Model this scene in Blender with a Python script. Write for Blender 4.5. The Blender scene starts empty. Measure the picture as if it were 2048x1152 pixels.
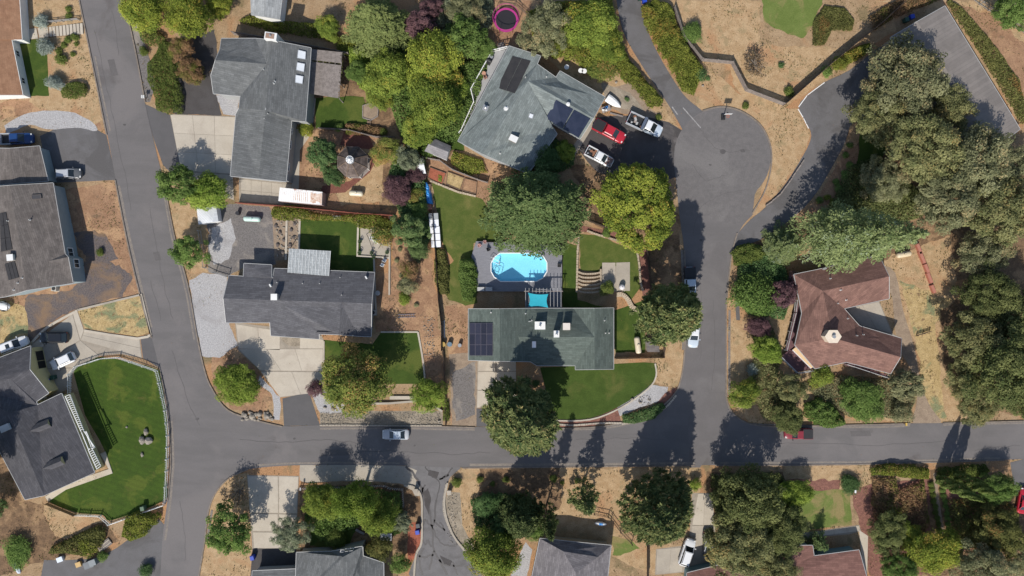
import bpy, bmesh, math, random
import numpy as np
from mathutils import Vector, Matrix, noise
from mathutils.geometry import tessellate_polygon
random.seed(11)
C = bpy.context.scene.collection
R = math.radians
# ---------------------------------------------------------------- camera, sky, sun, exposure
S, H = 0.0875, 120.0            # metres per photo pixel on the ground, flying height
cam = bpy.data.cameras.new('camera'); cam.sensor_width = 36; cam.lens = 36 * H / (2048 * S)
cam.clip_start = 1; cam.clip_end = 6000
camo = bpy.data.objects.new('camera', cam); camo.location = (0, 0, H); C.objects.link(camo)
bpy.context.scene.camera = camo
SHX, SHY, SHL = 0.285, 0.958, 1.08   # direction in which shadows fall, and their length per metre of height
sun_el = math.atan(1 / SHL)
w = bpy.data.worlds.new('World'); bpy.context.scene.world = w; w.use_nodes = True
nt = w.node_tree; bg = nt.nodes['Background']
sky = nt.nodes.new('ShaderNodeTexSky'); sky.sky_type = 'NISHITA'; sky.sun_disc = False
sky.sun_elevation = sun_el; sky.sun_rotation = math.atan2(-SHX, -SHY)
nt.links.new(sky.outputs[0], bg.inputs[0]); bg.inputs[1].default_value = 0.13
sl = bpy.data.lights.new('sun', 'SUN'); sl.energy = 4.9; sl.angle = R(0.55); sl.color = (1, .945, .865)
so = bpy.data.objects.new('sun', sl); C.objects.link(so); so.location = (-60, -200, 220)
so.rotation_euler = Vector((SHX, SHY, -1 / SHL)).to_track_quat('-Z', 'Y').to_euler()
sc = bpy.context.scene
sc.view_settings.view_transform = 'Standard'; sc.view_settings.look = 'None'
sc.view_settings.gamma = 1; sc.view_settings.use_curve_mapping = False
sc.view_settings.exposure = 0.0
sc.render.engine = 'CYCLES'; sc.cycles.max_bounces = 6; sc.cycles.transparent_max_bounces = 8

# ---------------------------------------------------------------- helpers
def P(x, y, z=0.0):
    k = S * (H - z) / H
    return Vector(((x - 1024) * k, (576 - y) * k, z))
def pp(s):
    return [tuple(float(q) for q in t.split(',')) for t in s.split()]
def smooth(pts, n=5, closed=False):
    out = []; N = len(pts)
    rng = range(N) if closed else range(N - 1)
    for i in rng:
        g = (lambda j: pts[j % N]) if closed else (lambda j: pts[min(max(j, 0), N - 1)])
        a, b, c, d = g(i - 1), g(i), g(i + 1), g(i + 2)
        for k in range(n):
            t = k / n
            out.append(tuple(.5 * (2 * b[q] + (c[q] - a[q]) * t + (2 * a[q] - 5 * b[q] + 4 * c[q] - d[q]) * t * t + (3 * b[q] - a[q] - 3 * c[q] + d[q]) * t ** 3) for q in range(2)))
    if not closed: out.append(pts[-1])
    return out
def ragged(pts, amp, step=7):
    """break a closed outline into short steps and let noise push it in and out (px)"""
    out = []; N = len(pts)
    for i in range(N):
        a, b = Vector(pts[i]), Vector(pts[(i + 1) % N])
        n = max(1, int((b - a).length / step))
        for k in range(n):
            p = a.lerp(b, k / n)
            q = noise.noise_vector((p.x * .045, p.y * .045, 3.1)) * amp + noise.noise_vector((p.x * .2, p.y * .2, 7.7)) * amp * .5
            out.append((p.x + q.x, p.y + q.y))
    return out

def tag(o, label=None, cat=None, group=None, kind=None):
    if label: o['label'] = label
    if cat: o['category'] = cat
    if group: o['group'] = group
    if kind: o['kind'] = kind
    return o
def thing(name, label, cat, loc=(0, 0, 0), rz=0, group=None):
    o = bpy.data.objects.new(name, None); C.objects.link(o)
    o.location = loc; o.rotation_euler = (0, 0, rz); o.empty_display_size = .2
    return tag(o, label, cat, group)
def wloc(o):
    v = Vector((0, 0, 0))
    while o is not None:
        v = v + o.location; o = o.parent
    return v
def kids(o):
    return [c for c in ALLKIDS.get(o.name, [])]
ALLKIDS = {}
def link(name, me, parent=None, loc=(0, 0, 0), rz=0):
    o = bpy.data.objects.new(name, me); C.objects.link(o)
    o.location = loc; o.rotation_euler = (0, 0, rz)
    if parent is not None:
        o.parent = parent; ALLKIDS.setdefault(parent.name, []).append(o)
    return o
def copy_tree(o, parent=None):
    c = o.copy(); C.objects.link(c)
    if parent is not None:
        c.parent = parent; ALLKIDS.setdefault(parent.name, []).append(c)
    for ch in kids(o): copy_tree(ch, c)
    return c
class MB:
    def __init__(s): s.v = []; s.f = []
    def add(s, vs, fs):
        b = len(s.v); s.v += [tuple(v) for v in vs]; s.f += [tuple(b + i for i in f) for f in fs]; return s
    def box(s, c, d, rz=0, taper=1.0):
        cs, sn = math.cos(rz), math.sin(rz); vs = []
        for z in (-1, 1):
            k = 1 if z < 0 else taper
            for x, y in ((-1, -1), (1, -1), (1, 1), (-1, 1)):
                X, Y = x * d[0] / 2 * k, y * d[1] / 2 * k
                vs.append((c[0] + X * cs - Y * sn, c[1] + X * sn + Y * cs, c[2] + z * d[2] / 2))
        return s.add(vs, [(3, 2, 1, 0), (4, 5, 6, 7), (0, 1, 5, 4), (1, 2, 6, 5), (2, 3, 7, 6), (3, 0, 4, 7)])
    def bar(s, a, b, wd, ht=None):
        """a beam of rectangular section from a to b"""
        a, b = Vector(a), Vector(b); ht = ht or wd; d = (b - a)
        if d.length < 1e-6: return s
        d.normalize(); up = Vector((0, 0, 1)) if abs(d.z) < .95 else Vector((1, 0, 0))
        r = d.cross(up).normalized() * wd / 2; u = r.cross(d).normalized() * ht / 2
        vs = [p + q for p in (a, b) for q in (-r - u, r - u, r + u, -r + u)]
        return s.add(vs, [(0, 1, 2, 3), (7, 6, 5, 4), (0, 4, 5, 1), (1, 5, 6, 2), (2, 6, 7, 3), (3, 7, 4, 0)])
    def tube(s, a, b, r0, r1=None, n=8, caps=True):
        a, b = Vector(a), Vector(b); r1 = r0 if r1 is None else r1; d = (b - a)
        if d.length < 1e-6: return s
        d.normalize(); up = Vector((0, 0, 1)) if abs(d.z) < .9 else Vector((1, 0, 0))
        x = d.cross(up).normalized(); y = d.cross(x)
        vs = []
        for p, r in ((a, r0), (b, r1)):
            for k in range(n):
                t = 2 * math.pi * k / n; vs.append(p + x * math.cos(t) * r + y * math.sin(t) * r)
        fs = [(k, (k + 1) % n, n + (k + 1) % n, n + k) for k in range(n)]
        if caps: fs += [tuple(range(n))[::-1], tuple(range(n, 2 * n))]
        return s.add(vs, fs)
    def prism(s, pts, z0, z1):
        n = len(pts); vs = [(p[0], p[1], z0) for p in pts] + [(p[0], p[1], z1) for p in pts]
        return s.add(vs, [tuple(range(n))[::-1], tuple(range(n, 2 * n))] + [(k, (k + 1) % n, n + (k + 1) % n, n + k) for k in range(n)])
    def lathe(s, prof, c=(0, 0, 0), n=12, axis='z'):
        vs = []; m = len(prof)
        for r, z in prof:
            for k in range(n):
                t = 2 * math.pi * k / n
                q = (r * math.cos(t), r * math.sin(t), z) if axis == 'z' else (z, r * math.cos(t), r * math.sin(t))
                vs.append((c[0] + q[0], c[1] + q[1], c[2] + q[2]))
        fs = [(i * n + k, i * n + (k + 1) % n, (i + 1) * n + (k + 1) % n, (i + 1) * n + k) for i in range(m - 1) for k in range(n)]
        fs += [tuple(range(n))[::-1], tuple(range((m - 1) * n, m * n))]
        return s.add(vs, fs)
    def blob(s, c, r, rough=.25, n=2, seed=0, flat=1.0):
        bm = bmesh.new(); bmesh.ops.create_icosphere(bm, subdivisions=n, radius=1)
        vs = []
        rr = r if hasattr(r, '__len__') else (r, r, r)
        for v in bm.verts:
            k = 1 + rough * noise.noise(v.co * 1.7 + Vector((seed * 3.7, seed * 1.3, 0)))
            vs.append((c[0] + v.co.x * rr[0] * k, c[1] + v.co.y * rr[1] * k, c[2] + v.co.z * rr[2] * k * flat))
        bm.verts.index_update()
        fs = [tuple(v.index for v in f.verts) for f in bm.faces]; bm.free()
        return s.add(vs, fs)
    def mesh(s, name, mats, off=None, smoothed=False):
        me = bpy.data.meshes.new(name)
        vs = s.v if off is None else [(v[0] - off.x, v[1] - off.y, v[2] - off.z) for v in s.v]
        me.from_pydata(vs, [], s.f)
        for m in (mats if isinstance(mats, (list, tuple)) else [mats]): me.materials.append(m)
        bm = bmesh.new(); bm.from_mesh(me); bmesh.ops.recalc_face_normals(bm, faces=bm.faces); bm.to_mesh(me); bm.free()
        if smoothed:
            for p in me.polygons: p.use_smooth = True
        me.update(); return me
    def build(s, name, mats, parent=None, world=False, smoothed=False, label=None):
        """one mesh object; world=True when the points are world points and parents are unrotated"""
        off = wloc(parent) if (world and parent is not None) else None
        o = link(name, s.mesh(name, mats, off, smoothed), parent)
        if label: o['label'] = label
        return o

# ---------------------------------------------------------------- materials
MATS = {}
def lin(c):
    return tuple(((q / 255) / 12.92 if q / 255 <= .04045 else ((q / 255 + .055) / 1.055) ** 2.4) for q in c)
def mat(name, base, var=None, s=1.0, patch=None, ps=.12, pc=(.5, .62), fine=.12, fs=6.0, rough=.9, bump=0.0, spec=.25, metal=0.0, rnd=0.0, stripe=None, patch2=None, ps2=.3, pc2=(.55, .65), courses=None, emit=None, rndhue=None, stretch=None):
    """procedural surface: base mottled with var, large patches, fine grain; colours are linear albedos"""
    if name in MATS: return MATS[name]
    m = bpy.data.materials.new(name); m.use_nodes = True; t = m.node_tree; N = t.nodes; L = t.links
    b = N['Principled BSDF']; b.inputs['Roughness'].default_value = rough; b.inputs['Metallic'].default_value = metal
    b.inputs['Specular IOR Level'].default_value = spec
    geo = N.new('ShaderNodeNewGeometry'); pos = geo.outputs['Position']
    if stretch:
        mp = N.new('ShaderNodeMapping'); mp.inputs['Rotation'].default_value = (0, 0, stretch[0]); mp.inputs['Scale'].default_value = (stretch[1], stretch[2], 1)
        L.new(pos, mp.inputs['Vector']); spos = mp.outputs[0]
    else: spos = pos
    def nz(sc, det=5, dist=0.0, p=None, ro=.6):
        n = N.new('ShaderNodeTexNoise'); n.inputs['Scale'].default_value = sc; n.inputs['Detail'].default_value = det
        n.inputs['Distortion'].default_value = dist; n.inputs['Roughness'].default_value = ro
        L.new(p or pos, n.inputs['Vector']); return n.outputs['Fac']
    def rmp(f, a, c):
        r = N.new('ShaderNodeMapRange'); r.inputs['From Min'].default_value = a; r.inputs['From Max'].default_value = c; r.interpolation_type = 'SMOOTHSTEP'
        L.new(f, r.inputs['Value']); return r.outputs[0]
    def mix(f, a, c, mode='MIX'):
        x = N.new('ShaderNodeMix'); x.data_type = 'RGBA'; x.blend_type = mode
        if isinstance(f, float): x.inputs[0].default_value = f
        else: L.new(f, x.inputs[0])
        for i, q in ((6, a), (7, c)):
            if isinstance(q, tuple): x.inputs[i].default_value = (*q, 1)
            else: L.new(q, x.inputs[i])
        return x.outputs[2]
    def mul(col, fac, amt):
        r = N.new('ShaderNodeMapRange'); r.inputs['To Min'].default_value = 1 - amt; r.inputs['To Max'].default_value = 1 + amt
        r.inputs['From Min'].default_value = .25; r.inputs['From Max'].default_value = .75
        L.new(fac, r.inputs['Value']); vm = N.new('ShaderNodeVectorMath'); vm.operation = 'SCALE'
        L.new(col, vm.inputs[0]); L.new(r.outputs[0], vm.inputs['Scale']); return vm.outputs[0]
    col = mix(rmp(nz(s, 6, .3, spos), .34, .66), base, var or tuple(q * .8 for q in base))
    if patch: col = mix(rmp(nz(ps, 7, .6), *pc), col, patch)
    if patch2: col = mix(rmp(nz(ps2, 8, .4), *pc2), col, patch2)
    if stripe:
        mp = N.new('ShaderNodeMapping'); mp.inputs['Rotation'].default_value = (0, 0, stripe[0]); L.new(pos, mp.inputs['Vector'])
        wv = N.new('ShaderNodeTexWave'); wv.inputs['Scale'].default_value = stripe[1]; wv.inputs['Distortion'].default_value = 1.5; wv.inputs['Detail Scale'].default_value = 1.2
        L.new(mp.outputs[0], wv.inputs['Vector']); col = mul(col, wv.outputs['Fac'], stripe[2])
    if courses:
        uv = N.new('ShaderNodeUVMap'); uv.uv_map = 'slope'
        br = N.new('ShaderNodeTexBrick'); br.inputs['Scale'].default_value = 1; br.inputs['Brick Width'].default_value = courses[0]; br.inputs['Row Height'].default_value = courses[1]
        br.inputs['Mortar Size'].default_value = courses[3] if len(courses) > 3 else .012; br.inputs['Color1'].default_value = (.3, .3, .3, 1); br.inputs['Color2'].default_value = (.7, .7, .7, 1); br.inputs['Mortar'].default_value = (.1, .1, .1, 1)
        L.new(uv.outputs[0], br.inputs['Vector']); sp = N.new('ShaderNodeSeparateColor'); L.new(br.outputs[0], sp.inputs[0])
        col = mul(col, sp.outputs[0], courses[2])
    f3 = nz(fs, 4, 0, None, .7); col = mul(col, f3, fine)
    if rnd or rndhue:
        oi = N.new('ShaderNodeObjectInfo')
        if rnd:
            r2 = N.new('ShaderNodeMapRange'); r2.inputs['From Min'].default_value = -.5; r2.inputs['From Max'].default_value = 1.5
            r2.inputs['To Min'].default_value = 0; r2.inputs['To Max'].default_value = 1; L.new(oi.outputs['Random'], r2.inputs[0]); col = mul(col, r2.outputs[0], rnd)
        if rndhue: col = mix(oi.outputs['Random'], col, rndhue)
    L.new(col, b.inputs['Base Color'])
    if bump:
        bp = N.new('ShaderNodeBump'); bp.inputs['Strength'].default_value = bump; bp.inputs['Distance'].default_value = .12
        L.new(f3, bp.inputs['Height']); L.new(bp.outputs[0], b.inputs['Normal'])
    MATS[name] = m; return m
def plain(name, c, rough=.5, metal=0.0, spec=.5, fine=.05, **k):
    return mat(name, c, tuple(q * .93 for q in c), s=1.5, fine=fine, rough=rough, metal=metal, spec=spec, **k)
def glassy(name, c, rough=.08):
    return mat(name, c, tuple(q * .8 for q in c), rough=rough, spec=.9, fine=.02)

m_ground = mat('dry_ground', (.35, .245, .145), (.29, .195, .11), s=.5, patch=(.36, .20, .10), ps=.07, pc=(.47, .6), patch2=(.20, .15, .08), ps2=.22, pc2=(.54, .68), fine=.42, fs=5, bump=.5)
m_straw = mat('straw', (0.4326, 0.3039, 0.1751), (0.3502, 0.2318, 0.1236), s=.8, patch=(0.3708, 0.2163, 0.1133), ps=.16, pc=(.52, .68), patch2=(0.3090, 0.2266, 0.1236), ps2=.5, fine=.38, fs=6, bump=.5)
m_soil = mat('orange_soil', (.325, .195, .115), (.26, .15, .088), s=.6, patch=(.40, .25, .14), ps=.25, patch2=(.20, .13, .08), ps2=.5, pc2=(.55, .7), fine=.3, fs=4, bump=.5)
m_duff_shade = mat('leaf_duff_and_shade', (.20, .125, .07), (.13, .082, .048), s=1.2, patch=(.28, .18, .10), ps=.3, fine=.35, fs=4, bump=.5)
m_drygrass = mat('mixed_dry_grass', (.46, .34, .17), (.36, .26, .12), s=1.0, patch=(.20, .21, .11), ps=.25, pc=(.5, .6), patch2=(.22, .15, .08), ps2=1.4, pc2=(.56, .66), fine=.5, fs=7, bump=.6)
m_road = mat('asphalt', (.150, .140, .138), (.132, .124, .122), s=.35, patch=(.165, .152, .148), ps=.06, fine=.10, fs=9, patch2=(.118, .107, .104), ps2=.12, pc2=(.6, .72), stretch=(.1, .3, 1.2))
m_cul = mat('asphalt_coarse', (.150, .140, .137), (.13, .122, .12), s=1.1, patch=(.165, .155, .15), ps=.1, fine=.13, fs=5)
m_newasph = mat('newer_asphalt', (.112, .107, .108), (.102, .098, .099), s=.5, fine=.10, fs=8)
m_darkasph = mat('old_and_shaded_asphalt', (.080, .074, .073), (.066, .06, .058), s=.5, patch=(.14, .125, .12), ps=.2, pc=(.58, .7), fine=.2, fs=6)
m_greydrive = mat('grey_asphalt', (.135, .13, .132), (.12, .115, .115), s=.5, patch=(.10, .095, .094), ps=.15, fine=.13, fs=6)
m_joint = mat('concrete_joint', (.33, .285, .23), (.27, .235, .19), s=1, fine=.15)
m_conc = mat('concrete', (.47, .42, .345), (.43, .38, .31), s=.5, patch=(.38, .33, .27), ps=.2, pc=(.52, .72), fine=.10, fs=6, rnd=.08)
m_conc2 = mat('grey_concrete', (.40, .355, .29), (.355, .315, .26), s=.5, patch=(.32, .28, .23), ps=.25, pc=(.52, .72), fine=.12, fs=6, rnd=.06)
m_kerb = mat('kerb', (0.2375, 0.1995, 0.1662), (0.1710, 0.1425, 0.1187), s=1.5, fine=.2)
m_lawn = mat('lawn', (0.0517, 0.0856, 0.0128), (0.0392, 0.0683, 0.0099), s=.6, patch=(0.0861, 0.1072, 0.0203), ps=.2, fine=.22, fs=5, bump=.4)
m_lawnstripe = mat('mown_lawn', (0.0435, 0.0793, 0.0083), (0.0337, 0.0629, 0.0066), s=.5, patch=(0.0716, 0.0985, 0.0132), ps=.25, fine=.25, fs=5, bump=.4, stripe=(R(-70), .32, .045), patch2=(0.0716, 0.0821, 0.0165), ps2=.5, pc2=(.58, .75))
m_lawnfront = mat('front_lawn', (0.0544, 0.0881, 0.0146), (0.0416, 0.0705, 0.0106), s=.6, patch=(0.0907, 0.1034, 0.0252), ps=.22, pc=(.52, .72), fine=.25, fs=5, bump=.4)
m_lawndry = mat('worn_lawn', (0.0935, 0.1129, 0.0251), (0.0669, 0.0948, 0.0172), s=.7, patch=(0.1514, 0.1444, 0.0429), ps=.22, pc=(.52, .72), fine=.25, fs=5, bump=.4)
m_lawnpale = mat('pale_lawn', (0.1350, 0.1728, 0.0432), (0.1080, 0.1469, 0.0324), s=.5, patch=(0.2340, 0.1901, 0.0792), ps=.2, fine=.22, fs=5, bump=.4)
m_gravelw = mat('white_gravel', (.45, .44, .435), (.31, .30, .30), s=5, patch=(.30, .285, .28), ps=.2, pc=(.5, .75), fine=.55, fs=13, bump=.5)
m_gravelg = mat('grey_gravel', (.195, .18, .17), (.13, .118, .113), s=4, patch=(.26, .23, .20), ps=.2, fine=.55, fs=12, bump=.5)
m_gravelb = mat('dark_gravel', (.095, .083, .086), (.15, .123, .112), s=4, patch=(.22, .145, .09), ps=.25, pc=(.46, .7), fine=.55, fs=12, bump=.5)
m_cobble = mat('river_gravel', (.30, .255, .195), (.22, .185, .14), s=2.5, patch=(.33, .28, .215), ps=.4, fine=.55, fs=10, bump=.6)
m_mulch = mat('red_mulch', (.24, .115, .085), (.17, .08, .062), s=2, fine=.4, fs=5, bump=.5)
m_redmulch = mat('red_clay', (.34, .11, .065), (.26, .085, .05), s=2, fine=.25, fs=5, bump=.4)
m_path = mat('worn_path', (.30, .23, .165), (.24, .18, .13), s=1, fine=.25, fs=5)
m_tar = plain('tar_seal', (.055, .05, .05))
m_paint = plain('white_paint', (.78, .78, .76), rough=.6)
m_linepaint = mat('worn_line', (.36, .35, .34), (.2, .19, .185), s=4, fine=.2)

# ---------------------------------------------------------------- ground sheets
ZN = [.07]; LAID = []; POLYS = []
def sheet(name, pts, m, rag=0.0, parent=None, z=None, step=7, wcoord=False):
    if not wcoord:
        if isinstance(pts, str): pts = pp(pts)
        if rag: pts = ragged(pts, rag, step)
        pts = [P(*p) for p in pts]
    vs = [Vector((p[0], p[1], 0)) for p in pts]
    if z is None:
        bb = (min(v.x for v in vs), min(v.y for v in vs), max(v.x for v in vs), max(v.y for v in vs))
        z = max([l[4] for l in LAID if l[0] < bb[2] and l[2] > bb[0] and l[1] < bb[3] and l[3] > bb[1]] + [0]) + .004
        LAID.append((*bb, z)); POLYS.append((name, np.array([(v.x, v.y) for v in vs])))
    tris = tessellate_polygon([vs])
    me = bpy.data.meshes.new(name); me.from_pydata([(v.x, v.y, z) for v in vs], [], [tuple(t) for t in tris]); me.materials.append(m)
    bm = bmesh.new(); bm.from_mesh(me)
    for f in bm.faces:
        if f.normal.z < 0: f.normal_flip()
    bm.to_mesh(me); bm.free()
    o = link(name, me, parent)
    if parent is None: o['kind'] = 'structure'
    o['z'] = z
    return o
def slabs(parent, q, nu, nv, m, z, gap=.05, name='slab', t=.03):
    """a quad of px corners cut into nu x nv cast slabs with open joints"""
    c = [P(*p) for p in (pp(q) if isinstance(q, str) else q)]
    f = lambda u, v: (c[0] * (1 - u) + c[1] * u) * (1 - v) + (c[3] * (1 - u) + c[2] * u) * v
    lu = ((c[1] - c[0]).length + (c[2] - c[3]).length) / 2; lv = ((c[3] - c[0]).length + (c[2] - c[1]).length) / 2
    gu, gv = gap / 2 / lu, gap / 2 / lv
    for i in range(nu):
        for j in range(nv):
            u0, u1, v0, v1 = i / nu + gu, (i + 1) / nu - gu, j / nv + gv, (j + 1) / nv - gv
            pts = [f(u0, v0), f(u1, v0), f(u1, v1), f(u0, v1)]
            ctr = sum(pts, Vector()) / 4
            mb = MB().prism([(p.x - ctr.x, p.y - ctr.y) for p in pts], -.02, t)
            link(name, mb.mesh(name, m), parent, (ctr.x, ctr.y, z))
def strip(pts, w0, z0, z1, closed=False, mb=None):
    """low wall / kerb of width w0 along px points"""
    mb = mb or MB(); q = [P(*p) for p in pts]; n = len(q); Lf = []; Rt = []
    for i in range(n):
        a = q[i - 1] if (i > 0 or closed) else q[i]; b = q[(i + 1) % n] if (i < n - 1 or closed) else q[i]
        d = (b - a); d.z = 0
        d = d.normalized() if d.length > 1e-6 else Vector((1, 0, 0))
        nn = Vector((-d.y, d.x, 0)) * w0 / 2; Lf.append(q[i] + nn); Rt.append(q[i] - nn)
    vs = [(p.x, p.y, z) for z in (z0, z1) for p in Lf] + [(p.x, p.y, z) for z in (z0, z1) for p in Rt]
    fs = []
    for i in range(n if closed else n - 1):
        j = (i + 1) % n
        fs += [(n + i, n + j, 3 * n + j, 3 * n + i), (i, j, n + j, n + i), (2 * n + j, 2 * n + i, 3 * n + i, 3 * n + j)]
    if not closed: fs += [(0, n, 3 * n, 2 * n), (n - 1, 3 * n - 1 - n + 0, 4 * n - 1, 3 * n - 1)] if False else [(0, n, 3 * n, 2 * n), (n - 1, 3 * n - 1, 4 * n - 1, 2 * n - 1)]
    return mb.add(vs, fs)

g = MB().add([(-1500, -1500, 0), (1500, -1500, 0), (1500, 1500, 0), (-1500, 1500, 0)], [(0, 1, 2, 3)]).build('ground', m_ground)
g['kind'] = 'structure'
# ---------------------------------------------------------------- the setting: soil, gravel, lawns, drives, roads
def st(name, pts, m, rag=0, **k): return sheet(name, pts, m, rag, **k)
# bare soil and dry grass patches
for pts, m in (
    ("232,362 262,510 290,590 240,600 150,625 55,700 0,690 0,580 100,560 150,500 130,380", m_soil),
    ("0,205 175,195 205,262 150,228 50,228 0,240", m_soil),
    ("62,0 160,0 205,240 170,262 60,205 55,60", m_straw),
    ("0,600 70,620 60,690 30,720 0,720", m_drygrass),
    ("0,900 45,1000 90,1010 150,1035 215,1045 240,1080 130,1110 0,1152 -60,1152 -60,900", m_duff_shade),  # leaf duff, its dark tone also standing in for shade of unseen trees
    ("85,1010 160,1030 205,1040 130,1080 100,1060", m_straw),
    ("322,340 372,340 420,420 412,545 378,545 350,470", m_straw),
    ("425,700 470,690 520,745 545,800 520,835 460,815 425,780", m_soil),
    ("780,470 860,500 885,700 905,850 840,760 840,660 750,665 750,560 790,530", m_soil),
    ("888,610 940,610 940,730 900,720", m_soil),
    ("630,120 700,90 770,110 745,260 640,265 610,240", m_duff_shade),
    ("740,60 990,60 930,270 860,370 760,420 740,200", m_duff_shade),
    ("585,255 770,265 765,400 650,420 590,395", m_soil),
    ("660,345 770,270 765,405 680,410", m_straw),
    ("850,315 1010,320 960,420 865,365", m_soil),
    ("1085,110 1260,150 1330,215 1360,260 1330,245 1215,200 1120,140", m_straw),
    ("1215,180 1260,165 1320,235 1300,240 1215,215", m_path),
    ("980,0 1060,0 1050,100 990,90", m_soil),
    ("1330,0 1520,0 1520,90 1700,95 1790,20 1790,60 1570,215 1480,190 1455,130 1400,120 1365,70", m_straw),
    ("1400,120 1480,190 1570,215 1600,220 1620,265 1600,320 1540,410 1510,430 1540,310 1500,240 1400,220 1385,185", m_straw),
    ("1740,0 2048,0 2048,110 2040,250 1900,20", m_straw),
    ("1880,0 1960,70 2020,170 2060,260 2060,100 1990,30", m_soil),
    ("1370,600 1368,780 1300,760 1310,725 1290,680 1325,600", m_straw),
    ("1290,500 1360,500 1372,610 1290,700", m_duff_shade),
    ("1180,360 1300,380 1362,430 1360,520 1290,500 1190,450", m_duff_shade),
    ("1140,330 1215,330 1240,380 1180,420", m_duff_shade),
    ("1455,600 1500,600 1600,540 1610,720 1570,760 1620,760 1800,740 1830,840 1500,845 1460,800", m_straw),
    ("1455,610 1500,620 1520,700 1490,780 1455,760", m_straw),
    ("1480,500 1620,420 1720,280 2060,340 2060,560 1800,560 1620,470 1560,560", m_duff_shade),
    ("1620,420 1690,300 1715,290 1740,420 1640,470", m_soil),
    ("1760,520 1900,470 1920,600 1880,640 1900,740 1960,840 1870,845 1835,700", m_straw),
    ("1800,560 1900,600 1870,650 1890,840 1850,830 1835,700", m_drygrass),
    ("1880,620 2060,520 2060,830 1960,825 1890,740", m_duff_shade),
    ("420,985 470,950 500,945 505,1152 400,1152", m_straw),
    ("925,935 1215,935 1400,935 1400,985 1310,1152 1220,1110 1060,1075 940,1110 895,1010", m_straw),
    ("960,935 1120,935 1120,1020 1060,1040 960,1000", m_duff_shade),
    ("1410,945 1600,945 1620,1110 1440,1110", m_duff_shade),
    ("600,970 840,970 850,1100 600,1110", m_duff_shade),
    ("1570,930 1745,930 1745,975 1570,980", m_straw),
    ("1570,960 1680,960 1680,980 1570,980", m_mulch),
    ("1700,975 1860,955 1860,1152 1740,1152", m_mulch),
    ("1860,940 2060,940 2060,1152 1860,1152", m_duff_shade),
    ("1890,980 1990,990 1970,1100 1900,1100", m_mulch),
    ("1895,1040 1950,1040 1950,1100 1900,1095", m_soil),
):
    st('soil', pts, m, 6)
st('gravel_strip', "248,20 268,20 292,95 312,170 300,205 285,205 268,95", m_gravelg, 2)
# gravel yards
st('gravel_yard', "378,560 405,546 455,552 452,600 458,648 475,690 440,715 405,712 388,640", m_gravelw, 3)
st('gravel_yard', "416,470 450,440 545,440 552,530 490,530 455,555 416,545", m_gravelg, 3)
st('gravel_yard', "405,412 480,408 540,415 548,450 420,470", m_gravelg, 4)
st('gravel_yard', "424,455 462,440 472,470 458,520 430,530 418,500", m_gravelw, 6)
st('gravel_yard', "50,610 60,592 140,582 168,550 170,525 205,520 240,530 262,560 240,592 150,622 95,650 55,690", m_gravelb, 7)
st('gravel_yard', "148,470 188,460 210,470 240,520 180,535", m_gravelb, 8)
st('gravel_bed', "640,822 885,822 886,850 640,850", m_cobble)
st('gravel_bed', "615,775 660,780 690,800 690,826 640,826", m_gravelw, 3)
st('gravel_bed', "520,752 560,795 560,840 548,838 545,790 515,765", m_gravelw, 3)
st('gravel_yard', "898,708 955,705 955,852 904,852", m_path, 3)
st('gravel_yard', "905,745 950,725 950,830 912,842 905,800", m_gravelg, 5)
st('gravel_bed', "895,985 920,985 925,1050 950,1100 925,1110 900,1065 888,1010", m_cobble, 2)
st('gravel_bed', "1225,820 1300,770 1335,772 1330,800 1290,812 1240,832", m_gravelw, 3)
st('mulch_bed', "1105,838 1180,838 1235,815 1242,845 1180,852 1110,855", m_mulch, 2)
st('mulch_bed', "1330,785 1362,770 1350,800 1322,818 1310,812", m_mulch, 2)
st('mulch_bed', "815,1045 842,1045 842,1100 818,1130 815,1100", m_redmulch, 2)
st('gravel_bed', "545,440 600,435 597,520 550,520", m_path, 2)
st('gravel_bed', "716,455 780,455 782,512 716,510", m_conc2)
st('gravel_bed', "1160,450 1250,470 1250,482 1160,462", m_mulch)
st('mulch_bed', "1276,505 1292,500 1302,590 1286,598", m_mulch)
st('gravel_bed', "1205,165 1260,185 1290,225 1240,215 1205,195", m_cobble, 4)
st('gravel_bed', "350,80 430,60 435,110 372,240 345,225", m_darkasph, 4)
st('gravel_bed', "430,190 480,190 472,232 448,228", m_gravelw, 2)
st('gravel_bed', "1052,1085 1065,1100 1055,1152 1020,1152", m_gravelw, 3)
# lawns
st('lawn', "38,62 92,86 98,192 60,192 38,80", m_lawn, 2)
st('lawn', smooth(pp("147,745 160,728 205,714 316,739 325,770 335,860 333,960 329,1000 225,1040 205,1030 150,1024 94,998 130,972 220,940 170,830"), 4), m_lawnstripe)
st('lawn', "630,195 728,192 737,253 632,256", m_lawn, 2)
st('lawn', "598,438 720,443 722,510 750,514 750,545 664,545 597,505", m_lawn)
st('lawn', "648,680 745,688 762,665 836,665 850,768 648,768", m_lawn, 1)
st('lawn', "864,365 965,398 1010,480 945,485 955,605 930,612 900,600 872,560 905,520 880,480", m_lawndry, 4)
st('lawn', "1125,485 1155,490 1155,600 1232,620 1290,600 1290,705 1230,705 1225,640 1125,640", m_lawn, 2)
st('lawn', "1160,468 1200,472 1272,504 1285,570 1262,600 1205,545 1160,540", m_lawndry, 2)
st('lawn', smooth(pp("1080,735 1225,728 1308,726 1311,750 1295,775 1240,812 1180,836 1105,838 1095,790"), 3), m_lawnfront)
st('lawn', smooth(pp("1520,-20 1640,-20 1632,30 1610,72 1592,74 1560,60 1530,45"), 4), m_lawnpale, 4)
st('lawn', "1588,984 1700,977 1704,1050 1588,1062", m_lawnpale, 2)
st('lawn', "900,300 985,95 1000,90 925,285 930,300", m_lawn, 3)
st('lawn', "1222,1072 1262,1080 1280,1098 1240,1112 1225,1110", m_lawnpale, 4)
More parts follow.
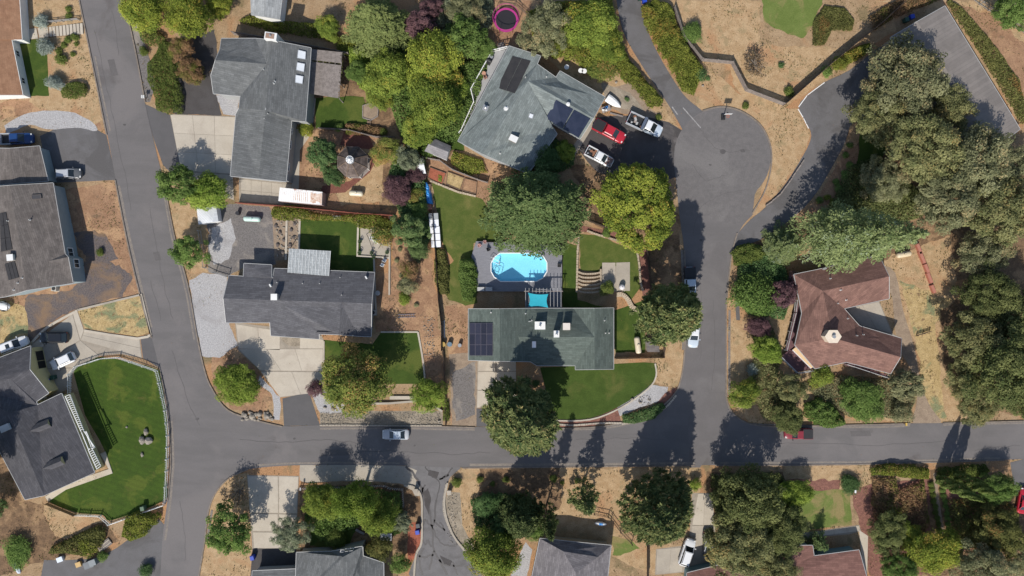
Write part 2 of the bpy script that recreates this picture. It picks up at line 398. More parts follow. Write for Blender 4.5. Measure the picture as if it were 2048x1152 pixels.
st('lawn', "620,1045 720,1035 700,1090 620,1092", m_lawn, 4)
st('lawn', "1720,265 1780,270 1760,330 1715,340", m_lawn, 6)
# paved yards and drives
d = st('driveway', "80,272 110,258 150,254 195,260 213,270 233,360 100,366", m_greydrive)
st('cement_wash', smooth(pp("8,252 48,228 100,222 150,226 185,245 193,262 150,255 100,260 60,250 15,268"), 4), m_gravelw, 2)
st('driveway', "288,207 340,230 365,345 348,352 326,330 308,280", m_newasph)
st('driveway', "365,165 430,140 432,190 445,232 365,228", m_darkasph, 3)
d = st('driveway', "340,228 472,233 462,392 470,402 378,350 362,340", m_joint); z = d['z']
slabs(d, "341,229 473,234 466,348 362,341", 3, 3, m_conc, z)
slabs(d, "380,345 466,350 468,400 430,390", 2, 1, m_conc, z)
d = st('patio', "478,352 585,368 582,410 478,405", m_joint); slabs(d, "482,358 585,370 583,408 482,403", 5, 2, m_conc2, d['z'])
d = st('garden_path', "592,260 620,240 618,275 600,300 597,392 582,392 590,300", m_conc)
d = st('garden_path', "618,195 632,197 627,245 618,245", m_conc2)
d = st('driveway', "470,645 640,665 650,685 645,785 560,795 545,770 522,742 476,700", m_joint); z = d['z']
slabs(d, "472,648 560,662 560,700 478,697", 2, 1, m_conc, z); slabs(d, "478,698 646,698 646,742 520,741", 3, 1, m_conc, z)
slabs(d, "521,743 646,744 644,784 560,794", 2, 1, m_conc, z); slabs(d, "600,668 648,680 647,697 600,697", 1, 1, m_conc, z)
st('planter_bed', smooth(pp("565,676 612,677 606,688 590,693 574,689"), 4, True), m_cobble)
st('driveway', "565,797 618,784 640,850 568,852", m_newasph)
d = st('driveway', "955,720 1032,720 1032,815 953,816", m_joint); z = d['z']
slabs(d, "957,721 991,721 991,742 956,742", 1, 1, m_conc, z); slabs(d, "956,743 991,743 989,780 955,780", 1, 1, m_conc, z); slabs(d, "955,781 989,781 987,815 954,815", 1, 1, m_conc, z)
slabs(d, "993,721 1032,721 1032,742 993,742", 1, 1, m_conc, z); slabs(d, "993,743 1032,743 1032,780 991,780", 1, 1, m_conc, z); slabs(d, "991,781 1032,781 1032,815 990,815", 1, 1, m_conc, z)
st('driveway', "953,817 990,817 990,853 953,853", m_newasph)
d = st('driveway', "60,690 155,622 168,660 280,676 284,716 240,708 200,712 150,735 140,775 95,800 60,760", m_joint); z = d['z']
slabs(d, "62,691 145,628 160,680 75,735", 2, 1, m_conc2, z); slabs(d, "146,627 155,622 168,660 161,679", 1, 1, m_conc, z)
slabs(d, "162,680 169,661 279,677 283,715", 2, 1, m_conc2, z); slabs(d, "76,737 161,681 198,711 150,734", 2, 1, m_conc2, z); slabs(d, "76,739 148,736 138,772 95,796", 1, 1, m_conc2, z)
st('driveway', "281,676 305,668 322,738 286,716", m_newasph)
d = st('driveway', "494,950 598,952 592,1100 505,1100", m_joint); z = d['z']
slabs(d, "495,952 556,952 557,1026 500,1025", 1, 1, m_conc, z); slabs(d, "558,952 597,953 594,1027 558,1026", 1, 1, m_conc, z)
slabs(d, "501,1027 556,1028 556,1062 506,1062", 1, 1, m_conc, z); slabs(d, "558,1028 594,1029 592,1063 558,1062", 1, 1, m_conc, z); slabs(d, "506,1064 592,1065 590,1096 508,1096", 1, 1, m_conc, z)
st('driveway', "505,1097 592,1097 598,1160 500,1160", m_darkasph)
cr = st('driveway', smooth(pp("812,931 918,931 900,955 890,985 890,1020 905,1065 928,1100 950,1125 955,1160 826,1160 830,1115 842,1080 845,1020 842,985 832,955"), 3), mat('cracked_asphalt', (.165, .158, .158), (.14, .134, .134), s=.8, fine=.14, fs=7, patch=(.12, .114, .112), ps=.3, pc=(.56, .7)))
st('gravel_apron', smooth(pp("600,930 812,931 830,955 842,985 830,992 806,968 700,962 620,966 600,960"), 2), m_conc2, 2)
d = st('driveway', "1384,986 1424,986 1432,1125 1365,1145 1310,1150 1312,1098 1378,1090", m_joint); z = d['z']
slabs(d, "1396,987 1424,987 1430,1050 1384,1050", 2, 1, m_conc, z); slabs(d, "1384,1051 1430,1051 1433,1122 1372,1138", 2, 1, m_conc2, z); slabs(d, "1314,1098 1371,1094 1364,1144 1312,1148", 2, 1, m_conc2, z)
st('driveway', smooth(pp("88,1120 180,1118 235,1095 318,1038 330,1080 324,1165 80,1165"), 2), m_greydrive)
st('driveway', smooth(pp("1182,240 1215,232 1300,235 1366,262 1375,330 1330,362 1235,350 1195,345 1158,300"), 2), m_darkasph)  # parking yard: shade is put into the dark asphalt colour
st('driveway', pp("1183,232 1195,238 1150,312 1138,306"), m_conc2)
st('driveway', smooth(pp("1462,500 1474,470 1500,440 1530,415 1572,366 1602,318 1618,288 1621,262 1597,214 1620,188 1648,165 1700,140 1785,85 1850,160 1760,235 1706,245 1690,285 1655,350 1622,400 1580,440 1520,480"), 3), m_greydrive)
st('driveway', smooth(pp("1762,530 1790,545 1806,620 1830,700 1842,770 1862,815 1882,848 1826,848 1834,800 1822,740 1795,690 1785,600"), 3), m_path)
d = st('patio', "1690,617 1758,602 1786,668 1803,677 1722,652", m_joint); slabs(d, "1692,617 1757,603 1783,666 1722,651", 2, 1, m_conc2, d['z'])
st('driveway', smooth(pp("1228,-30 1245,60 1280,125 1318,182 1342,218 1364,258 1385,300 1420,240 1405,222 1375,198 1350,165 1315,105 1292,50 1276,-30"), 3), m_greydrive)
st('driveway', "2020,925 2060,915 2060,1010 2035,1010", m_greydrive)
d = st('patio', "1201,545 1249,525 1249,583 1201,583", m_joint); d = d; z = d['z']
slabs(d, "1204,525 1231,525 1231,582 1204,582", 1, 1, m_conc2, z); slabs(d, "1232,525 1260,524 1260,582 1232,582", 1, 1, m_conc2, z)
d = st('garden_path', "54,57 164,48 168,68 58,80", m_duff_shade); z = d['z']
for i in range(10):
    x = 98 + i * 7.0
    if i == 0: slabs(d, "56,58 73,56 77,77 58,79", 1, 1, m_conc, z); slabs(d, "75,56 96,54 98,74 79,76", 1, 1, m_conc, z)
    slabs(d, f"{x},{54-i*.7} {x+5.6},{53.4-i*.7} {x+7},{73-i*.5} {x+1.4},{73.6-i*.5}", 1, 1, m_conc, z, gap=.02, t=.05 + .02 * i)
d = st('garden_path', "1590,1068 1718,1050 1722,1062 1700,1068 1590,1078", m_joint); slabs(d, "1591,1068 1718,1051 1720,1062 1591,1078", 5, 1, m_conc, d['z'])
st('garden_path', "1718,1060 1736,1072 1734,1150 1726,1150", m_conc)
st('garden_path', smooth(pp("1866,948 1874,948 1878,1000 1890,1078 1880,1080 1870,1010"), 3), m_path, 1)
st('brick_path', pp("640,388 690,385 740,345 755,315 735,262 690,255 680,290 745,300 740,330 700,362 645,372"), mat('brick_paving', (.20, .085, .06), (.15, .06, .045), s=3, fine=.25, fs=7))
# the road
road = st('road', [(160, -60)] + smooth(pp("160,0 185,120 215,270 232,360 262,510 300,660 322,750 337,830 342,920 335,1000 325,1080 320,1180"), 4) + smooth(pp("396,1180 410,1080 418,1020 434,982 460,955 500,938 610,930 810,931 925,935 1215,932 1430,930 1700,928 2048,918 2300,905"), 4)
   + smooth(pp("2300,830 2048,843 1700,848 1530,850 1490,842 1464,822 1454,795 1453,760 1453,600 1462,520 1480,460 1505,430"), 4)
   + [(1445 + 97 * math.cos(R(a)), 312 - 97 * math.sin(R(a))) for a in range(-48, 182, 8)]
   + smooth(pp("1348,330 1360,440 1368,500 1370,600 1368,700 1360,760 1345,790 1310,820 1260,840 1200,852 1110,856 975,854 880,852 780,850 640,850 570,852 510,838 455,818 425,780 410,745 395,680 375,570 350,480 330,375 312,300 290,205 268,90 247,0 240,-60"), 4), m_road)
st('road_patch', [(1445 + 95 * math.cos(R(a)), 312 - 95 * math.sin(R(a))) for a in range(-40, 220, 10)] + pp("1372,430 1478,450"), m_cul)
st('road_patch', "1458,850 1400,935 1380,935 1372,780 1366,500 1455,480 1450,700", mat('asphalt_side', (.142, .132, .13), (.13, .121, .119), s=.4, fine=.1, fs=8, patch=(.155, .145, .142), ps=.1))
for pts in ("1343,214 1345,213 1356,229 1354,230", "1365,216 1367,215 1402,255 1400,256"): st('road_line', pts, m_linepaint)
for i, (a, b) in enumerate((("1597,214 1614,191", 0), ("1615,190 1649,165", 0), ("1596,218 1606,235", 0), ("1607,237 1617,257", 0))):
    p = pp(a); q = Vector(p[0]); r = Vector(p[1]); n = (r - q).normalized(); n = Vector((-n.y, n.x)) * .8
    st('road_line', [q + n, r + n, r - n, q - n], m_paint)
# tar lines sealing the cracked drive: one stuff part
mb = MB()
rr = random.Random(4)
for line in ("812,934 826,946 838,966 846,990", "850,932 862,950 880,968 872,1000", "905,934 895,950 878,958", "846,975 858,1010 864,1050 868,1100 890,1130 925,1130", "872,1000 866,1050 850,1040 846,1052", "868,1040 890,1060 880,1045", "864,1050 880,1085 905,1092 925,1085", "835,1110 850,1115 866,1108", "868,1100 858,1140", "880,1120 895,1150", "846,1080 850,1090 856,1080 862,1095", "850,968 846,985 856,1010", "880,958 898,948", "848,1095 838,1125 845,1150", "905,1125 915,1150"):
    pts = ragged(smooth(pp(line), 5), 2.5, 4)[:len(smooth(pp(line), 5)) * 2]
    pts = [(p[0] + rr.uniform(-1.5, 1.5), p[1] + rr.uniform(-1.5, 1.5)) for p in smooth(pp(line), 5)]
    strip(pts, rr.uniform(.2, .4), cr['z'] + .001, cr['z'] + .007, mb=mb)
o = mb.build('crack_seal', m_tar, cr); o['kind'] = 'stuff'
for pts in ("858,940 878,944 874,956 856,950", "846,985 856,975 862,1000 858,1030 850,1010", "880,1110 905,1122 900,1132 888,1128"):
    sheet('crack_patch', pp(pts), m_darkasph, 2, parent=cr, z=cr['z'] + .009, step=4)
# kerbs
def kerb(pts, m=m_kerb, w0=.22, h=.1, n=4):
    o = strip(smooth(pp(pts), n), w0, 0, ZN[0] + h).build('kerb', m); o['kind'] = 'structure'; return o
kerb("156,-20 159,0 184,120 214,270"); kerb("231,360 261,510 299,660 304,672"); kerb("322,745 337,830 342,920 336,1000")
kerb("248,0 269,90 291,205"); kerb("330,372 351,480 376,570 396,680 411,745 426,780 456,820 511,840 565,853")
kerb("640,852 780,852 880,853 950,855"); kerb("1000,856 1110,857 1200,853 1260,841 1311,821 1346,791 1361,760 1369,700 1371,600 1369,500")
kerb("1452,600 1452,760 1453,798 1464,824 1490,844 1530,852 1600,852 1700,850 1820,847"); kerb("1885,846 2048,842 2200,836")
kerb("1405,222 1440,214 1480,222 1520,250 1540,290 1542,330 1530,380 1505,425"); kerb("1474,466 1462,515 1453,600")
kerb("497,938 460,955 434,982 418,1020 410,1080 397,1160"); kerb("925,936 1215,933 1390,931", h=.02); kerb("1430,931 1700,929 2010,920", h=.02)
kerb("808,970 830,975 843,995 844,1040 843,1085 832,1110 828,1160", m_conc2, .35, .15); kerb("895,965 889,1000 893,1035 908,1072 930,1100", m_conc2, .3, .15)
kerb("836,664 846,720 851,770", m_conc, .3, .1); kerb("648,682 648,770", m_conc, .25, .08); kerb("762,664 836,664", m_conc, .25, .08, 1)
kerb("155,621 95,655 60,690", m_conc, .4, .06); kerb("156,620 284,589 302,668", m_conc2, .35, .1, 1); kerb("169,661 275,677 303,668", m_conc, .4, .06, 2)
kerb("1310,727 1312,752 1296,777 1242,815 1180,839 1105,841", m_conc, .25, .08)
kerb("600,437 597,520", m_conc, .35, .08); kerb("574,440 572,520", m_conc, .35, .12); kerb("717,440 715,512 780,516", m_conc, .35, .15, 1); kerb("780,430 779,590", m_conc2, .3, .2, 1)
kerb("748,513 752,620", m_conc2, .3, .1, 1); kerb("94,998 130,974 222,942 206,905", m_conc, 1.0, .05, 1)
kerb("90,690 60,700 30,722 0,735", m_conc2, .4, .3, 2)
kerb("642,790 690,808 780,806 850,800 885,822", m_conc2, .35, .35, 1); kerb("780,795 830,795", m_conc, .6, .25, 1)
# straw verge mix strip
st('verge', "156,622 284,591 300,664 275,673 170,656", m_drygrass)
# wear of the road: sealed cracks, repairs, stains and dust at the edges
mb = MB(); rr = random.Random(14); zr = road['z'] + .009
for line in ("190,60 215,180 240,300 262,420", "225,20 240,110", "300,420 318,520 345,640", "345,700 372,790 400,850", "300,560 322,640", "480,880 560,885 640,880 720,886", "700,905 800,903 900,908 980,904", "1150,880 1250,876 1330,880", "1500,890 1620,886 1760,890 1900,880", "1400,560 1404,640 1400,720", "1425,600 1430,700 1424,780", "1385,470 1400,420 1440,390 1490,380", "1400,260 1440,300 1500,300", "1385,330 1410,360 1450,350", "360,1000 368,1060 372,1120", "1445,880 1440,920", "1950,900 2040,890"):
    pts = [(p[0] + rr.uniform(-2, 2), p[1] + rr.uniform(-2, 2)) for p in smooth(pp(line), 6)]
    strip(pts, rr.uniform(.05, .10), zr, zr + .004, mb=mb)
o = mb.build('crack_seal', mat('faded_seal', (.105, .098, .097), (.12, .112, .11)), road); o['kind'] = 'stuff'
m_stain = mat('oil_stain', (.085, .08, .08), (.11, .103, .10), s=1.5, fine=.2)
for x, y, r in ((1446, 303, 6), (1485, 302, 5), (1420, 330, 3), (1402, 480, 3), (830, 890, 3), (590, 878, 3), (394, 838, 4), (1190, 868, 2), (250, 250, 3)):
    sheet('road_stain', ragged([(x + r * math.cos(a * .7), y + r * .7 * math.sin(a * .7)) for a in range(9)], 2.2, 3), m_stain, parent=road, z=zr + .006)
m_repair = mat('road_repair', (.125, .116, .114), (.115, .107, .105), s=.6, fine=.14, fs=7)
for pts in ("306,505 318,503 322,520 311,522", "1470,590 1478,590 1480,640 1472,640", "1700,862 1740,861 1742,872 1702,873", "640,900 700,898 700,910 640,912", "215,120 228,118 236,150 224,153"):
    sheet('road_repair', pp(pts), m_repair, .8, parent=road, z=zr + .002)
m_dust = mat('road_dust', (.225, .195, .165), (.18, .16, .145), s=1.5, fine=.3, fs=5)
for line in ("190,112 221,262", "238,372 266,505 303,655", "343,842 347,918 341,1000 330,1080", "325,372 345,480 369,570 389,680", "640,857 800,857 950,859", "1112,860 1200,857 1262,846 1315,826", "1366,700 1366,600 1364,500", "1459,620 1458,790", "940,930 1210,928 1390,926", "1440,926 1700,924 2000,916", "1500,848 1700,854 1820,851", "1885,850 2048,846", "424,1020 415,1080", "500,932 600,926 800,926"):
    pts = smooth(pp(line), 6); a = [(p[0] + rr.uniform(-.5, .5), p[1] + rr.uniform(-.5, .5)) for p in pts]
    strip(a, rr.uniform(.25, .45), zr - .004, zr - .002, mb=None).build('road_dust', m_dust, road)['kind'] = 'stuff'
# ---------------------------------------------------------------- houses
def roofm(name, a, b, amt=.2, rowh=.32, **k):
    return mat(name, a, b, s=.8, fine=.16, fs=5, rough=.95, courses=(1.1, rowh, amt, .03), patch=tuple(q * .82 for q in a), ps=.15, pc=(.5, .75), **k)
r_grey = roofm('grey_shingle', (0.1380, 0.1426, 0.1426), (0.1150, 0.1196, 0.1205))
r_dark = roofm('charcoal_shingle', (0.1127, 0.1115, 0.1196), (0.0943, 0.0931, 0.1012))
r_green = roofm('green_shingle', (0.1107, 0.1345, 0.1186), (0.0904, 0.1119, 0.0994))
r_blue = roofm('bluegrey_shingle', (0.2001, 0.2248, 0.2175), (0.1624, 0.1856, 0.1798), .22)
r_brown = roofm('brown_shingle', (0.2100, 0.1176, 0.0936), (0.1620, 0.0900, 0.0732))
r_rust = roofm('rust_shingle', (.31, .175, .105), (.25, .135, .08), .08)
r_taupe = roofm('taupe_shingle', (0.1581, 0.1387, 0.1265), (0.1173, 0.1020, 0.0938), .2)
r_slate = roofm('slate_shingle', (0.0855, 0.0836, 0.0912), (0.0712, 0.0703, 0.0779))
r_purple = roofm('mauve_grey_shingle', (.205, .19, .195), (.16, .148, .155), .22)
r_seam = mat('seam_roof', (.225, .20, .182), (.19, .17, .155), s=.4, fine=.08, courses=(.6, 60, .09, .05), rough=.7)
r_light = roofm('pale_grey_shingle', (.36, .37, .37), (.28, .29, .29), .2)
r_red = roofm('red_brown_shingle', (0.2200, 0.1155, 0.0935), (0.1815, 0.0935, 0.0770))
r_cedar = roofm('cedar_shake', (.135, .106, .092), (.08, .062, .055), .4, .45)
w_white = plain('white_wall', (.74, .74, .72), .8); w_blue = plain('blue_grey_wall', (.26, .32, .34), .8)
w_yellow = plain('yellow_wall', (.55, .47, .24), .8); w_grey = plain('grey_wall', (.33, .34, .34), .8); w_tan = plain('tan_wall', (.38, .33, .26), .8)
w_brown = plain('brown_wall', (.18, .12, .09), .8); w_teal = plain('teal_wall', (.16, .25, .26), .8)
m_trim = plain('white_trim', (.72, .72, .70)); m_darktrim = plain('dark_trim', (.12, .10, .09)); m_greytrim = plain('grey_trim', (.42, .42, .41))
m_metal = plain('galvanised', (.55, .55, .54), .35, .6); m_pipe = plain('pipe_grey', (.5, .5, .48), .5)
m_glass = glassy('window_glass', (.04, .05, .055)); m_solar = mat('solar_cell', (.022, .022, .036), (.028, .026, .04), rough=.25, spec=.6, fine=.1, rnd=.25)
m_pool_heat = mat('pool_heater_panel', (.035, .034, .036), (.045, .043, .044), rough=.6, fine=.1)
m_skylight = mat('skylight_dome', (.72, .75, .78), (.66, .69, .72), rough=.2, spec=.6, fine=.03)
m_rust = plain('rust', (.25, .12, .07), .9)

class House: pass
def poly_inset(pts, d):
    n = len(pts); a = sum(pts[i].x * pts[(i + 1) % n].y - pts[(i + 1) % n].x * pts[i].y for i in range(n)); sg = 1 if a > 0 else -1
    out = []
    for i in range(n):
        p0, p1, p2 = pts[i - 1], pts[i], pts[(i + 1) % n]
        e1 = (p1 - p0); e1.z = 0; e1.normalize(); e2 = (p2 - p1); e2.z = 0; e2.normalize()
        n1 = Vector((-e1.y, e1.x, 0)) * sg; n2 = Vector((-e2.y, e2.x, 0)) * sg
        b = n1 + n2; den = 1 + n1.dot(n2)
        b = b / den if den > .25 else n1
        out.append(p1 + b * d)
    return out
def house(name, label, V, F, roof, wall, cat='house', trim=m_greytrim, inset=.45, thick=.2, win=(), group=None, roof_name='roof', into=None):
    h = House(); V = {k: P(*v) for k, v in V.items()}; F = [f.split() for f in F]
    c = sum(V.values(), Vector()) / len(V); c.z = 0
    if into: c = into.c; h.o = into.o
    else: h.o = thing(name, label, cat, c, 0, group)
    h.c = c; keys = list(V)
    h.tris = []
    for f in F:
        pts = [V[k] for k in f]
        for t in tessellate_polygon([[Vector((p.x, p.y, 0)) for p in pts]]): h.tris.append([pts[i] for i in t])
    # roof deck with thickness and an up-slope UV
    idx = {k: i for i, k in enumerate(keys)}; n = len(keys)
    vs = [V[k] - c for k in keys] + [V[k] - c - Vector((0, 0, thick)) for k in keys]
    edges = {}
    fs = []
    for f in F:
        ii = [idx[k] for k in f]; fs.append(ii); fs.append([n + i for i in ii[::-1]])
        for a, b in zip(ii, ii[1:] + ii[:1]): edges.setdefault((min(a, b), max(a, b)), []).append((a, b))
    bd = [e[0] for e in edges.values() if len(e) == 1]
    for a, b in bd: fs.append([b, a, n + a, n + b])
    me = bpy.data.meshes.new('roof'); me.from_pydata(vs, [], fs); me.materials.append(roof)
    uv = me.uv_layers.new(name='slope')
    for p in me.polygons:
        nn = p.normal if p.normal.z > 0 else -p.normal
        d = Vector((-nn.x, -nn.y, 0)); d = d.normalized() if d.length > .02 else Vector((0, 1, 0))
        u = Vector((d.y, -d.x, 0)); sl = 1 / max(.2, abs(nn.z))
        for li in p.loop_indices:
            q = Vector(vs[me.loops[li].vertex_index]) + c; uv.data[li].uv = (q.dot(u), q.dot(d) * sl)
    bm = bmesh.new(); bm.from_mesh(me); bmesh.ops.recalc_face_normals(bm, faces=bm.faces); bm.to_mesh(me); bm.free()
    h.roof = link(roof_name, me, h.o)
    # outline
    nx = dict(bd); s0 = bd[0][0]; loop = [s0]; k = nx[s0]
    while k != s0 and len(loop) < 200: loop.append(k); k = nx[k]
    out = [V[keys[i]] for i in loop]; h.out = out
    if trim:
        mb = MB()
        for a, b in zip(out, out[1:] + out[:1]):
            d = (b - a); e = Vector((d.x, d.y, 0)).normalized(); nr = Vector((e.y, -e.x, 0))
            mid = (a + b) / 2 + nr * .3
            if roof_z(h, mid.x, mid.y) is not None: nr = -nr
            q = nr * .05 - Vector((0, 0, .075))
            mb.bar(a + q, b + q, .08, .17)
        mb.build('fascia', trim, h.roof, world=True)
    wl = poly_inset(out, inset) if inset else out
    h.wall_line = wl; mb = MB()
    for i in range(len(wl)):
        a, b = wl[i], wl[(i + 1) % len(wl)]; L = (b - a).length; m = max(1, min(24, int(L / .6)))
        for j in range(m):
            p, q = a.lerp(b, j / m), a.lerp(b, (j + 1) / m)
            zp, zq = roof_z(h, p.x, p.y) or min(a.z, b.z), roof_z(h, q.x, q.y) or min(a.z, b.z)
            mb.add([(p.x, p.y, -.05), (q.x, q.y, -.05), (q.x, q.y, zq - thick * .9), (p.x, p.y, zp - thick * .9)], [(0, 1, 2, 3)])
    h.wall = mb.build('wall', wall, h.o, world=True)
    for wn in win: window(h, *wn)
    return h
def roof_z(h, x, y):
    best = None
    for a, b, c in h.tris:
        d = (b.x - a.x) * (c.y - a.y) - (c.x - a.x) * (b.y - a.y)
        if abs(d) < 1e-9: continue
        u = ((x - a.x) * (c.y - a.y) - (c.x - a.x) * (y - a.y)) / d; v = ((b.x - a.x) * (y - a.y) - (x - a.x) * (b.y - a.y)) / d
        if u >= -.002 and v >= -.002 and u + v <= 1.004:
            z = a.z + u * (b.z - a.z) + v * (c.z - a.z); best = z if best is None else max(best, z)
    return best
def onroof(h, px, py):
    z = 4.0
    for _ in range(6):
        p = P(px, py, z); z = roof_z(h, p.x, p.y) or z
    p = P(px, py, z)
    a, b, c = roof_z(h, p.x + .3, p.y), roof_z(h, p.x, p.y + .3), z
    gx = ((a or z) - z) / .3; gy = ((b or z) - z) / .3
    return p, Vector((-gx, -gy, 1)).normalized()
def window(h, p, z0, z1, wd, name='window', frame=m_trim, pane=m_glass):
    """a framed window on the wall nearest to the px point p"""
    q = P(*p, (z0 + z1) / 2); best = None; wl = h.wall_line
    for i in range(len(wl)):
        a, b = wl[i].copy(), wl[(i + 1) % len(wl)].copy(); a.z = b.z = q.z
        t = max(0, min(1, (q - a).dot(b - a) / (b - a).length_squared)); r = a.lerp(b, t); D = (r - q).length
        if best is None or D < best[0]: best = (D, r, (b - a).normalized())
    D, r, e = best; nr = Vector((e.y, -e.x, 0)); ctr = sum(wl, Vector()) / len(wl)
    t = r + nr * .2
    if roof_side(wl, t): nr = -nr
    f = MB(); ht = z1 - z0; r.z = (z0 + z1) / 2; u = Vector((0, 0, 1))
    for s in (-1, 1):
        f.bar(r + e * s * wd / 2 + u * ht / 2 + nr * .05, r + e * s * wd / 2 - u * ht / 2 + nr * .05, .15, .1)
        f.bar(r - e * (wd / 2 - .052) + u * s * (ht / 2 - .05) + nr * .05, r + e * (wd / 2 - .052) + u * s * (ht / 2 - .05) + nr * .05, .15, .1)
    f.bar(r + u * (ht / 2 - .1) + nr * .048, r - u * (ht / 2 - .1) + nr * .048, .06, .06)
    fo = f.build(name, frame, h.o, world=True)
    MB().add([r + e * wd / 2 - u * ht / 2 + nr * .03, r - e * wd / 2 - u * ht / 2 + nr * .03, r - e * wd / 2 + u * ht / 2 + nr * .03, r + e * wd / 2 + u * ht / 2 + nr * .03], [(0, 1, 2, 3)]).build('pane', pane, fo, world=True)
def roof_side(wl, p):
    ins = False; n = len(wl)
    for i in range(n):
        a, b = wl[i], wl[(i + 1) % n]
        if (a.y > p.y) != (b.y > p.y) and p.x < (b.x - a.x) * (p.y - a.y) / (b.y - a.y) + a.x: ins = not ins
    return ins
def panels(h, q, nu, nv, m, name, lift=.1, th=.05, gap=.03, frame=None, parent=None):
    """thin panels laid on the roof between four px corners"""
    c = []
    for p in pp(q):
        a, n = onroof(h, *p); c.append(a)
    nn = (c[1] - c[0]).cross(c[3] - c[0]).normalized(); nn = nn if nn.z > 0 else -nn
    f = lambda u, v: (c[0] * (1 - u) + c[1] * u) * (1 - v) + (c[3] * (1 - u) + c[2] * u) * v
    lu, lv = (c[1] - c[0]).length, (c[3] - c[0]).length
    for i in range(nu):
        for j in range(nv):
            gu, gv = gap / lu, gap / lv
            pts = [f((i) / nu + gu, (j) / nv + gv), f((i + 1) / nu - gu, (j) / nv + gv), f((i + 1) / nu - gu, (j + 1) / nv - gv), f((i) / nu + gu, (j + 1) / nv - gv)]
            vs = [p + nn * lift for p in pts] + [p + nn * (lift - th) for p in pts]
            o = MB().add(vs, [(0, 1, 2, 3), (7, 6, 5, 4), (0, 4, 5, 1), (1, 5, 6, 2), (2, 6, 7, 3), (3, 7, 4, 0)]).build(name, m, parent or h.o, world=True)
            if frame:
                fb = MB()
                for a, b in zip(vs[:4], vs[1:4] + vs[:1]): fb.bar(a - nn * .01, b - nn * .01, frame[1], .05)
                fb.build('frame', frame[0], o, world=True)
def vent(h, px, py, ht=.35, r=.07, m=m_pipe, name='vent_pipe', cap=False):
    p, n = onroof(h, px, py); mb = MB().tube(p - Vector((0, 0, .1)), p + Vector((0, 0, ht)), r, r, 8)
    if cap: mb.lathe([(r * .6, ht), (r * 2.2, ht + .03), (r * 2.0, ht + .12), (.01, ht + .2)], p, 10)
    mb.tube(p + n * .005, p + n * .02, r * 2.2, r * 2.2, 8)
    mb.build(name, m, h.o, world=True)
def roofbox(h, px, py, sx, sy, ht, m, name, rz=0, capm=None, label=None, flue=True):
    p, n = onroof(h, px, py)
    # p is where the box's top shows: step down so that the top is seen at the px point
    top = P(px, py, p.z + ht); zb = roof_z(h, top.x, top.y) or p.z
    o = MB().box((top.x, top.y, (zb - .4 + p.z + ht) / 2), (sx, sy, p.z + ht - zb + .4), rz).build(name, m, h.o, world=True)
    if capm:
        MB().box((top.x, top.y, p.z + ht + .04), (sx + .12, sy + .12, .08), rz).build('cap', capm, o, world=True)
        if flue: MB().tube((top.x, top.y, p.z + ht + .08), (top.x, top.y, p.z + ht + .4), .14, .14, 10).lathe([(.1, 0), (.22, .02), (.02, .14)], (top.x, top.y, p.z + ht + .42), 10).build('flue', m_metal, o, world=True)
    if label: o['label'] = label
    return o, top, p.z + ht

# A: white house with a rust brown roof, top left
hA = house('house', 'white walled house with rust brown roof, cut by the left picture edge', dict(a=(35, -60, 2.1), b=(44, 79, 2.1), c=(23, 79, 2.1), d=(45.5, 190, 2.1), e=(-60, 194, 2.1), f=(-60, -60, 3.4), g=(-40, 79, 3.1), h=(-30, 190, 3.1)),
           ['f a b g', 'g b c', 'g c d h', 'g h e'], r_rust, w_white, inset=.06, trim=m_trim, win=(((31, 108), .7, 1.7, 1.1), ((43, 162), .7, 1.7, 1.1)))
# B: taupe roof house with pool heater panels
hB = house('house', 'blue grey walled house with mottled taupe roof and black pool heater mats', dict(d2=(106, 366, 3.4), e=(130, 508, 4.0), g=(146, 566, 4.0), h=(54, 580, 5.5), i=(12, 593, 4.8), j=(-40, 600, 4.1), k0=(-40, 376, 4.3), k=(20, 371, 5.2), l=(98, 522, 4.75), m=(136, 514, 4.5)),
           ['k d2 e l h', 'l e m', 'l m g h', 'k0 k h i j'], r_taupe, w_blue, inset=.28,
           win=(((139, 505), 1.3, 2.8, 1.5), ((144, 528), 1.3, 2.8, 1.5)))
hB2 = house('house', '', dict(a=(-40, 296, 2.9), b=(20, 297, 3.9), c=(79, 292, 2.7), d=(96, 362, 2.7), k=(26, 367, 3.9), n=(-40, 372, 2.9)), ['a b k n', 'b c d k'], r_taupe, w_blue, inset=.2, into=hB)
panels(hB, "0,427 13,424 26,499 2,504", 2, 3, m_pool_heat, 'heater_mat'); panels(hB, "10,528 30,522 39,555 18,561", 3, 1, m_pool_heat, 'heater_mat')
roofbox(hB, 20, 515, .95, .95, .7, plain('cooler_cream', (.62, .62, .55)), 'roof_cooler', .1, m_trim, flue=False)
panels(hB, "63,390 82,389 83,398 64,399", 1, 1, plain('dark_skylight', (.09, .085, .085), .3), 'skylight', frame=(m_darktrim, .1))
for x, y in ((60, 440), (16, 442), (36, 566), (45, 556), (28, 580)): vent(hB, x, y)
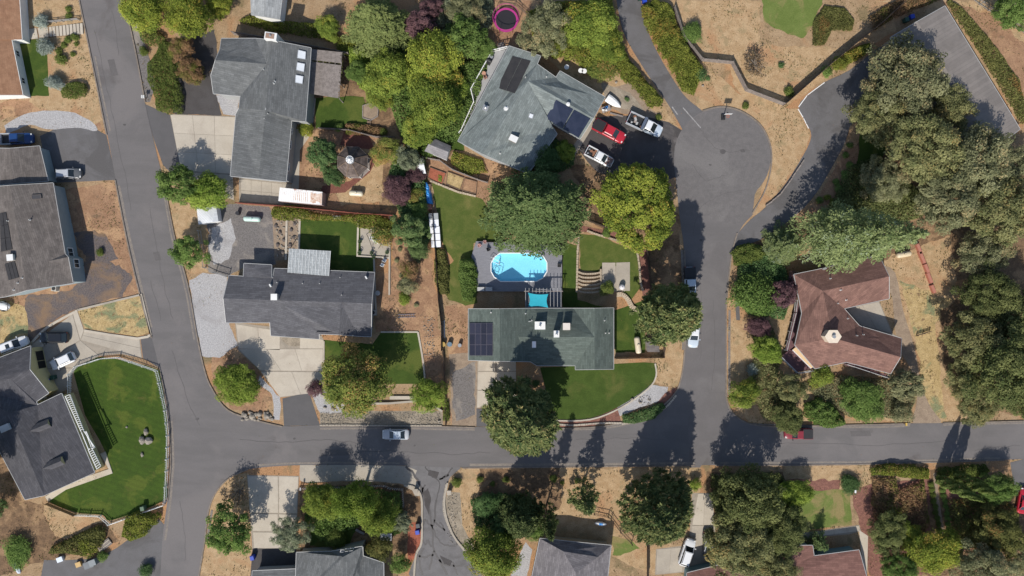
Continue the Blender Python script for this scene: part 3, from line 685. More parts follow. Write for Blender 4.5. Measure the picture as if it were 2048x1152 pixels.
# C: yellow house, garage wing and main wing
hC = house('house', 'yellow walled house with slate roof wings, dormers and white trellis along its lawn side', dict(a=(-60, 738, 3.2), b=(61, 692, 3.2), c=(59, 739, 4.6), d=(97, 786, 3.2), e=(72, 803, 3.2), f=(75, 810, 3.2), g=(123, 787, 3.4), h=(189, 945, 3.4), i=(88, 991, 4.9), j=(50, 999, 4.1), k=(-60, 790, 4.0), l=(18, 826, 4.9), m=(-60, 768, 4.4), n=(20, 757, 4.6)),
           ['a b c n m', 'n c d e f', 'm n f l k', 'f g h i l', 'l i j k'], r_slate, w_yellow, inset=.25, win=(((82, 797), .8, 2.0, 1.2), ((78, 722), .05, 2.3, 3.6, 'garage_opening', w_yellow, plain('painted_opening_shade', (.015, .014, .013)))))  # black pane on the wall paints the shade inside the carport opening
for (x, y, L) in ((96, 847, 1), (122, 922, 2)):
    p, n = onroof(hC, x, y); t = P(x, y, p.z + .9); e = Vector((.93, .37, 0)).normalized(); s = Vector((-e.y, e.x, 0))
    e = Vector((.92, .38, 0)).normalized(); s = Vector((-e.y, e.x, 0)); b = t - e * 3.4; zt = p.z + 1.0; wd = .75
    a0, a1 = t.copy(), b.copy(); a0.z = zt; a1.z = zt
    l0, r0 = a0 + s * wd - Vector((0, 0, .55)), a0 - s * wd - Vector((0, 0, .55)); l1, r1 = l0 - e * 2.2, r0 - e * 2.2
    dm = MB().add([a0, a1, l0, l1, r0, r1], [(0, 1, 3, 2), (0, 4, 5, 1)]).build('dormer_roof', r_slate, hC.o, world=True)
    uvl = dm.data.uv_layers.new(name='slope')
    f0 = a0 - e * .2; lo = p.z - .6
    q = [f0 - Vector((0, 0, .05)), f0 + s * (wd - .1) - Vector((0, 0, .55)), f0 + s * (wd - .1), f0 - s * (wd - .1), f0 - s * (wd - .1) - Vector((0, 0, .55))]
    q[2].z = lo; q[3].z = lo
    MB().add(q + [v - e * 2 for v in q], [(0, 1, 2, 3, 4), (1, 6, 7, 2), (4, 3, 8, 9)]).build('dormer_wall', w_yellow, dm, world=True)
roofbox(hC, 10, 856, 1.6, 1.0, .5, plain('heater_box', (.45, .52, .55)), 'water_heater', .4, m_metal, flue=False)
# white trellis on the lawn side of C: beams on the wing, one part per rafter
def trellis(parent, a, b, c, d, z, n, m, wd=.1, name='rafter', beam='beam', posts=True):
    a, b, c, d = [P(*p, z) for p in (a, b, c, d)]
    MB().bar(a, b, wd * 1.2, .16).build(beam, m, parent, world=True); MB().bar(d, c, wd * 1.2, .16).build(beam, m, parent, world=True)
    for i in range(n + 1):
        p, q = a.lerp(b, i / n), d.lerp(c, i / n); u = Vector((0, 0, .13))
        MB().bar(p + u, q + u, wd, .1).build(name, m, parent, world=True)
    if posts:
        for p in (d, c, d.lerp(c, .5)): MB().bar((p.x, p.y, 0), p - Vector((0, 0, .08)), .14).build('post', m, parent, world=True)
pg = thing('trellis', 'white trellis of short rafters along the slate roof edge beside the fenced lawn', 'pergola', P(165, 870))
trellis(pg, (131, 793), (163, 864), (168, 862), (140, 789), 3.2, 18, m_trim, .09, posts=False); trellis(pg, (177, 900), (194, 938), (202, 932), (184, 896), 3.2, 9, m_trim, .09, posts=False)
trellis(pg, (163, 864), (177, 898), (190, 895), (168, 862), 3.2, 1, m_trim, .1, posts=False)
for k in (.5, .75): MB().bar(P(163 + 6 * k + 5, 864 - 2 * k, 3.2), P(177 + 13 * k, 898 - 3 * k, 3.2), .1).build('beam', m_trim, pg, world=True)
# E: two storey grey roof house
hE = house('house', 'long grey roofed house with three white skylights and a white chimney', dict(a=(443, 77, 4.6), a2=(440, 99, 5.2), w=(431, 120, 6.1), b=(422, 151, 5.1), c=(427, 187, 4.4), d=(481, 192, 4.4), d2=(478, 216, 4.8), e=(472, 228, 4.2), f=(461, 352, 4.2), gr=(517, 357, 5.0), i=(572, 363, 4.2), j=(583, 241, 4.2), k=(611, 243, 5.0), m=(622, 96, 5.0), n=(542, 80, 7.0), o=(511, 77, 5.4), p=(534, 128, 6.7), q=(531, 221, 7.0)),
           ['a o p w a2', 'w p d c b', 'o n p', 'p n q d2 d', 'n m k q', 'd2 q j gr', 'q k j', 'd2 gr f e', 'gr j i'][:0] + ['a o p w a2', 'w p d c b', 'o n p', 'p n q d2 d', 'n m k q', 'd2 q k j i gr f e'], r_grey, w_grey, inset=.35,
           win=(((592, 290), 2.4, 3.6, 1.4), ((590, 335), 2.4, 3.6, 1.4), ((594, 262), 2.4, 3.6, 1.0)))
panels(hE, "596,100 612,104 611,120 594,117", 1, 1, m_skylight, 'skylight', .2, .16, frame=(m_metal, .08)); panels(hE, "594,125 610,128 608,145 592,141", 1, 1, m_skylight, 'skylight', .2, .16, frame=(m_metal, .08)); panels(hE, "591,150 607,153 605,169 590,166", 1, 1, m_skylight, 'skylight', .2, .16, frame=(m_metal, .08))
t = P(541, 72, 7.6); ch = MB().box((t.x, t.y, 3.8), (2.0, 1.2, 7.6), -.15).build('chimney', m_trim, hE.o, world=True); MB().box((t.x - .1, t.y, 7.64), (1.4, .8, .1), -.15).build('cap', plain('chimney_brown', (.3, .2, .15)), ch, world=True)
MB().tube((t.x, t.y, 7.65), (t.x, t.y, 7.9), .16, .16, 10).build('flue', m_metal, ch, world=True)
for x, y in ((550, 163), (548, 167), (528, 140), (537, 228), (530, 238)): vent(hE, x, y, .4)
MB().bar(onroof(hE, 542, 81)[0] + Vector((0, 0, .05)), onroof(hE, 531.5, 220)[0] + Vector((0, 0, .05)), .16, .06).build('ridge_cap', m_greytrim, hE.roof, world=True)
# F: charcoal house with the ribbed patio cover
hF = house('house', 'charcoal roofed house with white gutters behind the wide concrete drive', dict(a=(488, 527, 2.7), b=(543, 530, 2.7), c=(543, 555, 3.2), d=(549, 537, 2.7), e=(749, 545, 2.7), f=(743, 607, 4.3), g=(742, 673, 2.7), h=(716, 672, 2.7), i=(678, 669, 3.9), j=(638, 668, 2.7), j2=(638, 678, 2.4), k=(542, 671, 2.4), l=(540, 645, 3.0), m=(452, 645, 2.6), n=(447, 597, 4.0), o=(458, 551, 2.7), p=(487, 553, 2.9), q=(545, 600, 4.1), r=(682, 605, 4.2), c2=(546, 556, 3.0)),
           ['a b c p', 'o p c c2 q n', 'n q l m', 'c2 d e f r q', 'q r i j j2 k l', 'r f g h', 'r h i'], r_dark, w_grey, inset=.4)
roofbox(hF, 548, 594, .95, .95, 1.3, m_metal, 'chimney', 0, m_trim, flue=False)
for x, y in ((555, 565), (606, 567), (640, 567), (684, 590), (681, 555)): vent(hF, x, y, .4)
for x, y in ((540, 571), (732, 555)): roofbox(hF, x, y, .22, .5, .5, m_trim, 'dish_mount', .5)
# G: green roof house
hG = house('house', 'green shingled house with black solar panels and roof coolers behind the blue pool', dict(a=(937, 618, 3.6), b=(999, 618, 6.8), c=(1062, 617, 3.6), d=(1147, 617, 3.2), e=(1190, 617, 5.0), f=(1227, 616, 3.1), g=(1227, 738, 3.1), h=(1190, 738.5, 5.0), i=(1151, 739, 3.1), j=(1151, 731, 3.1), k=(1074, 731, 3.1), l=(1061, 723, 3.6), m=(1000, 722, 6.8), n=(937, 720, 3.6), p=(1036, 674, 4.95), q=(1189, 674, 4.98)),
           ['a b m n', 'b c p l m', 'c d q p', 'p q j k l', 'd e q', 'q e h i j', 'e f g h'], r_green, w_tan, inset=.4, trim=m_greytrim)
panels(hG, "940,646 986,646 986,711 940,711", 4, 3, m_solar, 'solar_panel', .15, .05, .012, frame=(plain('panel_frame', (.10, .09, .11)), .035))
roofbox(hG, 1080, 651, 1.65, 1.2, .9, m_trim, 'roof_cooler', 0, plain('cooler_white', (.75, .75, .72)), flue=True)
roofbox(hG, 1133, 653, 1.1, 1.05, .9, plain('tan_box', (.55, .48, .40)), 'roof_cooler', 0, plain('tan_box_lid', (.66, .60, .53)), flue=False, label='tan square roof cooler')
roofbox(hG, 1113, 668, .8, 1.0, 1.6, m_metal, 'chimney', 0, m_trim)
panels(hG, "1064,682 1072,682 1072,695 1064,695", 1, 1, m_skylight, 'skylight', .12, .1, frame=(m_metal, .08))
for x, y in ((1063, 640), (1209, 641), (1211, 666), (1051, 627), (982, 625), (1218, 666)): vent(hG, x, y, .45)
MB().tube(onroof(hG, 1066, 641)[0], onroof(hG, 1057, 643)[0] + Vector((0, 0, .3)), .05, .05, 6).build('vent_pipe', m_trim, hG.o, world=True)
# H: diagonal blue grey house
hH = house('house', 'blue grey shingled house set diagonally, with black roof mats and a railed deck', dict(a=(1018, 92, 3.6), b=(1081, 112, 4.6), b2=(1074, 128, 4.6), c=(1112, 155, 3.3), c2=(1120, 142, 3.2), d=(1210, 194, 3.2), e=(1187, 236, 4.2), f=(1160, 278, 3.0), g=(1098, 243, 3.0), h=(1114, 268, 3.0), i=(1056, 347, 3.0), j=(966, 308, 5.4), k=(916, 282, 3.6), m=(1056, 162, 5.4)),
           ['a b b2 m j k', 'b2 c m', 'm c c2 d e', 'm e f g', 'm g h i j'], r_blue, w_grey, inset=.4)
panels(hH, "1025,112 1062,122 1030,187 994,176", 2, 1, m_pool_heat, 'heater_mat', .08)
panels(hH, "1112,199 1147,218 1125,257 1091,236", 1, 1, mat('dark_blue_roof', (.028, .034, .06), (.02, .026, .048), rough=.25, spec=.7), 'roof_mat', .12); panels(hH, "1148,219 1181,237 1157,276 1126,258", 1, 1, MATS['dark_blue_roof'], 'roof_mat', .12)
panels(hH, "1059,226 1067,229 1064,238 1056,235", 1, 1, m_skylight, 'skylight', .15, .1, frame=(m_metal, .1))
roofbox(hH, 1027, 277, 1.3, .9, .8, plain('brown_chimney', (.32, .27, .24)), 'chimney', -.45, m_trim, flue=False)
roofbox(hH, 971, 216, .8, .8, .5, m_metal, 'roof_cooler', -.4, m_metal)
vent(hH, 1012, 217, .25, .2, m_trim); vent(hH, 1136, 209, .25, .16, m_trim, cap=True); vent(hH, 1093, 154); vent(hH, 1051, 155); vent(hH, 1000, 307)
# I: big taupe roof behind the oaks, top right
hI = house('house', 'large pale taupe seam roofed building half hidden by grey oaks', dict(a=(1781, 75, 3.4), b=(1835, 43, 4.4), c=(1890, 12, 3.4), d=(2040, 258, 3.4), e=(1988, 298, 4.4), f=(1935, 345, 3.4)), ['a b e f', 'b c d e'], r_seam, w_tan, inset=.3)
# J: brown house
hJ = house('house', 'brown shingled angular house with a hexagonal chimney and folded awning', dict(a=(1588, 549, 2.9), b=(1632, 540, 2.9), c=(1758, 511, 2.9), d=(1778, 553, 4.7), e=(1778, 597, 2.9), f=(1688, 617, 2.9), g=(1719, 652, 2.9), h=(1803, 677, 2.9), i=(1801, 714, 4.6), j=(1781, 747, 2.9), k=(1693, 724, 2.9), l=(1630, 737, 2.9), m=(1590, 690, 3.2), n=(1604, 626, 2.9), o=(1598, 596, 2.9), A=(1646, 582, 4.7), Cc=(1666, 676, 5.4)),
           ['a b A o', 'b c d A', 'A d e f Cc', 'f g Cc', 'g h i Cc', 'Cc i j k', 'Cc k l m', 'Cc m n o A'], r_brown, w_brown, inset=.45)
p, n = onroof(hJ, 1666, 674); t = P(1666, 673, p.z + 1.0); hexa = [(t.x + 1.3 * math.cos(R(a)), t.y + 1.15 * math.sin(R(a))) for a in range(0, 360, 60)]
hx = MB().prism(hexa, p.z - .6, p.z + 1.0).build('chimney', plain('chimney_cream', (.62, .52, .41)), hJ.o, world=True)
MB().prism([(t.x + (x - t.x) * 1.07, t.y + (y - t.y) * 1.07) for x, y in hexa], p.z + 1.0, p.z + 1.1).build('cap', plain('chimney_cap', (.70, .60, .48)), hx, world=True)
MB().tube((t.x, t.y, p.z + 1.1), (t.x, t.y, p.z + 1.5), .3, .3, 10).build('flue', m_metal, hx, world=True)
for x, y in ((1660, 557), (1681, 580), (1675, 607), (1692, 600), (1713, 671), (1726, 669), (1695, 637)): vent(hJ, x, y, .45)
roofbox(hJ, 1650, 537, .6, .35, .5, m_metal, 'satellite_dish', .4)
# K, L, M, N: roofs along the bottom and top edges
hK = house('house', 'grey shingled house with a skylit gable, at the bottom picture edge', dict(a=(593, 1105, 3.0), b=(661, 1103, 3.3), c=(725, 1093, 4.6), d=(726, 1112, 3.4), e=(767, 1126, 3.0), f=(768, 1210, 3.0), g=(590, 1210, 3.0), h=(686, 1114, 4.9), i=(687, 1210, 4.9), t=(748, 1210, 3.0)), ['a b h i g', 'b c h', 'h c d e f i'], r_grey, w_grey, inset=.4)
panels(hK, "682,1099 690,1099 687,1104 680,1104", 1, 1, m_glass, 'skylight', .12, .1, frame=(m_metal, .06)); panels(hK, "692,1099 700,1098 697,1103 690,1104", 1, 1, m_glass, 'skylight', .12, .1, frame=(m_metal, .06)); panels(hK, "702,1098 709,1097 706,1102 699,1103", 1, 1, m_glass, 'skylight', .12, .1, frame=(m_metal, .06))
hK2 = house('garage', 'long low garage roof left of the skylit gable, at the bottom edge', dict(a=(505, 1142, 2.6), b=(592, 1138, 2.6), c=(592, 1200, 3.0), d=(500, 1200, 3.0)), ['a b c d'], r_grey, w_grey, 'garage', inset=.3)
hL = house('house', 'mauve grey hip roofed house below the dry grass verge, bottom middle', dict(a=(1080, 1077, 3.0), b=(1222, 1091, 3.0), c=(1208, 1220, 3.0), d=(1050, 1220, 3.0), e=(1127, 1103, 4.5), f=(1196, 1114, 4.2), g=(1152, 1147, 5.3), h=(1150, 1220, 5.3), i=(1086, 1135, 3.6), q=(1148, 1084, 3.0)), ['a q e', 'q b f e', 'e f g', 'a e g h d', 'f b c h g'], r_purple, w_tan, inset=.4)
hM = house('house', 'red brown roofed house behind two parked cars, bottom right', dict(a=(1374, 1146, 2.9), b=(1446, 1128, 2.9), c=(1505, 1118, 2.9), d=(1600, 1091, 2.9), e=(1625, 1091, 2.9), f=(1628, 1112, 2.9), g=(1718, 1100, 2.9), h=(1735, 1160, 3.4), i=(1745, 1230, 4.6), j=(1370, 1230, 4.6)), ['a b c d e f j', 'f g h i j'], r_red, w_teal, inset=.35)
hN = house('garage', 'pale grey shingled outbuilding at the top picture edge', dict(a=(500, -50, 3.0), b=(503, 29, 3.0), c=(559, 38, 3.0), d=(570, -50, 3.0), e=(535, -50, 3.9), f=(531, 33, 3.9)), ['e a b f', 'f c d e'], r_light, w_white, 'garage', inset=.2)
# ---------------------------------------------------------------- trees and shrubs
def leafmat(name, c1, c2, c3=None, acc=.8, rough=.7, trans=.3, hue=.0):
    """leaf colours vary by bough (lv.x) and by leaf (lv.y); c3 marks the boughs that have turned"""
    m = bpy.data.materials.new(name); m.use_nodes = True; t = m.node_tree; N = t.nodes; L = t.links; N.clear()
    out = N.new('ShaderNodeOutputMaterial'); at = N.new('ShaderNodeAttribute'); at.attribute_name = 'lv'
    sp = N.new('ShaderNodeSeparateXYZ'); L.new(at.outputs['Vector'], sp.inputs[0])
    oi = N.new('ShaderNodeObjectInfo')
    def mixc(f, a, b):
        x = N.new('ShaderNodeMix'); x.data_type = 'RGBA'; L.new(f, x.inputs[0])
        for i, q in ((6, a), (7, b)):
            if isinstance(q, tuple): x.inputs[i].default_value = (*q, 1)
            else: L.new(q, x.inputs[i])
        return x.outputs[2]
    def mr(f, a, b, lo=0, hi=1):
        r = N.new('ShaderNodeMapRange'); r.inputs[1].default_value = a; r.inputs[2].default_value = b; r.inputs[3].default_value = lo; r.inputs[4].default_value = hi; L.new(f, r.inputs[0]); return r.outputs[0]
    ad = N.new('ShaderNodeMath'); ad.operation = 'ADD'; L.new(sp.outputs[0], ad.inputs[0]); L.new(sp.outputs[1], ad.inputs[1])
    col = mixc(mr(ad.outputs[0], .4, 1.6), c1, c2)
    if c3:
        a2 = N.new('ShaderNodeMath'); a2.operation = 'MULTIPLY_ADD'; L.new(sp.outputs[1], a2.inputs[0]); a2.inputs[1].default_value = .5; L.new(sp.outputs[2], a2.inputs[2])
        col = mixc(mr(a2.outputs[0], acc, acc + .25), col, c3)
    vm = N.new('ShaderNodeVectorMath'); vm.operation = 'SCALE'; L.new(col, vm.inputs[0]); L.new(mr(oi.outputs['Random'], 0, 1, .86, 1.14), vm.inputs['Scale'])
    df = N.new('ShaderNodeBsdfDiffuse'); tr = N.new('ShaderNodeBsdfTranslucent'); mx = N.new('ShaderNodeMixShader'); mx.inputs[0].default_value = trans
    L.new(vm.outputs[0], df.inputs[0]); L.new(vm.outputs[0], tr.inputs[0]); L.new(df.outputs[0], mx.inputs[1]); L.new(tr.outputs[0], mx.inputs[2]); L.new(mx.outputs[0], out.inputs[0])
    return m
LM = dict(
    ylgr=leafmat('leaf_yellow_green', (.095, .145, .03), (.29, .35, .07), (.38, .32, .06), 1.15),
    gold=leafmat('leaf_gold', (.115, .165, .032), (.37, .405, .07), (.44, .32, .07), 1.12),
    mid=leafmat('leaf_mid_green', (0.088, 0.154, 0.038), (0.219, 0.306, 0.088)),
    bright=leafmat('leaf_bright_green', (0.120, 0.192, 0.032), (0.320, 0.400, 0.080)),
    dark=leafmat('leaf_dark_green', (0.061, 0.119, 0.042), (0.149, 0.228, 0.088)),
    orange=leafmat('leaf_orange_green', (.105, .15, .038), (.30, .325, .08), (.42, .27, .10), .92),
    rust=leafmat('leaf_rust', (0.165, 0.128, 0.060), (0.390, 0.225, 0.128), (0.180, 0.195, 0.045), .9),
    plum=leafmat('leaf_plum', (0.093, 0.054, 0.061), (0.238, 0.136, 0.145)),
    olive=leafmat('leaf_olive', (0.131, 0.144, 0.074), (0.341, 0.341, 0.184), (0.420, 0.333, 0.175), 1.1),
    oak=leafmat('leaf_oak', (0.119, 0.135, 0.058), (0.315, 0.310, 0.140), (0.360, 0.270, 0.108), 1.12),
    oakdk=leafmat('leaf_oak_dark', (0.079, 0.102, 0.038), (0.219, 0.236, 0.091)),
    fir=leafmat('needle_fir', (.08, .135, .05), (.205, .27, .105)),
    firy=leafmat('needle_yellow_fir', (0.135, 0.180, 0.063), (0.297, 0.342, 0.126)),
    pine=leafmat('needle_pine', (0.090, 0.135, 0.054), (0.270, 0.297, 0.117), (0.396, 0.324, 0.144), 1.15),
    pinedk=leafmat('needle_dark_pine', (0.065, 0.101, 0.040), (0.198, 0.234, 0.094)),
    cedar=leafmat('needle_cedar', (.105, .15, .058), (.28, .325, .14), (.28, .34, .24), 1.2),
    cyp=leafmat('leaf_cypress', (0.080, 0.120, 0.032), (0.208, 0.256, 0.080)),
    jun=leafmat('leaf_juniper', (0.087, 0.128, 0.033), (0.188, 0.225, 0.060)),
    blue=leafmat('leaf_blue_grey', (0.184, 0.230, 0.196), (0.391, 0.437, 0.380)),
    hedge=leafmat('leaf_hedge', (.095, .125, .026), (.27, .29, .06), (.34, .24, .06), 1.18),
    ivy=leafmat('leaf_ivy', (.095, .105, .035), (.22, .22, .075), (.29, .17, .065), 1.12),
    dry=leafmat('leaf_dry', (0.165, 0.116, 0.066), (0.297, 0.209, 0.121)),
    greygr=leafmat('leaf_grey_green', (0.128, 0.150, 0.090), (0.300, 0.330, 0.210)),
)
m_bark = mat('bark', (.12, .09, .065), (.08, .06, .045), s=3, fine=.3); m_barkg = mat('grey_bark', (.24, .21, .18), (.17, .145, .12), s=3, fine=.3)

def rand_dirs(rg, n):
    v = rg.normal(size=(n, 3)); return v / np.linalg.norm(v, axis=1, keepdims=True)
def leaves(name, c, nrm, ln, wd, lv, m, tdir=None, rg=None):
    """one mesh of n rhombic leaf clumps"""
    n = len(c); nrm = nrm / (np.linalg.norm(nrm, axis=1, keepdims=True) + 1e-9)
    t = rand_dirs(rg, n) if tdir is None else tdir + rg.normal(size=(n, 3)) * .25
    t = t - nrm * np.sum(t * nrm, 1, keepdims=True); t /= (np.linalg.norm(t, axis=1, keepdims=True) + 1e-9)
    b = np.cross(nrm, t); ln = np.asarray(ln).reshape(-1, 1) * np.ones((n, 1)); wd = np.asarray(wd).reshape(-1, 1) * np.ones((n, 1))
    v = np.empty((n, 4, 3)); v[:, 0] = c - t * ln / 2; v[:, 1] = c + b * wd / 2 + t * ln * .08; v[:, 2] = c + t * ln / 2; v[:, 3] = c - b * wd / 2 + t * ln * .08
    v[:, 1] += nrm * wd * .18; v[:, 3] += nrm * wd * .18
    me = bpy.data.meshes.new(name); me.vertices.add(n * 4); me.vertices.foreach_set('co', v.reshape(-1).astype(np.float32))
    me.loops.add(n * 4); me.loops.foreach_set('vertex_index', np.arange(n * 4, dtype=np.int32))
    me.polygons.add(n); me.polygons.foreach_set('loop_start', np.arange(0, n * 4, 4, dtype=np.int32)); me.polygons.foreach_set('loop_total', np.full(n, 4, dtype=np.int32))
    a = me.attributes.new('lv', 'FLOAT_VECTOR', 'FACE'); a.data.foreach_set('vector', lv.reshape(-1).astype(np.float32))
    me.materials.append(m); me.update(); me.validate(); return me
def lobes_to_leaves(rg, L, rad, per, size, flat=.85, jit=.42, up=.65, lean=None):
    """L: lobe centres, rad: lobe radii -> leaf positions, normals and variation"""
    cs, ns, lv = [], [], []
    for i in range(len(L)):
        k = max(6, int(1.75 * per * (rad[i] / rad.mean()) ** 2)); d = rand_dirs(rg, k); d[:, 2] = np.where(d[:, 2] < -.25, -d[:, 2] * .5, d[:, 2])
        r = rad[i] * (.55 + .5 * rg.random((k, 1)) ** .6) * (1 + .25 * np.sin(d[:, :1] * 5 + i) * np.cos(d[:, 1:2] * 4 - i))
        q = d * r; q[:, 2] *= flat; cs.append(L[i] + q); ns.append(d + rg.normal(size=(k, 3)) * jit + np.array([0, 0, up]))
        a = rg.random(); b = rg.random(); lv.append(np.stack([np.clip(a + rg.normal(size=k) * .12, 0, 1), rg.random(k), np.full(k, b)], 1))
    return np.concatenate(cs), np.concatenate(ns), np.concatenate(lv)
def limbs(mb, h, base_r, tips, fork, n=6):
    f = Vector((0, 0, fork)); mb.tube((0, 0, -.2), f, base_r * 1.15, base_r * .75, 8)
    for t in tips:
        t = Vector(t); mid = f.lerp(t, .5) + Vector((0, 0, .12 * (t - f).length))
        mb.tube(f, mid, base_r * .45, base_r * .28, n, False); mb.tube(mid, t, base_r * .28, base_r * .08, n, False)
PROTO = {}
def broadleaf(key, seed, h, r, nl=46, per=150, size=.34, squash=.8, gap=.0, lob=.27, inner=.45, elong=1.0, spiky=0):
    """unit built at true size: crown radius r, height h; lobes spread through an uneven ellipsoid"""
    rg = np.random.default_rng(seed); cz = h - r * squash * .95
    d = rand_dirs(rg, nl * 2); d[:, 2] = np.where(d[:, 2] < -.3, -d[:, 2], d[:, 2])
    ok = []
    for i in range(len(d)):            # spread the boughs evenly
        if all(np.dot(d[i], d[j]) < .965 for j in ok[-60:]) or rg.random() < .25: ok.append(i)
        if len(ok) >= nl: break
    d = d[ok]; k = len(d)
    out = 1 + .40 * np.array([noise.noise(Vector(q) * 1.6 + Vector((seed, 0, 0))) for q in d])
    rr = (inner + (1 - inner) * rg.random(k) ** .5) * out
    L = d * (rr * (1 - lob * .75) * r)[:, None]; L[:, 2] *= squash; L[:, 0] *= elong
    rad = r * lob * (.65 + .7 * rg.random(k))
    if gap: keep = rg.random(k) > gap; L, rad = L[keep], rad[keep]
    c, n, lv = lobes_to_leaves(rg, L, rad, per, size); c[:, 2] += cz
    sz = size * .77 * (.6 + .8 * rg.random(len(c)))
    mb = MB(); limbs(mb, h, .05 * r + .08, [(q[0] * .8, q[1] * .8, q[2] * .8 + cz) for q in L[:14]], max(.6, cz * .45))
    PROTO[key] = (lambda m: leaves('crown', c, n, sz, sz * .62, lv, m, rg=np.random.default_rng(seed)), mb.mesh('trunk', m_bark), r, h, {})
def conifer(key, seed, h, r, whorls=26, per=9, size=.42, droop=.25, tip=.1, power=.8, dense=1.0, start=.12, wide=.32):
    rg = np.random.default_rng(seed); cs, ns, ts, lv = [], [], [], []
    mb = MB(); mb.tube((0, 0, -.2), (0, 0, h * .97), .03 * h * .35 + .1, .03, 8)
    for w_ in range(whorls):
        f = w_ / (whorls - 1); z = h * (start + (1 - start) * f) * .97; R_ = r * ((1 - f) ** power) * (.92 + .16 * rg.random()) + r * tip * .3
        nb = max(4, int(per * (.45 + .55 * (1 - f)))); ph = rg.random() * 6.28
        for b in range(nb):
            a = ph + 2 * math.pi * b / nb + rg.normal() * .16; Rb = R_ * (.72 + .4 * rg.random()); br = rg.random(); bb = rg.random()
            u = np.array([math.cos(a), math.sin(a), 0]); s = np.array([-u[1], u[0], 0])
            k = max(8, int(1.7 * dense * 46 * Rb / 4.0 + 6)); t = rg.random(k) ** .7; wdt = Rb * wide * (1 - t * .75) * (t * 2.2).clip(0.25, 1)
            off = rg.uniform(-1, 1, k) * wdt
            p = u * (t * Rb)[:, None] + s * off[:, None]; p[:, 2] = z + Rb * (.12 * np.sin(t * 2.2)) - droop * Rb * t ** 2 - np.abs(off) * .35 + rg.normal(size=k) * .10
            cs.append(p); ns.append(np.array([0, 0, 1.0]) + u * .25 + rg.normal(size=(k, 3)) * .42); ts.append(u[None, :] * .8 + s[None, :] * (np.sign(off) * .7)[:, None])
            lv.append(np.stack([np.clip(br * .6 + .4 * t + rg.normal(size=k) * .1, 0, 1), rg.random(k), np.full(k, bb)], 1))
            if w_ % 2 == 0: mb.tube((0, 0, z), (u[0] * Rb * .75, u[1] * Rb * .75, z + Rb * .04), .05, .02, 4, False)
    c, n, tt, lv = map(np.concatenate, (cs, ns, ts, lv)); sz = size * .8 * (.65 + .7 * rg.random(len(c)))
    PROTO[key] = (lambda m: leaves('crown', c, n, sz, sz * .42, lv, m, tt, np.random.default_rng(seed)), mb.mesh('trunk', m_bark), r, h, {})
def pine(key, seed, h, r, nt_=190, needles=20, size=.62, open_=.3, base=.3, power=.6):
    """tufts of long needles at the ends of boughs"""
    rg = np.random.default_rng(seed); cs, ns, ts, lv, szs = [], [], [], [], []
    mb = MB(); mb.tube((0, 0, -.2), (0, 0, h * .96), .024 * h * .5 + .12, .05, 8); tips = []
    for i in range(nt_):
        f = (i + rg.random()) / nt_; z = h * (base + (1 - base) * f); Rm = r * ((1 - f) ** power * .95 + .08); a = i * 2.399 + rg.normal() * .35
        rr = Rm * (.30 + .7 * rg.random() ** .55); p = np.array([math.cos(a) * rr, math.sin(a) * rr, z + rg.normal() * .4 + rr * .06]); tips.append(p)
        k = needles; d = rand_dirs(rg, k); d[:, 2] = np.abs(d[:, 2]) * .8 + .05; L = size * (.7 + .6 * rg.random(k)) * (.8 + .5 * rg.random())
        cs.append(p + d * (L * .5)[:, None]); ts.append(d); ns.append(np.cross(d, rand_dirs(rg, k)) + np.array([0, 0, .7])); x, y = rg.random(), rg.random()
        lv.append(np.stack([np.clip(x + rg.normal(size=k) * .1, 0, 1), rg.random(k), np.full(k, y)], 1)); szs.append(L)
        if i % 3 == 0: mb.tube((0, 0, z - rr * .15), tuple(p), .06, .025, 4, False)
    c, n, tt, lv = map(np.concatenate, (cs, ns, ts, lv)); sz = np.concatenate(szs)
    PROTO[key] = (lambda m: leaves('crown', c, n, sz * 1.1, sz * .30, lv, m, tt, np.random.default_rng(seed)), mb.mesh('trunk', m_bark), r, h, {})
def shrub(key, seed, r, h, n=2600, size=.24, lumps=7, upright=.0):
    rg = np.random.default_rng(seed); L = np.zeros((lumps, 3)); 
    for i in range(lumps):
        a = i * 2.4 + rg.random(); q = r * .5 * math.sqrt((i + .3) / lumps); L[i] = (q * math.cos(a), q * math.sin(a), h * (.42 + .12 * rg.random()))
    rad = np.full(lumps, r * .56) * (.8 + .4 * rg.random(lumps)); c, nn, lv = lobes_to_leaves(rg, L, rad, n // lumps, size, flat=h / r * .9 / 1.0 if h < r else 1.0)
    c[:, 2] = np.clip(c[:, 2], .05, None); sz = size * (.6 + .8 * rg.random(len(c)))
    mb = MB(); limbs(mb, h, .09, [tuple(q) for q in L[:6]], h * .15, 5)
    PROTO[key] = (lambda m: leaves('foliage', c, nn, sz, sz * .6, lv, m, rg=np.random.default_rng(seed)), mb.mesh('stem', m_bark), r, h, {})
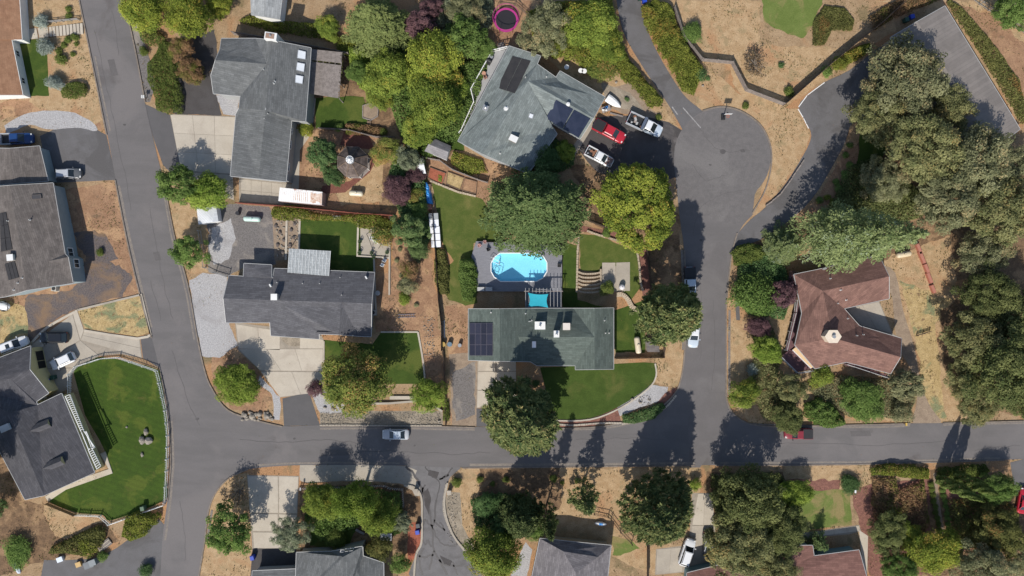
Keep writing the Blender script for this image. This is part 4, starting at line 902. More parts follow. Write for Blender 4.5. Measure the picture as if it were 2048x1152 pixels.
def bare(key, seed, h, r, dense=500):
    """a thin, half bare tree: twigs and few leaves"""
    rg = np.random.default_rng(seed); mb = MB(); mb.tube((0, 0, -.1), (0, 0, h * .35), .16, .11, 6); pts = []
    for i in range(26):
        d = rand_dirs(rg, 1)[0]; d[2] = abs(d[2]) * .7 + .25; t = Vector((d[0] * r, d[1] * r, h * .35 + d[2] * h * .6)) * (.7 + .3 * rg.random())
        f = Vector((0, 0, h * (.2 + .15 * rg.random()))); m_ = f.lerp(t, .5) + Vector(rg.normal(size=3) * .2); mb.tube(f, m_, .06, .04, 4, False); mb.tube(m_, t, .04, .015, 4, False)
        for _ in range(5):
            s_ = m_.lerp(t, rg.random()); e = s_ + Vector(rand_dirs(rg, 1)[0]) * r * .28; mb.tube(s_, e, .022, .01, 3, False); pts += [np.array(s_.lerp(e, q)) for q in rg.random(max(1, dense // 130))]
    c = np.array(pts) + rg.normal(size=(len(pts), 3)) * .12; lv = np.stack([rg.random(len(c)), rg.random(len(c)), rg.random(len(c))], 1); sz = .26 * (.6 + .8 * rg.random(len(c)))
    PROTO[key] = (lambda m: leaves('crown', c, rand_dirs(rg, len(c)) + np.array([0, 0, .8]), sz, sz * .6, lv, m, rg=np.random.default_rng(seed)), mb.mesh('trunk', m_barkg), r, h, {})
def column(key, seed, r, h, n=5200, size=.3):
    rg = np.random.default_rng(seed); z = rg.random(n) ** .8; a = rg.random(n) * 6.283; prof = r * np.minimum(1, (1 - z) * 2.2) ** .7 * np.minimum(1, z * 9 + .35) * (.75 + .3 * rg.random(n)) * (1 + .15 * np.sin(a * 5 + z * 30))
    c = np.stack([np.cos(a) * prof, np.sin(a) * prof, z * h + .05], 1); nn = np.stack([np.cos(a), np.sin(a), np.full(n, .35)], 1) + rg.normal(size=(n, 3)) * .4; lv = np.stack([(.5 + .5 * np.sin(a * 5 + z * 30)), rg.random(n), rg.random(n)], 1)
    mb = MB().tube((0, 0, -.1), (0, 0, h * .8), .14, .05, 6); sz = size * (.6 + .8 * rg.random(n))
    PROTO[key] = (lambda m: leaves('crown', c, nn, sz * 1.2, sz * .5, lv, m, np.tile(np.array([0, 0, 1.0]), (n, 1)), np.random.default_rng(seed)), mb.mesh('trunk', m_bark), r, h, {})
broadleaf('maple1', 1, 8, 5, 62, 210, .34); broadleaf('maple2', 2, 8, 5, 56, 210, .34, .75); broadleaf('maple3', 3, 7.5, 5, 70, 170, .32, .85, lob=.23)
broadleaf('round1', 4, 6, 3.6, 44, 200, .27, .85, lob=.27); broadleaf('round2', 5, 6, 3.6, 40, 190, .27, .85, lob=.3)
broadleaf('ash1', 6, 7, 4.2, 60, 105, .34, .8, lob=.19, inner=.3); broadleaf('ash2', 7, 7, 4.2, 64, 100, .34, .8, lob=.18, inner=.3)
broadleaf('oak1', 8, 11, 7, 120, 125, .40, .7, lob=.165, inner=.35); broadleaf('oak2', 9, 12, 7, 130, 115, .40, .75, lob=.155, inner=.3); broadleaf('oak3', 10, 10, 7, 110, 130, .40, .65, gap=.12, lob=.17, inner=.4)
broadleaf('chestnut', 12, 10, 7, 150, 150, .42, .72, lob=.15, inner=.72)
broadleaf('small1', 13, 3.6, 2.3, 26, 130, .22, .9, lob=.33); broadleaf('small2', 14, 3.8, 2.3, 24, 120, .22, .9, lob=.34)
conifer('fir1', 20, 20, 8.5, 34, 13, .62, .22, dense=1.15); conifer('fir2', 21, 16, 6, 30, 11, .52, .28, dense=1.0); conifer('cedar1', 22, 31, 6.6, 50, 9, .55, .18, power=.75, dense=.85, wide=.4); conifer('smallfir', 23, 6, 2.4, 16, 8, .32, .2)
pine('pine1', 30, 15, 5.8, 640, 34, .66, power=.5); pine('pine2', 31, 17, 6.2, 720, 34, .66, base=.22, power=.5); pine('pinethin', 32, 10, 3.2, 190, 20, .52, base=.15, power=.9)
shrub('bush1', 40, 1.6, 1.6, 1500, .2); shrub('bush2', 41, 1.6, 1.3, 1400, .2, 6); shrub('dome', 42, 1.6, 1.6, 2300, .16, 5); shrub('small', 43, .9, .8, 420, .17, 5)
shrub('bigbush', 44, 3.4, 3.6, 5200, .27, 13)
bare('bare1', 50, 5.5, 3.4, 520); bare('bare2', 51, 4, 2.4, 900); bare('twig', 52, 1.8, 1.1, 300)
column('cypress', 60, .95, 11)

def tree(name, label, px, py, rpx, key, pal, cat=None, group=None, sz=1.0, zf=None, rz=None, lean=None, elong=None):
    """px,py,rpx: where and how wide the crown shows; the trunk is put where a crown of that height would stand"""
    mk, tm, r, h, cache = PROTO[key]; hh = h * rpx * S / r * sz
    z = hh * (.5 if zf is None else zf); g_ = P(px, py, z); k = (rpx * S * (H - z) / H) / r
    o = thing(name, label, cat or ('tree' if 'bush' not in key and key not in ('dome', 'small', 'twig') else 'shrub'), (g_.x, g_.y, 0), random.uniform(0, 6.28) if rz is None else rz, group)
    e_ = elong or random.uniform(.86, 1.1); o.scale = (k * e_, k * (1 if elong else (2 - e_) * .98 + .02), hh / h)
    if pal not in cache: cache[pal] = mk(LM[pal])
    nm = 'foliage' if cache[pal].name.startswith('foliage') else 'crown'
    link(nm, cache[pal], o); link('stem' if nm == 'foliage' else 'trunk', tm, o)
    if lean: o.rotation_euler = (lean[0], lean[1], o.rotation_euler.z)
    return o
def hedge(name, label, pts, h, pal, dens=34, size=.26, lump=1.1, cat='hedge', zmin=.1, group=None, stuff=False, edge=.9):
    """a clipped or sprawling mass of leaves inside a px outline"""
    rg = np.random.default_rng(abs(hash(label)) % 99991 if False else len(label) * 131 + int(pp(pts)[0][0])); q = [P(*p, h * .6) for p in pp(pts)]; c0 = sum(q, Vector()) / len(q); c0.z = 0
    xs = [p.x for p in q]; ys = [p.y for p in q]; area = abs(sum(q[i].x * q[(i + 1) % len(q)].y - q[(i + 1) % len(q)].x * q[i].y for i in range(len(q)))) / 2
    n = int(min(area * dens * 5, 42000) * (max(xs) - min(xs)) * (max(ys) - min(ys)) / area); A = np.array([(p.x, p.y) for p in q]); B = np.roll(A, -1, 0)
    p = np.stack([rg.uniform(min(xs), max(xs), n), rg.uniform(min(ys), max(ys), n)], 1); ins = np.zeros(n, bool); dist = np.full(n, 1e9)
    for a, b in zip(A, B):
        cond = ((a[1] > p[:, 1]) != (b[1] > p[:, 1])); xi = (b[0] - a[0]) * (p[:, 1] - a[1]) / (b[1] - a[1] + 1e-12) + a[0]; ins ^= cond & (p[:, 0] < xi)
        ab = b - a; t = np.clip(((p - a) @ ab) / (ab @ ab + 1e-9), 0, 1); dist = np.minimum(dist, np.linalg.norm(p - (a + t[:, None] * ab), axis=1))
    p, dist = p[ins], dist[ins]; n = len(p)
    nz = np.array([noise.noise(Vector((x / lump, y / lump, 1.7))) for x, y in p]); nz2 = np.array([noise.noise(Vector((x / lump / 3, y / lump / 3, 9.7))) for x, y in p])
    e = np.clip(dist / (h * edge * .8 + .05), 0, 1); top = h * (np.sqrt(np.clip(1 - (1 - e) ** 2, 0, 1)) * .85 + .15) * (.86 + .28 * nz + .16 * nz2)
    z = np.maximum(zmin, top * (1 - .55 * rg.random(n) ** 2.2)); keep = (e > .15) | (nz > -.15)
    c = np.stack([p[:, 0] - c0.x, p[:, 1] - c0.y, z], 1)[keep]; m = len(c)
    lv = np.stack([np.clip(.5 + .7 * nz + .2 * rg.normal(size=n), 0, 1), rg.random(n), np.clip(.5 + nz2, 0, 1)], 1)[keep]
    sz = size * (.6 + .8 * rg.random(m)); nn = rg.normal(size=(m, 3)) * .5 + np.array([0, 0, .8])
    me = leaves('foliage', c, nn, sz, sz * .6, lv, LM[pal], rg=rg)
    o = thing(name, label, cat, c0, 0, group) if not stuff else None
    if stuff: o = link(name, me, None, c0); tag(o, label, cat, None, 'stuff'); return o
    link('foliage', me, o)
    mb = MB(); 
    for i in range(5):
        t = Vector((A[i * len(A) // 5][0] * .5 + c0.x * .5 - c0.x, A[i * len(A) // 5][1] * .5 + c0.y * .5 - c0.y, 0)); mb.tube(t - Vector((0, 0, .1)), t + Vector((0, 0, h * .45)), .06, .03, 5)
    mb.build('stem', m_bark, o); return o
T = tree
# top left
T('maple_tree', 'yellow green maple overhanging the road edge at the top left', 292, 22, 46, 'maple1', 'gold', 'tree')
T('maple_tree', 'yellow green maple behind the asphalt pad, reaching over the top edge', 382, 30, 52, 'maple2', 'gold', 'tree')
T('maple_tree', 'small yellow maple crown peeking over the top edge left of the pale outbuilding', 440, 8, 30, 'maple3', 'gold', 'tree')
T('smoke_bush', 'rust and green tree beside the dark asphalt pad', 384, 142, 30, 'maple3', 'rust', 'tree'); T('smoke_bush', 'small orange crown behind the rust tree beside the hedge', 362, 100, 26, 'round2', 'rust', 'tree')
hedge('juniper_hedge', 'large dark green juniper hedge by the road above the concrete drive', "316,82 336,80 352,100 356,150 366,190 363,226 335,228 310,218 306,190 292,160 292,125 310,105", 1.6, 'jun', 42, .2, .8)
hedge('juniper_hedge', 'smaller juniper mass under the yellow maples by the road', "270,30 300,45 330,75 322,90 296,90 278,80", 1.5, 'jun', 36, .2)
T('round_shrub', 'lone round shrub on the gravel strip between two juniper masses', 289, 102, 11, 'dome', 'jun', 'shrub')
for x, y, r, l in ((94, 92, 20, 'blue grey round shrub in front of the steps, middle of three'), (110, 168, 19, 'blue grey round shrub beside the dark green clump, lowest of three'), (85, 44, 17, 'blue grey round shrub above the concrete steps')):
    T('lavender_shrub', l, x, y, r, 'dome', 'blue', 'shrub', 'blue grey shrubs by the rust roofed house')
hedge('low_hedge', 'oval dark green shrub mass at the bottom of the dry slope', "120,182 132,166 150,161 168,166 174,180 168,192 145,197 122,196", 1.3, 'jun', 46, .2)
for x, y, r, l in ((135, 80, 9, 'low green shrub just below the concrete steps'), (150, 74, 10, 'low green shrub below the steps, nearest the road'), (117, 103, 10, 'low green shrub touching the middle blue grey shrub'), (122, 118, 14, 'widest low green shrub on the dry slope'), (128, 90, 8, 'low green shrub between the middle blue grey shrub and the steps'), (145, 108, 7, 'small low shrub alone in the middle of the dry slope'), (152, 88, 6, 'smallest low shrub, beside the road below the steps'), (136, 18, 8, 'low green shrub above the steps, upper of two'), (137, 32, 9, 'low green shrub above the steps, lower of two')):
    T('low_shrub', l, x, y, r, 'small', 'jun', 'shrub', 'low shrubs on the dry slope')
# top middle
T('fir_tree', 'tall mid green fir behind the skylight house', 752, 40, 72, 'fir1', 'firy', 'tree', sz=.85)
T('maple_tree', 'yellow green tree between the skylight house and the tall fir', 655, 55, 26, 'round1', 'ylgr', 'tree')
hedge('ivy_hedge', 'long dark ivy hedge behind the skylight house', "500,28 560,40 640,45 700,80 735,85 730,98 660,82 600,70 540,62 470,40", 1.5, 'hedge', 26, .24)
T('plum_tree', 'dull purple leaved tree right of the tall fir', 838, 52, 34, 'ash1', 'plum', 'tree'); T('plum_tree', 'smaller purple tree near the top edge by the fir', 862, 18, 26, 'ash2', 'plum', 'tree')
T('olive_tree', 'grey green tree at the top edge left of the trampoline', 935, 22, 46, 'oak3', 'olive', 'tree')
T('maple_tree', 'dark green tree above the railed deck', 928, 78, 50, 'ash1', 'mid', 'tree'); T('maple_tree', 'small green tree beside the top of the deck lawn', 968, 98, 24, 'round2', 'mid', 'tree')
T('maple_tree', 'broad golden maple in the middle of the wooded strip', 868, 128, 62, 'maple1', 'gold', 'tree'); T('maple_tree', 'golden maple left of the broad one beside the pergola tree', 776, 152, 52, 'maple3', 'ylgr', 'tree')
T('maple_tree', 'yellow green maple in front of the broad golden one', 868, 205, 58, 'maple2', 'ylgr', 'tree'); T('maple_tree', 'yellow green tree beside the grey shed', 838, 265, 36, 'round1', 'ylgr', 'tree'); T('maple_tree', 'yellow green tree between the deck lawn and golden maple', 902, 180, 34, 'round2', 'bright', 'tree'); T('maple_tree', 'low yellow tree above the octagonal planting bed', 760, 195, 28, 'round2', 'ylgr', 'tree')
T('pear_tree', 'small green tree at the corner of the weathered pergola', 716, 146, 24, 'round1', 'mid', 'tree')
T('walnut_tree', 'dark green tree beside the gazebo', 646, 308, 36, 'ash1', 'dark', 'tree'); T('walnut_tree', 'low dark green tree below the gazebo', 668, 352, 22, 'round2', 'dark', 'tree')
T('maple_tree', 'orange tinged tree right of the gazebo', 772, 305, 30, 'round2', 'orange', 'tree'); T('dull_tree', 'grey green tree between gazebo and grey shed', 815, 318, 30, 'ash2', 'greygr', 'tree')
T('plum_tree', 'purple leaved tree by the cream propane tank', 796, 380, 33, 'maple3', 'plum', 'tree'); T('plum_tree', 'dark purple tree at the corner beside the blue tarp', 832, 350, 20, 'round2', 'plum', 'tree')
T('maple_tree', 'small orange green shrub by the blue tarp', 832, 392, 20, 'small1', 'orange', 'tree'); T('maple_tree', 'small green tree beside the blue tarp', 838, 418, 20, 'small2', 'mid', 'tree')
T('evergreen_tree', 'dense dark evergreen tree left of the white crates', 822, 462, 40, 'ash2', 'fir', 'tree'); T('evergreen_tree', 'lower dark evergreen against the lot fence', 838, 495, 24, 'round1', 'fir', 'tree')
T('yellow_shrub', 'golden shrub at the corner of the grey garage block', 612, 258, 17, 'bush1', 'gold', 'shrub'); T('round_shrub', 'clipped green shrub on the lawn edge above the gazebo', 678, 256, 10, 'dome', 'mid', 'shrub')
T('round_shrub', 'olive shrub beside the octagonal bed', 768, 263, 9, 'dome', 'jun', 'shrub'); T('yellow_shrub', 'yellow shrub near the pergola lawn', 690, 95, 18, 'bush2', 'hedge', 'shrub')
hedge('vine', 'leafy vine climbing over the weathered pergola', "634,125 660,112 690,125 684,168 655,172 645,150", 3.3, 'ivy', 9, .24, 1.0, 'vine', 2.9, edge=.3)
# left middle
T('locust_tree', 'spreading green tree by the road left of the round dark one', 360, 370, 46, 'ash1', 'mid', 'tree'); T('round_tree', 'round dense green tree above the white metal shed', 419, 385, 42, 'round1', 'bright', 'tree', sz=.8)
T('locust_tree', 'spiky star shaped green tree at the gravel yard fence', 382, 502, 38, 'ash2', 'mid', 'tree'); T('round_tree', 'bright green round tree at the road corner', 476, 767, 49, 'maple3', 'bright', 'tree', sz=.8)
T('maple_tree', 'big orange and green maple on the front lawn', 714, 762, 70, 'maple1', 'orange', 'tree'); T('plum_tree', 'small purple tree left of the orange maple', 631, 777, 20, 'small1', 'plum', 'tree')
T('round_tree', 'green tree at the lawn corner above the river gravel', 856, 790, 37, 'round2', 'bright', 'tree')
hedge('box_hedge', 'short clipped hedge at the end of the river gravel bed', "884,803 897,803 900,842 886,842", 1.0, 'jun', 60, .18, .5)
hedge('climber_hedge', 'yellow green hedge along the red fence behind the lawn', "540,415 570,408 600,412 640,428 690,428 750,425 790,440 785,470 750,460 715,455 700,443 660,441 600,440 560,440 540,435", 1.7, 'hedge', 30, .25)
T('golden_shrub', 'golden shrub over the pebble patio of the charcoal house', 765, 470, 24, 'bush1', 'orange', 'shrub')
T('dry_shrub', 'dull olive shrub on the soil strip between the lots', 822, 540, 24, 'small2', 'rust', 'shrub'); T('dry_shrub', 'darker shrub on the soil strip below the olive one', 816, 570, 22, 'small1', 'olive', 'shrub'); T('round_shrub', 'bright green shrub on the bare soil strip', 808, 598, 14, 'bush2', 'bright', 'shrub')
for x, y, r, l in ((800, 498, 6, 'topmost tiny shrub on the bare soil beside the pebble patio'), (794, 521, 6, 'tiny shrub on bare soil level with the patio corner'), (802, 550, 6, 'tiny shrub on bare soil left of the dull olive shrub'), (833, 610, 6, 'lowest tiny shrub on the soil near the lying ladder'), (835, 520, 9, 'tiny shrub on bare soil below the dark evergreens')): T('small_shrub', l, x, y, r, 'small', 'olive', 'shrub', 'tiny shrubs on the soil strip')
hedge('fence_shrubs', 'rusty green row of shrubs along the lot fence west of the pool', "868,495 890,498 898,540 897,590 880,592 868,560", 1.4, 'ivy', 34, .24)
hedge('fence_shrubs', 'green shrubs hugging the left end of the pool deck', "918,520 944,514 956,540 955,585 945,605 925,600 915,560", 2.2, 'mid', 40, .24, 1.0)
T('round_shrub', 'small dry shrub on the dark gravel by the left road', 200, 504, 9, 'bush1', 'jun', 'shrub')
# centre and right of centre
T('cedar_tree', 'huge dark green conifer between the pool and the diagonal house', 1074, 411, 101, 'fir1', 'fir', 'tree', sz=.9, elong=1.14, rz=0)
T('ash_tree', 'green tree at the garage corner of the diagonal house', 1130, 305, 24, 'ash1', 'bright', 'tree'); T('ash_tree', 'dark green tree below the roof of the diagonal house', 1095, 320, 30, 'round2', 'dark', 'tree')
T('chestnut_tree', 'big yellow green chestnut beside the cul de sac', 1274, 412, 86, 'chestnut', 'gold', 'tree', sz=.85)
T('pine_tree', 'tall pine over the two vehicles parked at the kerb', 1338, 628, 66, 'pine1', 'pine', 'tree', sz=1.15); T('pine_tree', 'tall pine at the bottom of the green front lawn', 1043, 838, 80, 'pine2', 'pine', 'tree', sz=.82)
T('weeping_shrub', 'small drooping tree beside the round stone steps', 1214, 577, 17, 'small1', 'jun', 'tree'); T('round_shrub', 'round green shrub in the planting bed above the curved lawn', 1214, 466, 10, 'dome', 'mid', 'shrub')
T('oak_tree', 'grey green oak above the diagonal house', 1092, 68, 60, 'oak3', 'olive', 'tree'); T('maple_tree', 'yellow green tree along the upper drive', 1178, 52, 54, 'maple2', 'ylgr', 'tree'); T('maple_tree', 'yellow green tree below the first one by the upper drive', 1218, 92, 36, 'round1', 'ylgr', 'tree')
T('rusty_tree', 'rust tinged round shrub near the satellite dishes', 1202, 132, 34, 'bigbush', 'orange', 'shrub', sz=.6)
hedge('drive_hedge', 'yellow green hedge along the left side of the upper drive', "1225,85 1245,90 1268,125 1300,165 1328,198 1326,214 1300,214 1280,190 1250,160 1225,125", 2.0, 'hedge', 44, .24)
hedge('drive_hedge', 'tall yellow green hedge right of the upper drive', "1284,10 1310,-5 1345,5 1362,60 1385,100 1408,130 1405,150 1390,188 1368,180 1345,140 1310,85 1288,40", 2.4, 'hedge', 40, .26)
T('dark_shrub', 'grey green shrub overhanging the rail fence', 1385, 65, 22, 'bigbush', 'mid', 'shrub'); T('dark_shrub', 'dark green shrub at the hedge foot', 1398, 150, 18, 'bush1', 'dark', 'shrub')
for x, y, r, p, l in ((1254, 198, 6, 'dark', 'small dark shrub above the white junk loaded pickup'), (1416, 157, 6, 'dark', 'small dark shrub at the end of the tall drive hedge'), (1491, 212, 9, 'jun', 'small shrub between the cul de sac and the rail fence'), (1318, 234, 8, 'jun', 'small shrub beside the nose of the white pickup'), (1562, 130, 8, 'dark', 'small upright shrub right of the half bare brown bush'), (1578, 182, 13, 'jun', 'shrub in the corner where the two brown fences meet'), (1245, 155, 5, 'mid', 'tiny shrub on straw below the rust tinged shrub')): T('small_shrub', l, x, y, r, 'small', p, 'shrub', 'lone shrubs on straw ground')
T('bare_tree', 'half bare brown bush inside the rail fence', 1512, 128, 28, 'bare2', 'dry', 'tree'); 
hedge('vine_patch', 'yellow and rust patch of creepers by the pale lawn', "1628,40 1650,10 1690,15 1710,40 1705,60 1665,60 1650,90 1625,90", .8, 'ivy', 40, .24)
hedge('ornamental_grass', 'long tuft of ornamental grass beside the retaining fence', "1690,105 1720,90 1742,85 1745,100 1715,120 1690,130", 1.1, 'hedge', 44, .3); T('grass_tuft', 'round yellow grass tuft beside the upper right drive', 1678, 130, 18, 'dome', 'hedge', 'shrub'); T('round_shrub', 'green shrub beside the yellow grass tuft', 1654, 144, 13, 'bush1', 'mid', 'shrub')
hedge('ivy_bank', 'rusty green ivy bank right of the large seam roof', "1900,-5 1930,20 1975,70 2005,110 2040,160 2060,240 2045,248 2000,170 1950,90 1895,5", .9, 'ivy', 26, .26)
T('green_tree', 'green trees at the top right picture corner', 2020, 22, 46, 'oak1', 'mid', 'tree')
# right: cedar, oaks, hedges round the brown house
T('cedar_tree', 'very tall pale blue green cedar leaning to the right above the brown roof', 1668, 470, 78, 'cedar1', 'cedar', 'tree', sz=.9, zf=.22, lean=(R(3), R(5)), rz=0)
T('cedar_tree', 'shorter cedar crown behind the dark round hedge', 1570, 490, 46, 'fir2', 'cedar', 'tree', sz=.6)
for i, (x, y, r, k, p, l) in enumerate(((1800, 165, 88, 'oak1', 'olive', 'pale grey oak standing highest over the large seam roof'), (1745, 235, 62, 'oak2', 'oak', 'oak at the drive edge below the seam roof corner'), (1885, 225, 60, 'oak3', 'oak', 'oak in the middle of the seam roof'), (1830, 300, 82, 'oak2', 'oak', 'broad oak over the foot of the seam roof'), (1935, 330, 84, 'oak1', 'olive', 'broad oak at the lower corner of the seam roof'), (1760, 360, 54, 'oak3', 'olive', 'oak above the tall cedar'), (1880, 400, 70, 'oak2', 'olive', 'oak right of the cedar tip'), (1985, 420, 78, 'oak1', 'oak', 'oak at the right edge level with the cedar'), (1960, 500, 60, 'oak3', 'olive', 'pale oak below the cedar level by the dry clearing'), (2025, 330, 50, 'oak3', 'olive', 'oak at the right edge below the seam roof'), (1965, 590, 62, 'oak2', 'oakdk', 'dark oak right of the dry clearing'), (2030, 640, 64, 'oak1', 'oakdk', 'dark oak at the right edge level with the brown house'), (1938, 680, 66, 'oak1', 'oak', 'oak nearest the worn path by the brown house'), (2000, 735, 84, 'oak2', 'oakdk', 'biggest dark oak near the bottom right road'), (1925, 755, 52, 'oak3', 'oak', 'oak beside the curve of the worn path'), (2045, 800, 50, 'oak2', 'oakdk', 'oak at the right edge just above the road'), (1950, 810, 44, 'oak1', 'oak', 'small oak just above the road by the drive mouth'))):
    T('oak_tree', l, x, y, r, k, p, 'tree', 'grey oaks on the right')
hedge('round_hedge', 'round clipped hedge where the upper right drive meets the road', "1462,508 1475,492 1500,485 1525,490 1535,510 1525,530 1495,534 1470,530", 2.0, 'jun', 44, .24)
T('evergreen_shrub', 'large dark round shrub beside the road left of the brown house', 1508, 592, 46, 'bigbush', 'mid', 'shrub'); T('plum_tree', 'purple tree between the round shrub and brown roof', 1565, 588, 32, 'ash1', 'plum', 'tree'); T('plum_tree', 'dark purple bush below the round shrub', 1515, 655, 24, 'round2', 'plum', 'tree'); T('plum_tree', 'plum crown touching the corner of the brown roof', 1588, 560, 20, 'small2', 'plum', 'tree')
T('green_tree', 'olive green tree left of the awning deck', 1530, 700, 32, 'round1', 'bright', 'tree'); T('spruce_shrub', 'small blue grey spruce near the awning deck', 1507, 738, 15, 'bush2', 'blue', 'shrub'); T('green_tree', 'yellow green tree by the road below the blue spruce', 1486, 785, 32, 'round2', 'ylgr', 'tree'); T('green_tree', 'olive tree above the red pickup', 1575, 775, 36, 'ash2', 'oak', 'tree'); T('green_tree', 'dark tree shading the red pickup', 1572, 835, 34, 'round1', 'oakdk', 'tree'); T('green_tree', 'small yellow green tree below the brown house porch', 1642, 752, 27, 'small1', 'ylgr', 'tree')
hedge('cone_hedge', 'bright green leaning hedge beside the red pickup', "1612,805 1640,795 1668,808 1692,840 1697,852 1665,860 1630,850 1612,835", 2.4, 'mid', 56, .24, .8); T('laurel_tree', 'dense dark green round tree below the brown house', 1724, 800, 48, 'maple3', 'mid', 'tree', sz=.7); T('green_tree', 'olive tree between the dark round tree and the worn path', 1808, 770, 38, 'ash1', 'olive', 'tree'); T('green_tree', 'thin olive shrub at the mouth of the worn path', 1798, 825, 24, 'small2', 'olive', 'tree')
for (x, y, r), l in zip(((1690, 350, 12), (1680, 380, 12), (1665, 405, 10), (1645, 430, 13), (1700, 330, 9), (1672, 365, 9), (1655, 395, 8), (1715, 405, 16), (1640, 400, 9), (1700, 290, 8), (1692, 310, 8)), ('fourth from the top', 'sixth from the top', 'third from the bottom', 'lowest, nearest the cedar', 'third from the top', 'fifth from the top, at the drive edge', 'fourth from the bottom, at the drive edge', 'widest, close to the oaks', 'second from the bottom, at the drive edge', 'topmost', 'second from the top')): T('drive_shrub', 'green shrub on the curved drive bank, ' + l, x, y, r, 'small', 'hedge' if x % 2 else 'mid', 'shrub', 'shrubs on the drive bank')
# bottom row
T('ash_tree', 'green tree beside the left road at the bottom', 460, 1058, 52, 'ash2', 'mid', 'tree'); T('bare_tree', 'reddish half bare tree on the corner verge', 475, 985, 34, 'bare1', 'dry', 'tree'); T('willow_tree', 'wispy olive tree over the concrete drive edge', 582, 1062, 42, 'oak3', 'greygr', 'tree')
T('maple_tree', 'yellow green tree behind the white post fence, left of three', 648, 1000, 42, 'maple3', 'ylgr', 'tree', sz=1.3); T('maple_tree', 'fresh green tree behind the white post fence, middle of three', 715, 995, 44, 'maple2', 'bright', 'tree', sz=1.9); T('maple_tree', 'yellow green tree behind the white post fence, right of three', 760, 1030, 38, 'maple1', 'ylgr', 'tree', sz=1.5)
T('olive_tree', 'grey green small tree by the blue bin', 803, 1042, 24, 'ash1', 'greygr', 'tree'); T('shrub_tree', 'olive shrub left of the skylit gable', 670, 1078, 22, 'bigbush', 'jun', 'shrub'); T('shrub_tree', 'brownish green tree right of the skylit gable', 760, 1092, 30, 'small1', 'ivy', 'tree'); T('shrub_tree', 'green tree at the bottom beside the cracked drive', 802, 1128, 24, 'small2', 'mid', 'tree'); T('shrub_tree', 'small brown tree at the corner of the skylit roof', 755, 1135, 16, 'small2', 'rust', 'tree')
T('pine_tree', 'dense dark green round pine on the verge right of the cracked drive', 976, 1008, 27, 'round1', 'dark', 'tree'); T('maple_tree', 'yellow green tree at the bottom edge by the stone border', 986, 1105, 56, 'maple1', 'ylgr', 'tree'); T('pine_tree', 'dark green pine above the yellow green bottom tree', 1042, 1030, 44, 'pine1', 'pinedk', 'tree', sz=1.15); T('pine_tree', 'dark green tree between the yellow green bottom tree and the dark pine', 1008, 1050, 32, 'ash1', 'dark', 'tree'); T('round_tree', 'small dark tree in pine shade above the mauve hip roof', 1068, 1062, 20, 'round2', 'mid', 'tree'); T('pine_tree', 'narrow green pine right of the dark one', 1096, 1042, 28, 'pinethin', 'pinedk', 'tree', sz=1.9); T('pine_tree', 'slender thin pine standing on open straw ground', 1170, 1000, 34, 'pinethin', 'pine', 'tree', sz=1.2)
for x, y, r, l in ((914, 963, 12, 'widest verge shrub, beside the mouth of the cracked drive'), (960, 960, 8, 'round verge shrub, second from the cracked drive'), (1012, 960, 8, 'round verge shrub in pine shade, fourth from the cracked drive'), (1108, 958, 9, 'round verge shrub above the narrow green pine'), (986, 968, 6, 'small verge shrub above the dense round pine'), (1155, 963, 7, 'small verge shrub left of the slender pine'), (1125, 966, 5, 'smallest verge shrub, between the narrow and slender pines')): T('verge_shrub', l, x, y, r, 'dome', 'jun', 'shrub', 'shrubs on the dry verge')
T('pine_tree', 'broad open pine left of the narrow concrete drive', 1318, 1022, 72, 'pine2', 'pine', 'tree', sz=.95); T('pine_tree', 'small green tree at the road beside the broad pine', 1390, 968, 14, 'small1', 'bright', 'tree')
T('oak_tree', 'dark oak over the corner of the crossroads', 1490, 992, 72, 'oak1', 'oakdk', 'tree', sz=1.2); T('oak_tree', 'big oak over the red brown bottom roof', 1470, 1082, 74, 'oak2', 'oak', 'tree'); T('oak_tree', 'dark oak beside the small pale lawn', 1555, 1060, 58, 'oak3', 'oakdk', 'tree'); T('oak_tree', 'oak at the bottom edge over the red brown roof', 1545, 1130, 50, 'oak1', 'oak', 'tree')
T('bright_tree', 'bright yellow green tree at the edge of the small pale lawn', 1590, 985, 34, 'maple3', 'bright', 'tree'); T('round_tree', 'round dark shrub with a white mailbox at the lawn corner', 1700, 968, 22, 'bigbush', 'dark', 'shrub', sz=.6); T('conifer_tree', 'small conifer in front of the bottom right roof', 1642, 1088, 24, 'smallfir', 'fir', 'tree')
hedge('road_hedge', 'green hedge along the road left of the garden path', "1742,935 1780,928 1830,930 1862,940 1860,960 1820,958 1780,952 1745,952", 1.5, 'hedge', 40, .24); hedge('road_hedge', 'green hedge along the road right of the garden path', "1876,938 1930,930 1975,930 1985,945 1960,955 1910,955 1878,955", 1.5, 'jun', 40, .24)
hedge('garden_shrubs', 'rusty brown shrubs below the left road hedge', "1745,955 1795,955 1800,1000 1770,1030 1745,1010", 1.2, 'rust', 26, .24); T('green_tree', 'dark green tree left of the garden path', 1772, 1060, 46, 'oak3', 'oakdk', 'tree'); T('green_tree', 'green tree at the bottom beside the white path', 1790, 1130, 40, 'oak2', 'mid', 'tree'); T('bright_tree', 'yellow autumn tree at the lower end of the garden path', 1862, 1095, 46, 'maple2', 'gold', 'tree', elong=1.3); T('bright_tree', 'smaller yellow tree left of the garden path end', 1818, 1068, 26, 'round2', 'ylgr', 'tree')
for i in range(10): 
    for sx, pal in ((-9, 'jun'), (12, 'mid')): T('border_shrub', f"clipped green shrub on the {'left' if sx < 0 else 'right'} of the narrow garden path, {('topmost','second','third','fourth','fifth','sixth','seventh','eighth','ninth','lowest')[i]} of ten", 1871 + i * 2 + sx, 968 + i * 11.5, 7, 'dome', pal, 'shrub', 'shrubs lining the garden path')
